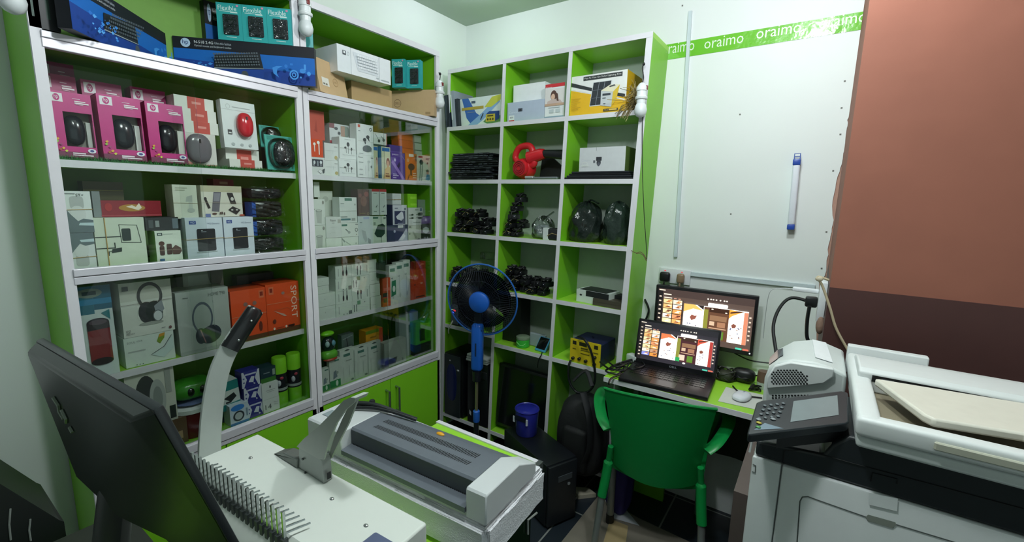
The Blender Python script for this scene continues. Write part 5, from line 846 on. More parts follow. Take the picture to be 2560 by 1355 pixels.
# pedestal fan
FX, FY, FZ = -1.379, 1.75, .955
t = thing('pedestal_fan', 'blue pedestal fan with a wire guard standing in front of the open shelf', 'fan', (0, 0, 0)); bl_ = M('1F5FC0', .35); dk = M('15181E', .35)
d = Vector((-FX, -FY, 0)).normalized(); an = math.atan2(d.x, -d.y)*1.0-.35
hd = bpy.data.objects.new('fan_head', None)
Mx = Matrix.Translation((FX, FY, FZ)) @ Matrix.Rotation(an, 4, 'Z') @ Matrix.Rotation(R(4), 4, 'X')
def fb(fn, name, par=None):
    m = MB(); m.M = Mx; fn(m); return m.build(name, par or t)
RG = .186
def ring(m, r, y, th, mat, n=64): m.tube([(r*math.cos(2*PI*k/n), y, r*math.sin(2*PI*k/n)) for k in range(n)], th, mat, 6, closed=True)
def guard(m):
    ring(m, RG, 0, .0042, M('2A66B8', .35)); ring(m, RG-.004, .012, .0028, M('24406E', .35))
    dkw = M('1B2436', .35)
    for k in range(90):
        a = 2*PI*k/90; m.tube([(r_*math.cos(a), y_, r_*math.sin(a)) for r_, y_ in ((.052, -.045), (.10, -.042), (.15, -.03), (RG-.002, 0))], .00065, dkw, 4)
    ring(m, .11, -.0405, .0008, dkw, 48); ring(m, .155, -.028, .0008, dkw, 48)
fb(guard, 'front_guard')
def rear(m):
    dkw = M('141B28', .4)
    for k in range(72):
        a = 2*PI*k/72; m.tube([(r_*math.cos(a), y_, r_*math.sin(a)) for r_, y_ in ((.05, .075), (.13, .07), (.165, .05), (RG-.004, .008))], .0009, dkw, 4)
    ring(m, .165, .05, .0009, dkw, 48)
fb(rear, 'rear_guard')
def caps(m): m.lathe([(.0, -.060), (.040, -.058), (.052, -.050), (.055, -.042), (.055, -.036)], bl_, 40, a=1, cap=False)
fb(caps, 'centre_cap')
for k in range(5):
    def bd(m):
        a0 = 2*PI*k/5
        def fn(u, v):
            r_ = .03+(.152-.03)*v; a = a0+(u-.5)*(1.18+.1*v); return (r_*math.cos(a), .018-.030*(u-.5), r_*math.sin(a))
        m.grid(fn, 10, 8, FANBLADE, .002)
    fb(bd, 'fan_blade')
def motor(m): m.lathe([(.0, .04), (.045, .042), (.052, .06), (.05, .12), (.03, .14), (.0, .142)], dk, 24, a=1, cap=False); m.lathe([(.0, -.03), (.028, -.02), (.028, .04)], dk, 20, a=1, cap=False)
fb(motor, 'motor_housing')
pc = Vector((FX, FY, 0))+Matrix.Rotation(an, 3, 'Z') @ Vector((0, .055, 0))
n_ = MB(); q0 = at_y(1190, 852, FY-.02)
n_.M = Matrix.Translation((pc.x-.005, pc.y-.06, 0)) @ Matrix.Rotation(an, 4, 'Z'); n_.rbox(-.030, .030, -.022, .03, .575, .83, .018, bl_, 4); n_.rbox(-.02, .02, .0, .05, .80, .95, .012, dk, 3)
art(n_, .018, .07, [('r', .25, 0, .75, 1, '142A50')], z0=.66, y=-.0222)
n_.build('control_body', t)
m = MB(); m.lathe([(.022, .52), (.024, .575)], dk, 20, (pc.x-.005, pc.y-.06, 0)); m.build('collar', t)
m = MB(); m.lathe([(.0085, .33), (.0085, .53)], M('B0A888', .3, .8), 16, (pc.x-.005, pc.y-.06, 0)); m.build('inner_pole', t)
m = MB(); m.lathe([(.016, .29), (.0185, .295), (.0185, .35), (.013, .355)], M('2A6AD0', .35), 20, (pc.x-.005, pc.y-.06, 0)); m.build('height_collar', t)
m = MB(); m.lathe([(.0135, .02), (.0135, .30)], M('1A1D22', .35), 18, (pc.x-.005, pc.y-.06, 0)); m.build('outer_pole', t)
m = MB(); m.lathe([(.0, 0), (.12, 0), (.122, .006), (.10, .016), (.03, .03), (.016, .034)], M('16191E', .4), 36, (pc.x-.005, pc.y-.06, 0)); m.build('base', t)
# black tower on the floor with a cup on it
a = at_z(1380, 1090, .31)
t = thing('computer_tower', 'black desktop tower standing on the floor behind the laminator, blue tub on top', 'computer', (-1.0, 1.735, 0), (0, 0, R(-24))); ct = t
m = MB(); m.rbox(-.20, .17, -.085, .085, .012, .31, .006, M('14181D', .35), 2); m.build('case', t)
m = MB(); m.rbox(.17, .185, -.08, .08, .014, .305, .005, M('1A1E22', .4), 2); m.lathe([(.006, .186), (.008, .19), (.0, .19)], M('8A9094', .3), 12, (0, .03, .2), a=0); m.rbox(.184, .188, -.03, .05, .22, .25, .002, M('3A4046', .4), 1); m.build('front_panel', t)
q = Vector((-1.105, 1.775, .311)); t = thing('plastic_tub', 'open dark blue plastic tub on the black floor tower', 'tub', (q.x, q.y, q.z))
m = MB(); m.lathe([(.0, .0), (.050, .0), (.053, .004), (.058, .125), (.062, .128), (.060, .133), (.055, .128), (.050, .008), (.0, .006)], M('2A2F9A', .3), 32, cap=False); m.build('body', t)
m = MB(); m.ell((0, 0, .128), (.056, .056, .012), M('20268E', .3), 24, 6); m.build('blue_cloth', t)
m = MB(); m.box(-.045, -.035, -.0575, -.054, .07, .10, M('C8CCD8', .4)); m.box(.03, .038, -.0575, -.05, .07, .10, M('C8CCD8', .4)); m.box(-.034, .03, -.0595, -.056, .085, .11, M('12152A', .4)); m.build('label', t, smooth=0)

m = MB(); m.tube(spline([at_y(x, y, YS-.006) for x, y in ((1608,180),(1606,300),(1606,420),(1610,530),(1616,620),(1617,648))]), .0016, M('15181A', .5), 6)
tag(m.build('hanging_wire'), 'thin black wire hanging down the right edge of the open shelf', 'wire')
m = MB(); m.tube(spline([at_y(x, y, YS-.005) for x, y in ((1578,626),(1590,632),(1602,630),(1612,640),(1616,652),(1606,636),(1590,634))]), .0016, M('6A5A3A', .7), 6)
tag(m.build('twine_knot'), 'bit of knotted brown twine on the right edge of the open shelf', 'twine')
# ================================================================== DESK, LAPTOP, MONITOR, CHAIR
DZ = .715
t = thing('desk', 'narrow lime topped desk fixed along the white wall, dark cloth hanging beneath it', 'desk', (0, 0, 0))
m = MB(); m.box(-.706, .02, 1.755, 2.198, DZ-.02, DZ, GREEN_TOP); m.box(-.706, .02, 1.752, 1.755, DZ-.021, DZ+.0005, EDGE); m.build('desk_top', t, smooth=0)
for x, y in ((-.655, 1.80), (-.655, 2.14), (-.06, 2.14)): m = MB(); m.tube([(x, y, 0.01), (x, y, DZ-.02)], .016, M('8C9090', .4, .6), 14); m.tube([(x, y, 0), (x, y, .05)], .018, M('1A1C1C', .5), 12); m.build('leg', t)
m = MB(); m.grid(lambda u, v: (-.63+.60*u, 2.12+.004*math.sin(30*u), DZ-.022-.36*v), 40, 6, M('25301F', .8, var=.2), .004); m.build('front_skirt', t)
# laptop
A, B = at_z(1543, 948, DZ+.012), at_z(1768, 1000, DZ+.012)
lx = (A+B)/2; lw = .345; ang = math.atan2(B.y-A.y, B.x-A.x); lw = (B-A).length
t = thing('laptop', 'open black laptop on the desk showing a photo editor', 'laptop', (lx.x, lx.y+.01, DZ), (0, 0, ang)); ld = .225
m = MB(); m.rbox(-lw/2, lw/2, 0, ld, 0.001, .018, .004, M('1C181E', .35), 2)
for r in range(5):
    for c in range(15): m.box(-lw/2+.022+c*(lw-.044)/15, -lw/2+.022+(c+.82)*(lw-.044)/15, .085+r*.023, .103+r*.023, .018, .0195, M('0E0E12', .3))
m.rbox(-.05, .05, .012, .07, .0175, .0186, .0003, M('2A2630', .3), 1); m.build('base', t)
sc = thing('lid', None, None, (0, ld+.0, .016), (R(-14), 0, 0)); sc.parent = t
lh = .205
m = MB(); m.rbox(-lw/2, lw/2, 0, .008, 0, lh, .003, M('15151A', .3), 2); art(m, .03, .008, [('t', 'DELL', 0, 0, 1, 1, '9AA0A8')], z0=.008); m.build('bezel', sc)
def screen_art(bg, bg2, e1, warm):
    E_ = lambda h, k=1.0: M(h, emit=k*e1)
    it = [('r', 0, 0, 1, 1, E_(bg)), ('r', 0, .86, 1, 1, E_(bg2)), ('r', 0, 0, .055, .96, E_('1A1416')), ('r', .06, .1, .285, .80, E_('2A201E'))]
    for i in range(9): it.append(('r', .015, .82-i*.09, .040, .85-i*.09, E_('D8C8B4')))
    it += [('r', .01, .96, .08, .98, E_('F0E4D0')), ('r', .065, .88, .15, .905, E_('F4E8D4')), ('r', .07, .815, .16, .835, E_('F4E8D4')), ('r', .18, .815, .21, .83, E_('E0A088')), ('r', .23, .815, .255, .83, E_('E0A088'))]
    cs_ = ['F0C890', 'FFE8C0', 'E8B070', 'FFF4DC', 'F8DCA0', 'E89850', 'FFF0D0', 'D89060', 'F4E0A0', 'F0A860', 'FFEBC8', 'B89070', '8088D0', 'E09040']
    for r in range(7):
        for c in range(2):
            u = .068+c*.108; v = .71-r*.098; it.append(('r', u, v, u+.098, v+.085, E_(cs_[r*2+c], 1.3))); it.append(('p', [(u+.02, v+.02), (u+.06, v+.06), (u+.08, v+.02)], E_(random.choice(['8A4A30', 'C87840', 'A86040', 'FFF8E8'])))); it.append(('r', u+.05, v+.045, u+.09, v+.07, E_(random.choice(['E0A060', 'FFF0D0', '704030', 'D88848']))))
    for u in (.545, .575, .60, .63, .67, .71, .735): it.append(('e', u, .905, .009, .014, E_('FFF4E4')))
    it += [('rr', .55, .765, .75, .835, .012, E_('FFF8EE', 1.6)), ('r', .30, .12, .955, .76, E_('FFFAF0', 1.7)),
           ('p', [(.30, .76), (.42, .76), (.505, .66), (.40, .68), (.33, .62), (.30, .60)], E_('F0B860' if warm else 'E07848', 1.2)), ('p', [(.44, .76), (.51, .76), (.51, .68)], E_('2A2020')), ('p', [(.37, .50), (.39, .56), (.42, .54), (.445, .55), (.43, .48), (.39, .44)], E_('9A5848')),
           ('r', .515, .12, .77, .75, E_('6A4632' if warm else '4A2028')), ('r', .515, .12, .56, .70, E_('A0A040', .8)), ('r', .57, .66, .77, .75, E_('3E2418')), ('r', .58, .50, .75, .60, E_('A07858', .9)), ('r', .575, .34, .75, .36, E_('D0A888')), ('r', .58, .40, .63, .48, E_('E0C0A0')), ('r', .66, .38, .74, .48, E_('B08060')), ('r', .555, .16, .63, .30, E_('F0D8C0')), ('r', .66, .14, .73, .30, E_('6A9A30', .8)), ('r', .515, .12, .57, .22, E_('30B060', .9)), ('e', .60, .72, .012, .012, E_('FFF4E0')), ('e', .74, .68, .012, .012, E_('FFF4E0')),
           ('p', [(.77, .76), (.90, .74), (.80, .64), (.77, .58)], E_('F0A040' if warm else 'D05038', 1.2)), ('p', [(.78, .68), (.92, .75), (.86, .75), (.78, .71)], E_('4A2A20')), ('p', [(.80, .46), (.82, .50), (.85, .47), (.84, .42), (.81, .41)], E_('8A5040')), ('r', .915, .12, .955, .74, E_('D88868' if warm else 'B03A34', 1.1)), ('e', .63, .095, .018, .022, E_('FFF8F0', 1.5)),
           ('rr', .86, .015, .925, .05, .008, E_('50D0B0')), ('rr', .93, .015, .99, .05, .008, E_('D8705A'))]
    for i in range(16): u = random.choice([random.uniform(.33, .49), random.uniform(.79, .90)]); v = random.uniform(.16, .44); it.append(('e', u, v, .008, .012, E_(random.choice(['8A8090', 'C0A8A0', '6A7090', 'B09080']))))
    for i in range(6): it.append(('r', .965, .64-i*.085, .985, .67-i*.085, E_('E8D4C0')))
    return it
m = MB(); art(m, lw-.02, lh-.032, screen_art('2A2630', '1E1C24', .95, False), z0=.022, y=-.0003, step=.00012); m.build('screen', sc, smooth=0)
# external monitor
A, B, T = at_y(1633, 851, 2.10), at_y(1882, 884, 2.10), at_y(1634, 716, 2.10)
mw = (B-A).length; t = thing('monitor', 'wide black monitor behind the laptop showing a photo editor', 'monitor', ((A.x+B.x)/2, 2.09, DZ), (0, 0, R(2)))
mz = (A.z+B.z)/2-DZ; mh = T.z-A.z
m = MB(); m.rbox(-mw/2, mw/2, 0, .03, mz, mz+mh, .004, M('17161A', .3), 2); m.build('frame', t)
m = MB(); m.ell((mw/2-.012, -.001, mz+.012), (.003, .002, .003), M('E0E8F0', emit=2), 8, 6); m.build('power_light', t)
m = MB(); art(m, mw-.026, mh-.034, screen_art('5C4A42', '4A3A36', 1.0, True), z0=mz+.020, y=-.0004, step=.00012); m.build('screen', t, smooth=0)
m = MB(); m.rbox(-.03, .03, .03, .06, .012, mz+.10, .006, M('17161A', .35), 2); m.build('neck', t); m = MB(); m.rbox(-.10, .10, -.05, .09, 0, .012, .005, M('17161A', .35), 2); m.build('foot', t)
# paper, mouse, odds and ends
pp = [at_z(x, y, DZ+.0012) for x, y in ((1815, 968), (1930, 992), (1918, 1030), (1795, 1003))]
m = MB(); m.M = Matrix(); m.prism([(p.x, p.y) for p in pp], 2, DZ+.0006, DZ+.002, M('CFD2CC', .6)); tag(m.build('mouse_pad', smooth=0), 'pale rectangular mouse pad on the desk right of the laptop', 'mouse pad')
q = at_z(1854, 996, DZ+.003); t = thing('computer_mouse', 'white computer mouse on the pale pad', 'mouse', (q.x, q.y, DZ+.0022), (0, 0, R(-12))); m = MB(); m.ell((0, 0, .010), (.030, .048, .013), M('DDE0EA', .25), 22, 12, .8); m.build('shell', t); m = MB(); m.ell((0, .022, .023), (.003, .008, .002), M('A8ACB8', .3), 8, 6); m.build('scroll_wheel', t)
q = at_z(1855, 960, DZ); m = MB(); m.ell((0, 0, .03), (.045, .03, .03), M('15171A', .4), 18, 10, .7); rnd = random.Random(2)
m.tube(spline([(.05*math.cos(k*1.3)*rnd.uniform(.6, 1), .035*math.sin(k*1.3), .012+.03*rnd.random()) for k in range(16)], 6), .0032, M('101214', .4), 6); tag(m.build('cable_bundle', None, (q.x, q.y+.03, DZ)), 'black bundle of cables behind the white mouse', 'cable bundle')
q = at_z(1812, 958, DZ); m = MB(); m.ell((0, 0, .022), (.03, .03, .022), M('2E3426', .6), 14, 8, .7); m.tube(spline([(.04*math.cos(k*1.7), .03*math.sin(k*1.7), .01+.02*(k % 3)) for k in range(12)], 6), .003, M('1A1E16', .5), 6); tag(m.build('cable_bundle', None, (q.x-.005, q.y+.035, DZ)), 'small olive bundle of cables between laptop and black bundle', 'cable bundle')
q = at_z(1905, 975, DZ); t = thing('paint_pot', 'brown and white little pot at the wall end of the desk', 'pot', (q.x, q.y+.02, DZ)); MB().lathe([(.022, 0), (.024, .03)], M('BCC4C0', .4), 20).build('pot_base', t); MB().lathe([(.0245, .03), (.024, .06), (.022, .075), (.0, .076)], M('6A5244', .4), 20).build('pot_top', t)
rnd = random.Random(9); pts = [at_z(1885, 975, DZ+.004)+Vector((.03*math.cos(k*1.9)*rnd.uniform(.5, 1), .02*math.sin(k*2.1), .02*rnd.random())) for k in range(14)]
m = MB(); m.tube(spline(pts, 6), .0022, M('101214', .4), 6); tag(m.build('earphone_cable'), 'thin tangled black wires on the lime desk beside the pot', 'cable')
pts = [at_z(1832, 965, DZ+.004), at_z(1845, 978, DZ+.006), at_z(1872, 990, DZ+.006), at_z(1905, 995, DZ+.006)]
m = MB(); m.tube(spline(pts), .003, M('0E1012', .4), 6); tag(m.build('loose_cable'), 'black cable curving over the top edge of the pale mouse pad', 'cable')
q = at_z(1590, 910, DZ); m = MB(); m.rbox(-.03, .03, -.02, .02, 0, .04, .006, M('C4CCCC', .4), 2); m.tube(spline([(0, .02, .02), (.02, .06, .05), (.0, .08, .15)]), .003, M('1A1C1E', .4), 6); tag(m.build('white_adapter', None, (sx(-.64, .7), 2.0, DZ), (0, R(0), R(-25))), 'small white adapter with a cord beside the shelf upright behind the laptop', 'adapter')
rnd = random.Random(21)
for i, (lab, P) in enumerate((('tangle of black wires on the desk between soldering station and laptop', [(1500,905),(1530,925),(1560,915),(1545,935),(1515,925),(1575,905),(1600,920),(1570,930),(1540,915),(1595,905)]), ('black wire from the tangle trailing across the desk corner', [(1600,925),(1570,930),(1530,945),(1522,960)]))):
    pts = [at_z(x, y, DZ+.006+.012*rnd.random()) for x, y in P]; m = MB(); m.tube(spline(pts), .0042, M('111417', .35), 7)
    if i == 0: m.tube(spline([p+Vector((.01, .03, .008)) for p in pts[::-1]]), .0035, M('15181B', .35), 7)
    tag(m.build('wire_tangle'), lab, 'cable')
pts = [at_y(x, y, yy) for x, y, yy in ((1612,748,2.19),(1622,775,2.18),(1612,805,2.17),(1600,835,2.16))]; m = MB(); m.tube(spline(pts), .005, M('111417', .4), 7); pts = [at_y(x, y, yy) for x, y, yy in ((1645,830,2.185),(1620,850,2.18),(1605,885,2.14),(1592,905,2.08))]; m.tube(spline(pts), .003, M('111417', .4), 7)
tag(m.build('wall_cables'), 'black cables running down the wall at the left edge of the wide monitor', 'cable')
pts = [at_y(x, y, 2.17) for x, y in ((1818,872),(1850,890),(1880,902),(1925,908))]; m = MB(); m.tube(spline(pts), .003, M('111417', .4), 7); tag(m.build('monitor_cable'), 'thin black cable leaving the wide monitor to the right', 'cable')
# double socket
a, b, c = at_y(1650, 668, 2.195), at_y(1728, 676, 2.195), at_y(1648, 704, 2.195); sw, sh = b.x-a.x, a.z-c.z
t = thing('wall_socket', 'white double wall socket with red switches above the wide monitor', 'socket', ((a.x+b.x)/2, 2.2, c.z)); m = MB(); m.rbox(-sw/2, sw/2, -.012, 0, 0, sh, .003, M('DCE0E4', .35), 2); m.build('face_plate', t)
for x in (-.045, .033): m = MB(); m.rbox(x-.006, x+.006, -.0145, -.011, sh-.022, sh-.008, .0012, M('D8DCE0', .3), 1); m.box(x-.003, x+.005, -.0149, -.0146, sh-.014, sh-.010, M('D02838', emit=1.2)); m.build('switch', t)
for x, cc, lab, grp in ((-.04, '16181A', 'black plug in the left half of the double wall socket', None), (.033, '8A745C', 'brown plug in the right half of the double wall socket', None)):
    pl_ = thing('power_plug', lab, 'plug', ((a.x+b.x)/2+x, 2.188, c.z+.03)); m = MB(); m.rbox(-.024 if x < 0 else -.017, .024 if x < 0 else .017, -.028, -.0005, -.022, .024, .010, M(cc, .35), 3); m.build('plug_body', pl_); m = MB(); m.tube(spline([(0, -.02, -.018), (0, -.024, -.04), (.002, -.012, -.08), (.002, .0, -.14)]), .0042, M(cc, .4), 8); m.build('cord', pl_)
# rechargeable tube lamp hanging on the wall
a, b = at_y(1997, 398, 2.18), at_y(1978, 574, 2.18); L = a.z-b.z; t = thing('tube_lamp', 'slim frosted tube lamp with blue ends hanging on the white wall', 'lamp', ((a.x+b.x)/2, 2.18, b.z), (0, R(-1.5), 0))
m = MB(); m.rbox(-.0125, .0125, -.016, .016, .02, L-.022, .006, M('DDE2EC', .4), 3); m.build('tube', t)
m = MB(); m.rbox(-.0135, .0135, -.018, .018, 0, .022, .003, M('2A4CA8', .35), 2); m.build('end_cap', t)
m = MB(); m.rbox(-.0135, .0135, -.018, .018, L-.024, L, .003, M('2A4CA8', .35), 2); m.build('end_cap', t)
m = MB(); m.tube([(-.010, 0, L), (-.010, 0, L+.022), (.010, 0, L+.022), (.010, 0, L)], .002, M('4A6AB8', .35), 6); m.tube([(-.010, 0, L+.011), (.010, 0, L+.011)], .0015, M('4A6AB8', .35), 6); m.build('hook', t)
# socket on the pillar side, plugs and cords
yS = 1.78; a, b = at_y(2036, 706, yS), at_y(2030, 790, yS); t = thing('wall_socket', 'white socket plate on the edge of the brown pillar seen almost edge on', 'socket', (PX0, yS, (a.z+b.z)/2))
m = MB(); m.rbox(-.022, -.001, -.045, .045, -.065, .065, .003, M('DADFE2', .35), 2); m.build('face_plate', t); m = MB(); m.ell((-.008, -.043, -.075), (.012, .01, .03), M('8A7060', .8, bump=.4), 10, 8); m.build('torn_edge', t)
z = (a.z+b.z)/2
t = thing('power_plug', 'white slim charger plugged into the pillar socket', 'charger', (PX0-.0225, yS, z+.028)); MB().rbox(-.075, 0, -.012, .012, -.007, .007, .004, M('E0E4E8', .3), 2).build('plug_body', t); m = MB(); m.tube(spline([(-.075, 0, 0), (-.11, 0, -.004), (-.14, .0, -.02), (-.147, .02, -.10), (-.147, .04, -.20)]), .0013, M('C8CED0', .4), 6); m.build('cord', t)
t = thing('power_plug', 'black plug on a thick black cord in the pillar socket', 'plug', (PX0-.0225, yS+.01, z-.012)); m = MB(); m.rbox(-.035, 0, -.018, .018, -.016, .018, .006, M('16181A', .35), 2); m.build('plug_body', t)
m = MB(); m.tube(spline([(-.02, 0, .0), (-.075, 0, .006), (-.105, -.02, -.03), (-.115, -.06, -.09), (-.095, -.12, -.16), (-.075, -.19, -.215)]), .0055, M('14171A', .4), 8); m.build('cord', t)
m = MB(); pts = [at_y(x, y, 1.74) for x, y in ((2024,765),(2018,800),(2017,840),(2026,862))]; m.tube(spline(pts), .0055, M('14171A', .4), 8); tag(m.build('hanging_cable'), 'black cable hanging straight down from the pillar socket behind the white printer', 'cable')
m = MB(); pts = [at_y(2072, 700, YB-.006), at_y(2046, 692, YB-.012), at_y(2048, 700, YB-.012), at_y(2058, 720, YB-.006), at_y(2075, 770, YB-.006), at_y(2090, 820, YB-.006), at_y(2118, 872, YB-.01), at_y(2128, 885, YB-.02)]; m.tube(spline(pts), .0036, M('B8A88C', .6), 8); m.ell(tuple(at_y(2048, 697, YB-.012)), (.010, .006, .008), M('C4B8A0', .6), 10, 6); tag(m.build('knotted_rope'), 'beige rope knotted at the socket and hanging across the dark brown wall', 'cable')
# chair
t = thing('plastic_armchair', 'green plastic armchair with grey metal legs pulled up to the desk', 'chair', (-.487, 1.893, 0), (0, 0, .19)); t.scale = (.965, .965, .965); gm_ = M('0E8C42', .35, var=.05)
def back(u, v):
    hw = .168+.042*v**1.3; x = (u-.5)*2*hw; yy = -.205-.075*v+.05*(1-abs(2*u-1)**2.2)*(-.9)
    z = .40+.365*v+.012*math.cos((u-.5)*PI)*v-.03*(1-v)*math.sin(PI*u); return (x, yy, z)
m = MB(); m.grid(back, 22, 16, gm_, .006)
m.tube([Vector(back(u/22, 1))+Vector((0, .003, 0)) for u in range(23)], .0065, gm_, 8); m.build('backrest', t)
def seat(u, v): return ((u-.5)*2*(.19+.025*v), -.19+.35*v, .425+.012*v-.018*math.sin(PI*u)*math.sin(PI*min(1, v+.1))-(.03*max(0, v-.85)/.15))
m = MB(); m.grid(seat, 16, 16, gm_, .006); m.grid(lambda u, v: ((u-.5)*.36, -.20+.01*v-.05*math.sin(PI*u)*.6, .425-.045*v-.02*math.sin(PI*u)), 16, 3, gm_, .006); m.build('seat', t)
for s in (-1, 1):
    m = MB(); m.tube(spline([(s*.175, -.245, .50), (s*.183, -.235, .42), (s*.19, -.245, .34), (s*.198, -.258, .27)]), [.012]*8+[.020]*8+[.020]*9, gm_, 12); m.build('leg_socket', t)
    m = MB(); m.tube([(s*.196, -.256, .30), (s*.215, -.29, .012)], .0145, M('8E9492', .35, .5), 14); m.tube([(s*.215, -.29, .02), (s*.2155, -.291, 0)], .017, M('1A1C1A', .5), 12); m.build('leg', t)
    m = MB(); m.tube(spline([(s*.180, .125, .42), (s*.183, .135, .36), (s*.186, .142, .30)]), .020, gm_, 12); m.build('leg_socket', t)
    m = MB(); m.tube([(s*.185, .14, .32), (s*.192, .165, .012)], .0145, M('8E9492', .35, .5), 14); m.tube([(s*.192, .165, .02), (s*.1925, .166, 0)], .017, M('1A2A20', .5), 12); m.build('leg', t)
    m = MB(); P = spline([(s*.188, -.25, .575), (s*.225, -.21, .60), (s*.265, -.09, .625), (s*.270, .02, .625), (s*.252, .085, .60), (s*.225, .12, .53), (s*.195, .125, .43)])
    m.tube(P, .026, gm_, 10, flat=.30); m.build('armrest', t)
# bags under the desk, between shelf and chair
def soft(label, name, cat, c, r, col, seed, extra=()):
    t = thing(name, label, cat, c); rnd = random.Random(seed); ph = [rnd.uniform(0, 6) for _ in range(5)]; m = MB()
    def fn(u, v):
        a = 2*PI*u; p = PI*v; sg = lambda q, e: math.copysign(abs(q)**e, q); k = 1+.05*math.sin(4*a+ph[0]+5*v)+.04*math.sin(7*a-8*v+ph[1])
        return (r[0]*sg(math.sin(p), .6)*sg(math.cos(a), .8)*k, r[1]*sg(math.sin(p), .6)*sg(math.sin(a), .8)*k, r[2]*(1-sg(math.cos(p), .8))*.5*2*.5)
    m.grid(fn, 36, 22, M(col, .7, bump=.3, scale=25)); m.build('bag_body', t); return t
t = soft('black backpack slumped beside the shelf under the desk', 'backpack', 'backpack', (-.865, 1.935, 0.117), (.125, .12, .40), '121417', 3)
m = MB(); m.tube(spline([(.03, -.10, .46), (.08, -.13, .36), (.09, -.13, .22), (.05, -.12, .10)]), .018, M('16181C', .7), 8, flat=.35); m.tube(spline([(-.05, -.05, .48), (0, -.02, .535), (.05, -.05, .48)]), .011, M('16181C', .7), 8, flat=.5); m.build('strap', t)
m = MB(); m.rbox(-.06, .07, -.135, -.09, .06, .28, .03, M('0F1113', .7), 3); m.build('front_pocket', t)
soft('purple cloth bag on the floor behind the green chair leg', 'cloth_bag', 'bag', (-.655, 1.90, .0), (.06, .06, .31), '2A2168', 6)
gb = MB(); gb.box(-.76, -.50, 2.10, 2.12, 0, .16, GREEN); gb.box(-.76, -.50, 2.098, 2.10, .0, .16, GREEN); tag(gb.build('green_board', smooth=0), 'low lime board standing on the floor under the desk', 'board')
# things lying on the floor
q = [at_z(x, y, .003) for x, y in ((1508,1246),(1598,1320),(1535,1302),(1515,1275))]
m = MB(); m.prism([(p.x, p.y) for p in [at_z(x, y, 0) for x, y in ((1512,1254),(1560,1272),(1598,1318),(1535,1300))]], 2, .0075, .0085, M('C8CCD2', .6)); tag(m.build('paper_sheet', smooth=0), 'crumpled white sheet on the floor by the desk leg', 'paper')
m = MB(); m.prism([(p.x, p.y) for p in [at_z(x, y, 0) for x, y in ((1495,1243),(1405,1356),(1330,1460),(1700,1460),(1760,1375),(1600,1300))]], 2, .0, .007, M('7E776C', .7, var=.2, scale=12)); tag(m.build('floor_board', smooth=0), 'worn greyish beige board lying on the dark floor under the chair', 'board')
m = MB(); m.prism([(p.x, p.y) for p in [at_z(x, y, 0) for x, y in ((1525,1302),(1570,1320),(1560,1390),(1500,1390))]], 2, .0072, .011, M('A8946C', .7)); tag(m.build('cardboard_piece', smooth=0), 'tan cardboard piece on the beige board beneath the chair', 'cardboard')
m = MB(); m.prism([(p.x, p.y) for p in [at_z(x, y, 0) for x, y in ((1428,1225),(1445,1248),(1490,1243),(1470,1228))]], 2, .0, .02, M('B0AA98', .6)); tag(m.build('pale_block', smooth=0), 'pale flat block on the floor behind the black floor tower', 'block')
# ================================================================== PRINTERS
PW = M('CDD3D2', .4, var=.03); PD = M('22272A', .35); PW2 = M('D9DDDD', .4, var=.03)
t = thing('laser_printer', 'white printer with round vent holes behind the big copier', 'printer', (0, 0, 0))
y0, y1 = 1.235, 1.54
y1 = 1.47
fo = [at_y(x, y, y0+.02) for x, y in ((1912,1010),(1911,945),(1922,920),(1946,904),(1985,899),(2040,907),(2086,922),(2118,938),(2124,1010))]
bo = [at_y(x, y, y1) for x, y in ((1914,1000),(1913,915),(1926,893),(1945,873),(1985,852),(2030,848),(2064,856),(2100,874),(2106,1000))]
for o_ in (fo, bo): o_[0].z = .72; o_[-1].z = .72
for i in (7, 8): bo[i].x = fo[i].x
bo[0].x = fo[0].x; bo[1].x = fo[1].x
n = len(fo); m = MB(); m.add(fo+bo, [tuple(range(n)), tuple(range(2*n-1, n-1, -1))]+[((i+1) % n, i, n+i, n+(i+1) % n) for i in range(n)], PW)
pf = [(p.x, p.z) for p in [at_y(x, y, y0) for x, y in ((1917,945),(1935,918),(1975,908),(2040,918),(2085,925),(2084,945),(2060,962),(2010,968),(1916,975))]]
o = m.build('body', t, smooth=30); bev(o, .008, 3)
m = MB(); m.prism(pf, 1, y0+.008, y0+.022, PW2); o = bev(m.build('side_cover', t, smooth=30), .003, 2)
m = MB(); hm = M('15181A', .6)
for r in range(8):
    for c in range(12):
        px, py = 1930+c*7.6+(3.8 if r % 2 else 0), 926+r*4.8
        if py > 962 or px > 2018-(max(0, 940-py))*1.6-max(0, (py-955))*0: continue
        if py < 926+max(0, (1945-px))*.3: continue
        p = at_y(px, py, y0+.0078); m.poly([(p.x+.0023*math.cos(k*PI/4), y0+.0076, p.z+.0023*math.sin(k*PI/4)) for k in range(8)], hm)
m.build('vent_holes', t, smooth=0); m = MB()
for c in range(14):
    for r in range(2): p = at_y(1932+c*8, 989+r*6, y0+.019); m.poly([(p.x+.0024*math.cos(k*PI/4), y0+.0188, p.z+.0024*math.sin(k*PI/4)) for k in range(8)], hm)
m.build('vent_holes', t, smooth=0)
up = Vector((0, 0, .0016)); ap = Vector((-.0012, 0, .0008))
m = MB(); m.poly([fo[i].lerp(bo[i], t_)+ap for i, t_ in ((2, .22), (3, .22), (3, .92), (2, .92))], M('4A5258', .25)); m.poly([fo[3].lerp(bo[3], t_)+ap if k else fo[3].lerp(fo[4], .3).lerp(bo[3].lerp(bo[4], .3), t_)+up for k, t_ in ((1, .22), (0, .35), (0, .85), (1, .92))], M('4A5258', .25)); m.build('smoked_window', t, smooth=0)
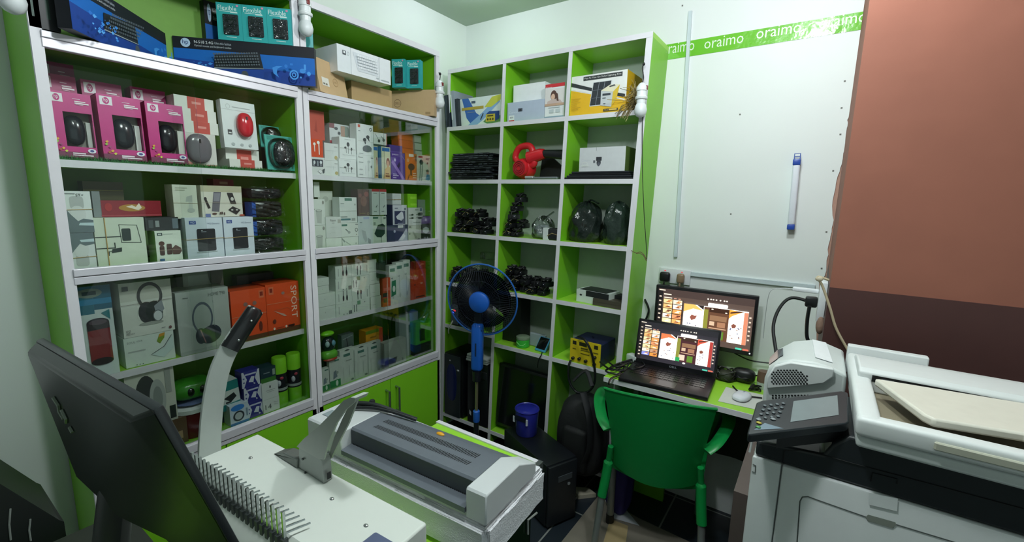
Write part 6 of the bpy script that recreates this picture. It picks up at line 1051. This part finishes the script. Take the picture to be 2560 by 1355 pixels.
m = MB(); q = [fo[5].lerp(bo[5], .18)+up, fo[6].lerp(bo[6], .18)+up, fo[6].lerp(bo[6], .95)+up, fo[5].lerp(bo[5], .95)+up]; m.add(q+[p+Vector((0, 0, .0012)) for p in q], [(0, 1, 2, 3), (4, 5, 6, 7), (0, 1, 5, 4), (1, 2, 6, 5), (2, 3, 7, 6), (3, 0, 4, 7)], M('E4E7EA', .5)); tag(m.build('paper_sheet', smooth=0), 'white paper sheet lying on the curved top of the vented printer', 'paper')
MB().box(-.115, .30, 1.23, 1.545, 0, .719, M('5A4E4A', .6)).build('printer_stand', None, smooth=0)
tag(bpy.data.objects['printer_stand'], 'brownish stand under the vented white printer left of the copier', 'stand')
# copier
t = thing('multifunction_copier', 'large white and black office copier in the right foreground', 'copier', (0, 0, 0))
Y0 = 1.0; Y1 = 1.225; xl, xr_ = -.0665, .56
bt = .948
m = MB(); m.rbox(xl, xr_, Y0+.012, Y1, .0, bt, .006, PW, 2); m.build('body', t)
def fpoly(pts, y): return [(at_y(x, y_, Y0).x, at_y(x, y_, Y0).z) for x, y_ in pts]
sx0 = at_y(1955, 1165, Y0).x
m = MB(); m.rbox(xl, sx0-.001, Y0, Y0+.014, .05, bt+.002, .004, PW, 2); m.build('side_cover', t)
m = MB(); m.rbox(sx0+.001, .47, Y0-.002, Y0+.014, .05, bt+.002, .004, PW2, 2)
gk = M('4A504E', .6)
dl = fpoly(((1992,1365),(2000,1252),(2006,1241),(2020,1240),(2165,1291),(2170,1300),(2232,1318),(2238,1309),(2390,1355)), Y0)
m.tube([(x, Y0-.0022, z) for x, z in dl], .0011, gk, 6)
gp_ = fpoly(((2164,1290),(2170,1300),(2230,1318),(2240,1310),(2238,1303),(2170,1284)), Y0); m.poly([(x, Y0-.0035, z) for x, z in gp_], M('8A8F86', .5)); m.build('front_door', t)
m = MB(); q = fpoly(((2172,1229),(2244,1243),(2242,1275),(2171,1258)), Y0); m.poly([(x, Y0-.0045, z) for x, z in q], M('E4E8E8', .4)); m.build('door_catch', t, smooth=0)
m = MB(); q = fpoly(((1882,1160),(1889,1163),(1888,1181),(1880,1178)), Y0); m.tube([(x, Y0-.001, z) for x, z in q], .0008, gk, 6); m.build('door_latch', t)
m = MB(); q = fpoly(((1871,1130),(1878,1099),(1881,1100),(1876,1132)), Y0); m.prism(q, 1, Y0+.0, Y0+.03, M('D8DCDC', .4)); m.build('side_trim', t, smooth=0)
bz = bt+.003; m = MB()
ou = [(xl+.004, bz), (xr_, bz), (xr_, 1.045), (.085, 1.045), (.062, 1.02), (.05, .995), (xl+.004, .985)]
m.prism(ou, 1, Y0+.004, Y1, PD); o = bev(m.build('black_midsection', t, smooth=30), .006, 3)
m = MB(); q = fpoly(((1957,1158),(1961,1128),(2000,1127),(2060,1140),(2130,1160),(2300,1205),(2400,1232),(2560,1275)), Y0); m.tube([(x, Y0+.0030, z) for x, z in q], .0011, M('0C0E0F', .5), 6)
q = fpoly(((2178,1205),(2182,1184),(2244,1200),(2244,1212)), Y0); m.tube([(x, Y0+.0028, z) for x, z in q], .001, M('0C0E0F', .5), 6); m.build('flap_seams', t)
# scanner slab with a rounded corner
m = MB(); m.rbox(.092, .60, .962, 1.37, 1.046, 1.068, .006, PW, 3); m.build('scanner_base', t)
lid = MB(); zt = 1.104
lid.rbox(.088, .60, .955, .988, 1.069, zt, .008, PW2, 3); lid.rbox(.0885, .124, .963, 1.385, 1.0695, zt+.001, .008, PW2, 3); lid.build('lid_frame', t)
m = MB(); m.rbox(.115, .60, .98, 1.375, 1.0685, 1.074, .002, M('857C68', .5), 1); m.build('output_tray', t)
m = MB(); m.rbox(.19, .30, .950, .960, 1.080, 1.094, .002, M('B8B8A8', .5), 1); m.build('lid_grip', t)
# document feeder
m = MB(); m.prism([(1.195, 1.074), (1.375, 1.074), (1.375, 1.098), (1.33, 1.117), (1.28, 1.126), (1.205, 1.124), (1.195, 1.116)], 0, .100, .62, PW2); o = bev(m.build('feeder_cover', t, smooth=30), .004, 3)
m = MB(); m.box(.124, .60, 1.1938, 1.1952, 1.099, 1.113, M('1A1D1F', .5))
for k in range(12): m.lathe([(.003, 0), (.003, .02)], M('3A3E40', .5), 10, (.14+k*.038, 1.194, 1.106), a=0)
m.build('feed_slot', t)
ra, rb_ = at_y(2100, 880, 1.40), at_y(2322, 892, 1.40)
m = MB(); m.box(.088, rb_.x, 1.386, 1.41, 1.05, rb_.z, PW2); bev(m.build('rear_cover', t, smooth=0), .003, 2)
TZ = 1.116
tp = [at_z(2187, 945, TZ), at_z(2560, 992, TZ), at_z(2640, 1004, TZ), at_z(2640, 1110, TZ), at_z(2560, 1083, TZ), at_z(2335, 1047, TZ), at_z(2308, 1034, TZ)]
tp = [Vector((p.x, min(p.y, 1.192), p.z)) for p in tp]
m = MB(); m.prism([(p.x, p.y) for p in tp], 2, 1.100, TZ, M('D8D4C8', .45)); o = bev(m.build('feed_tray', t, smooth=30), .004, 2)
# control panel
P0 = at_y(1867, 1088, .90); eu = at_y(2123, 1058, 1.0)-P0; ev = at_y(1885, 1003, 1.0)-P0; en = eu.cross(ev).normalized()
Mp = Matrix(((eu.x, ev.x, en.x, P0.x), (eu.y, ev.y, en.y, P0.y), (eu.z, ev.z, en.z, P0.z), (0, 0, 0, 1)))
m = MB(); m.M = Mp; m.prism([(.0, .05), (.03, 0), (.97, 0), (1, .04), (1, .92), (.93, 1), (.08, 1), (.03, .95)], 2, -.020, 0, M('2A2F33', .3)); o = bev(m.build('control_panel', t, smooth=30), .004, 2)
m = MB(); m.M = Mp; m.poly([(.42, .22, .0006), (.90, .26, .0006), (.89, .86, .0006), (.43, .84, .0006)], M('7C8688', .2)); m.build('touch_screen', o, smooth=0)
m = MB(); m.M = Mp; m.poly([(.06, .12, .0006), (.36, .06, .0006), (.16, .28, .0006)], M('7A8A96', .15)); m.build('glossy_patch', o, smooth=0)
m = MB(); 
for r in range(4):
    for c in range(4):
        p = Mp @ Vector((.13+c*.065-.012*r, .80-r*.125, .0012)); m.ell(tuple(p), (.0034, .004, .002), M('6A7276', .25), 10, 6)
for u, v, cc in ((.10, .30, 'B0A040'), (.24, .36, '8A9094'), (.09, .40, '8A9094'), (.10, .18, '4A8A50')): p = Mp @ Vector((u, v, .0012)); m.ell(tuple(p), (.005, .004, .002), M(cc, .25), 10, 6)
m.build('keypad', o)
m = MB(); m.M = Mp; m.prism([(.30, .15), (.95, .15), (.95, .95), (.30, .95)], 2, -.055, -.020, M('15181A', .5)); m.build('panel_arm', t, smooth=0)
# ================================================================== FOREGROUND COUNTER
CZ = .745
t = thing('counter', 'lime topped counter with white edges in the foreground carrying the machines', 'counter', (0, 0, 0))
m = MB(); m.box(-.955, -.585, .02, .985, CZ-.02, CZ, GREEN_TOP); m.box(-1.24, -.955, -.25, .27, CZ-.02, CZ, M('23281F', .5)); m.box(-.955, -.585, -.25, .02, CZ-.02, CZ, GREEN_TOP); m.build('counter_top', t, smooth=0)
m = MB(); m.box(-.96, -.58, .985, 1.0, CZ-.022, CZ+.004, EDGE); m.box(-.585, -.58, -.25, .985, CZ-.022, CZ+.001, EDGE); m.build('edge_strip', t, smooth=0)
m = MB(); m.box(-.583, -.566, .975, 1.003, CZ-.03, CZ+.003, M('5A605E', .4, .5)); m.build('corner_cap', t, smooth=0)
gl_ = glass_mat('counter_glass', (.55, .68, .60), .04, 1.0)
m = MB(); m.box(-.955, -.585, .06, .97, .16, CZ-.021, M('2E4A22', .6)); m.build('case_body', t, smooth=0)
m = MB(); m.box(-.590, -.584, .02, .975, .10, CZ-.022, gl_); m.build('side_glass', t, smooth=0)
m = MB(); m.box(-.95, -.595, .05, .965, 0, .16, GREEN); m.box(-1.23, -.96, -.24, .26, 0, CZ-.02, GREEN); m.box(-.959, -.585, -.24, .05, 0, CZ-.021, GREEN); m.build('base', t, smooth=0)
m = MB(); m.tube([at_x(1320, 1335, -.578), at_x(1320, 1300, -.578), at_x(1342, 1282, -.578)], .003, M('B0B4B0', .4, .5), 6); m.build('metal_bracket', t)
# polystyrene tray with the laminator on it
ang = .055; fc = Vector((-.764, .728, 0))
def nz(p, s, a): return a*math.sin(p.x*91+s)*math.sin(p.y*83+2*s)*math.sin(p.z*77+s)
def foam():
    bm = bmesh.new(); bmesh.ops.create_cube(bm, size=1)
    for v in bm.verts: v.co = Vector((v.co.x*.578, v.co.y*.252, v.co.z*.090+.045))
    bmesh.ops.bevel(bm, geom=bm.edges[:], offset=.012, segments=3, affect='EDGES')
    bmesh.ops.subdivide_edges(bm, edges=bm.edges[:], cuts=6, use_grid_fill=True)
    rnd = random.Random(4)
    for v in bm.verts:
        e = .0025 if v.co.z > .07 else .001
        if v.co.z > .003: v.co += Vector((rnd.uniform(-e, e), rnd.uniform(-e, e), rnd.uniform(-e, e)*.6))
    bm.verts.index_update(); m = MB(); m.add([v.co.copy() for v in bm.verts], [tuple(v.index for v in f.verts) for f in bm.faces], M('DCDDE2', .7, bump=.3, scale=300, var=.03)); bm.free(); return m
tag(foam().build('polystyrene_tray', None, (fc.x, fc.y, CZ), (0, 0, ang)), 'white polystyrene tray on the counter holding the laminator', 'tray')
t = thing('laminator', 'grey and silver laminating machine on the white polystyrene tray', 'laminator', (-.758, .70, CZ+.0912), (0, 0, ang))
sl = M('C8CCCE', .4, var=.02); dg = M('666C75', .4); dg2 = M('3E444B', .4)
for a, b in ((-.279, -.148), (.229, .279)):
    m = MB(); m.prism([(-.092, 0), (.112, 0), (.112, .028), (.034, .066), (-.088, .066), (-.092, .062)], 0, a, b, sl); o = bev(m.build('end_cover', t, smooth=30), .003, 2)
m = MB(); m.prism([(-.062, .0), (.105, .0), (.105, .026), (.032, .0652), (-.058, .0652), (-.062, .061)], 0, -.148, .229, dg)
sm = M('15181A', .6)
for ya, yb in ((.001, .018), (-.030, -.016)):
    for k in range(54):
        x = -.105+k*.0054; m.poly([(x, ya, .0656), (x+.0026, ya, .0656), (x+.0026+.004, yb, .0656), (x+.004, yb, .0656)], sm)
m.build('top_cover', t, smooth=30)
m = MB(); m.prism([(-.094, .010), (-.062, .010), (-.062, .024), (-.094, .021)], 0, -.147, .228, dg); m.box(-.146, .227, -.0635, -.0615, .024, .061, dg2)
for k in range(70): m.box(-.14+k*.0052, -.14+k*.0052+.0026, -.0645, -.0634, .024, .027, M('22262A', .5))
m.build('feed_tray', t, smooth=0)
m = MB(); m.box(-.24, .24, -.088, .10, -.0005, .011, M('B4BAB6', .4)); m.build('bottom_plate', t, smooth=0)
m = MB(); m.rbox(-.262, -.238, -.06, -.03, .0665, .0675, .0004, M('8A989C', .3), 1); m.build('display', t)
m = MB(); m.lathe([(.008, .045), (.008, .074), (.006, .077), (.0, .077)], M('1A1C1E', .35), 16, (-.205, .055, 0)); m.build('knob', t)
m = MB(); m.ell((.055, .036, .066), (.012, .006, .004), M('E0A020', .4), 12, 6); m.build('yellow_tag', t)
pts = [(-.235, .0, .071), (-.20, .02, .073), (-.17, .035, .074), (-.12, .06, .064), (-.07, .085, .048), (-.11, .075, .055), (-.17, .045, .076), (-.21, .025, .080), (-.24, .005, .077)]
m = MB(); m.tube(spline(pts), .0042, M('1C2022', .4), 7); m.tube(spline([Vector(p)+Vector((.006, -.008, .002)) for p in pts[::-1]]), .004, M('1C2022', .4), 7); m.build('power_cord', t)
# comb binding machine
t = thing('comb_binding_machine', 'cream comb binding machine with a long grey lever in the foreground', 'binding machine', (-.7731, .3787, CZ), (0, 0, .0472)); t.scale = (1.048, .812, 1.052)
Ti = (Matrix.Translation((-.7731, .3787, CZ)) @ Matrix.Rotation(.0472, 4, 'Z') @ Matrix.Diagonal((1.048, .812, 1.052, 1))).inverted()
cr_ = M('D5DAD4', .4, var=.02); bt = .142
m = MB(); m.prism([(-.09, .0), (.150, .0), (.150, bt), (-.035, bt), (-.075, bt-.03), (-.09, bt-.06)], 0, -.275, .245, cr_); o = bev(m.build('housing', t, smooth=30), .004, 2)
m = MB(); m.rbox(-.27, .235, -.103, -.088, .01, .075, .003, M('3A4046', .4), 2); m.build('front_panel', t)
m = MB(); m.rbox(.19, .262, -.10, .068, .04, bt+.004, .005, M('5A6482', .35), 2); m.build('end_cap', t)
m = MB(); m.lathe([(.022, .262), (.024, .266), (.024, .292), (.020, .297), (.0, .298)], M('DDE2E0', .35), 24, (0, .01, .115), a=0); m.build('knob', t)
tn = M('B4BABA', .2, .95)
for i in range(21):
    x = -.218+i*.0150; m = MB(); m.box(x-.0022, x+.0022, -.052, -.046, bt-.012, bt+.05, tn); m.tube([(x, -.046, bt+.010), (x+.012, .0, bt+.010)], .0016, tn, 6); m.box(x-.004, x+.004, -.056, -.044, bt-.016, bt-.001+.004, M('4A5050', .4, .5)); m.build('comb_tine', t, smooth=0)
for x, y in ((-.19, .07), (.06, .085), (.165, .07), (.16, -.03)): m = MB(); m.ell((x, y, bt), (.005, .005, .003), M('C0C4C4', .2, .9), 12, 6); m.build('screw', t)
LX = -1.062
Lc = [at_x(x, y, LX) for x, y in ((524, 1140), (525, 1090), (532, 1010), (545, 940), (562, 893), (586, 850), (610, 815), (640, 772))]
m = MB(); L = spline(Lc, 5)
n = len(L); vs = []; fs = []
for i, p in enumerate(L):
    d = (L[min(i+1, n-1)]-L[max(i-1, 0)]); d.x = 0; d.normalize(); s_v = Vector((0, d.z, -d.y))*.0205*(1.10-.20*i/n)
    for q in (p-s_v+Vector((.004, 0, 0)), p+s_v+Vector((.004, 0, 0)), p+s_v-Vector((.004, 0, 0)), p-s_v-Vector((.004, 0, 0))): vs.append(q)
for i in range(n-1):
    for k in range(4): q = (k+1) % 4; fs.append((i*4+k, i*4+q, (i+1)*4+q, (i+1)*4+k))
fs += [(3, 2, 1, 0), tuple((n-1)*4+k for k in range(4))]
m.M = Ti; m.add(vs, fs, M('A9B0AC', .3, .3)); lo = bev(m.build('lever', t, smooth=30), .001, 1)
m = MB(); m.M = Ti; g0, g1 = at_x(573, 872, LX), at_x(636, 776, LX)
o_ = Vector((.002, 0, 0)); m.tube([g0+o_, g0.lerp(g1, .5)+o_, g1+o_, g1+(g1-g0)*.07+o_], [.012, .012, .0115, .007], M('17191B', .25), 18, flat=1.75)
for q in (.25, .75): p = g0.lerp(g1, q); m.ell((p.x+.014, p.y, p.z), (.003, .003, .003), M('B0B4B4', .2, .9), 8, 6)
m.build('grip', lo)
# heavy stapler standing on the rear of the binding machine
SY = .468; zs = CZ+bt*1.052
t = thing('heavy_stapler', 'grey metal heavy duty stapler with raised handle on the rear of the binding machine', 'stapler', (0, 0, 0)); gm2 = M('9AA09C', .35, .35); gm3 = M('6E7470', .4, .4)
def spx(pts, dz=0): return [(p.x, max(p.z, zs+.001)) for p in [at_y(x, y, SY) for x, y in pts]]
m = MB(); m.prism(spx(((690, 1139), (713, 1130), (748, 1146), (748, 1192), (690, 1158))), 1, SY-.004, SY+.022, gm3); bev(m.build('base', t, smooth=0), .002, 2)
m = MB(); m.prism(spx(((747, 1112), (804, 1150), (811, 1240), (777, 1240), (747, 1176))), 1, SY, SY+.020, gm2)
q = at_y(812, 1195, SY); m.box(q.x-.001, q.x+.0008, SY+.005, SY+.014, q.z-.007, q.z+.009, M('15181A', .5)); bev(m.build('head', t, smooth=0), .0015, 1)
m = MB(); m.prism(spx(((745, 1115), (762, 1096), (800, 1064), (840, 1024), (862, 1000), (880, 992), (892, 994), (890, 1004), (868, 1022), (845, 1056), (826, 1100), (812, 1148), (800, 1146))), 1, SY-.003, SY+.001, M('A6ACA6', .4, .15)); m.build('handle', t, smooth=0)
m = MB(); m.prism(spx(((762, 1096), (800, 1064), (840, 1024), (862, 1000), (880, 992), (892, 994), (886, 1003), (866, 1006), (843, 1029), (804, 1068), (766, 1100))), 1, SY+.001, SY+.026, M('B4BAB4', .4, .15)); q_ = [at_y(x, y, SY+.026) for x, y in ((886, 991), (897, 996), (890, 1014), (873, 1058), (850, 1102), (829, 1146), (823, 1140), (838, 1092), (858, 1046), (876, 1010))]; m.prism([(p.x, p.z) for p in q_], 1, SY+.024, SY+.028, M('A6ACA6', .4, .15)); m.build('handle_back', t, smooth=0)
for x, y in ((756, 1148), (762, 1182)): q = at_y(x, y, SY-.003); m = MB(); m.lathe([(.0025, -.001), (.0025, .002)], M('5A5E5E', .3, .8), 10, tuple(q), a=1); m.build('pivot', t)
# monitor seen from behind, lower left corner
MON = (Vector((-.897, .121, 1.256)), Vector((-.521, .142, 1.256)), Vector((-.521, .2035, 1.05)))
TL, TR, BR = MON; ex = (TR-TL).normalized(); ez = (TR-BR).normalized(); ey = ez.cross(ex).normalized()
Mq = Matrix(((ex.x, ey.x, ez.x, (TL.x+TR.x)/2), (ex.y, ey.y, ez.y, (TL.y+TR.y)/2), (ex.z, ey.z, ez.z, (TL.z+TR.z)/2), (0, 0, 0, 1)))
t = thing('monitor', 'dark monitor seen from behind in the lower left foreground', 'monitor', (0, 0, 0)); W2 = (TR-TL).length/2; HM = .26
m = MB(); m.M = Mq; m.rbox(-W2, W2, .0, .010, -HM, 0, .003, M('23282A', .35), 2); m.build('front_frame', t)
m = MB(); m.M = Mq; i_ = .006
ou = [(-W2+.002, 0, -HM+.002), (W2-.002, 0, -HM+.002), (W2-.002, 0, -.002), (-W2+.002, 0, -.002)]; inn = [(-W2+.03, -.045, -HM+.06), (W2-.19, -.045, -HM+.06), (W2-.022, -.014, -.008), (-W2+.008, -.014, -.008)]
m.add(ou+inn, [(0, 1, 5, 4), (1, 2, 6, 5), (2, 3, 7, 6), (3, 0, 4, 7), (4, 5, 6, 7)], M('1E2622', .30)); o = bev(m.build('rear_shell', t, smooth=30), .004, 2)
def rp(u, v): q_ = Vector((-W2+.008+u*(2*W2-.03), -.0145, -.008)).lerp(Vector((-W2+.03+u*(2*W2-.22), -.0455, -HM+.06)), v); return (q_.x, q_.y-.001, q_.z)
m = MB(); m.M = Mq
for P_ in (((.22, .26), (.27, .30), (.25, .36), (.29, .40)), ((.30, .32), (.33, .38), (.31, .42)), ((.35, .44), (.38, .47))): m.tube([rp(*q_) for q_ in P_], .0022, M('7A8478', .3, .5), 6)
m.build('maker_badge', t)
fx = Mq @ Vector((-.05, -.035, -HM*.7))
m = MB(); m.tube([fx+Vector((0, .015, .02)), Vector((fx.x-.01, fx.y-.015, .90)), Vector((fx.x-.01, fx.y-.02, CZ+.012))], [.030, .034, .036], M('16191A', .4), 12, flat=.6); m.build('neck', t)
m = MB(); m.rbox(fx.x-.11, fx.x+.09, fx.y-.10, fx.y+.10, CZ, CZ+.014, .006, M('16191A', .4), 2); m.build('foot', t)
# dark ribbed case at the far left
t = thing('ribbed_case', 'dark sloping case with pale ribs at the far lower left behind the monitor', 'case', (0, 0, 0))
m = MB(); m.prism([(-.12, 0), (.178, 0), (.178, .745), (.172, .752), (.062, .945), (-.12, .955)], 0, -1.52, -1.30, M('1B1F1E', .4)); m.build('body', t, smooth=0)
for px, py0, py1 in ((26, 1272, 1350), (76, 1298, 1352)):
    m = MB(); m.tube([at_x(px, py0, -1.2985), at_x(px-3, (py0+py1)/2, -1.2985), at_x(px+1, py1, -1.2985)], .0016, M('8A908C', .5), 5); m.build('rib', t)
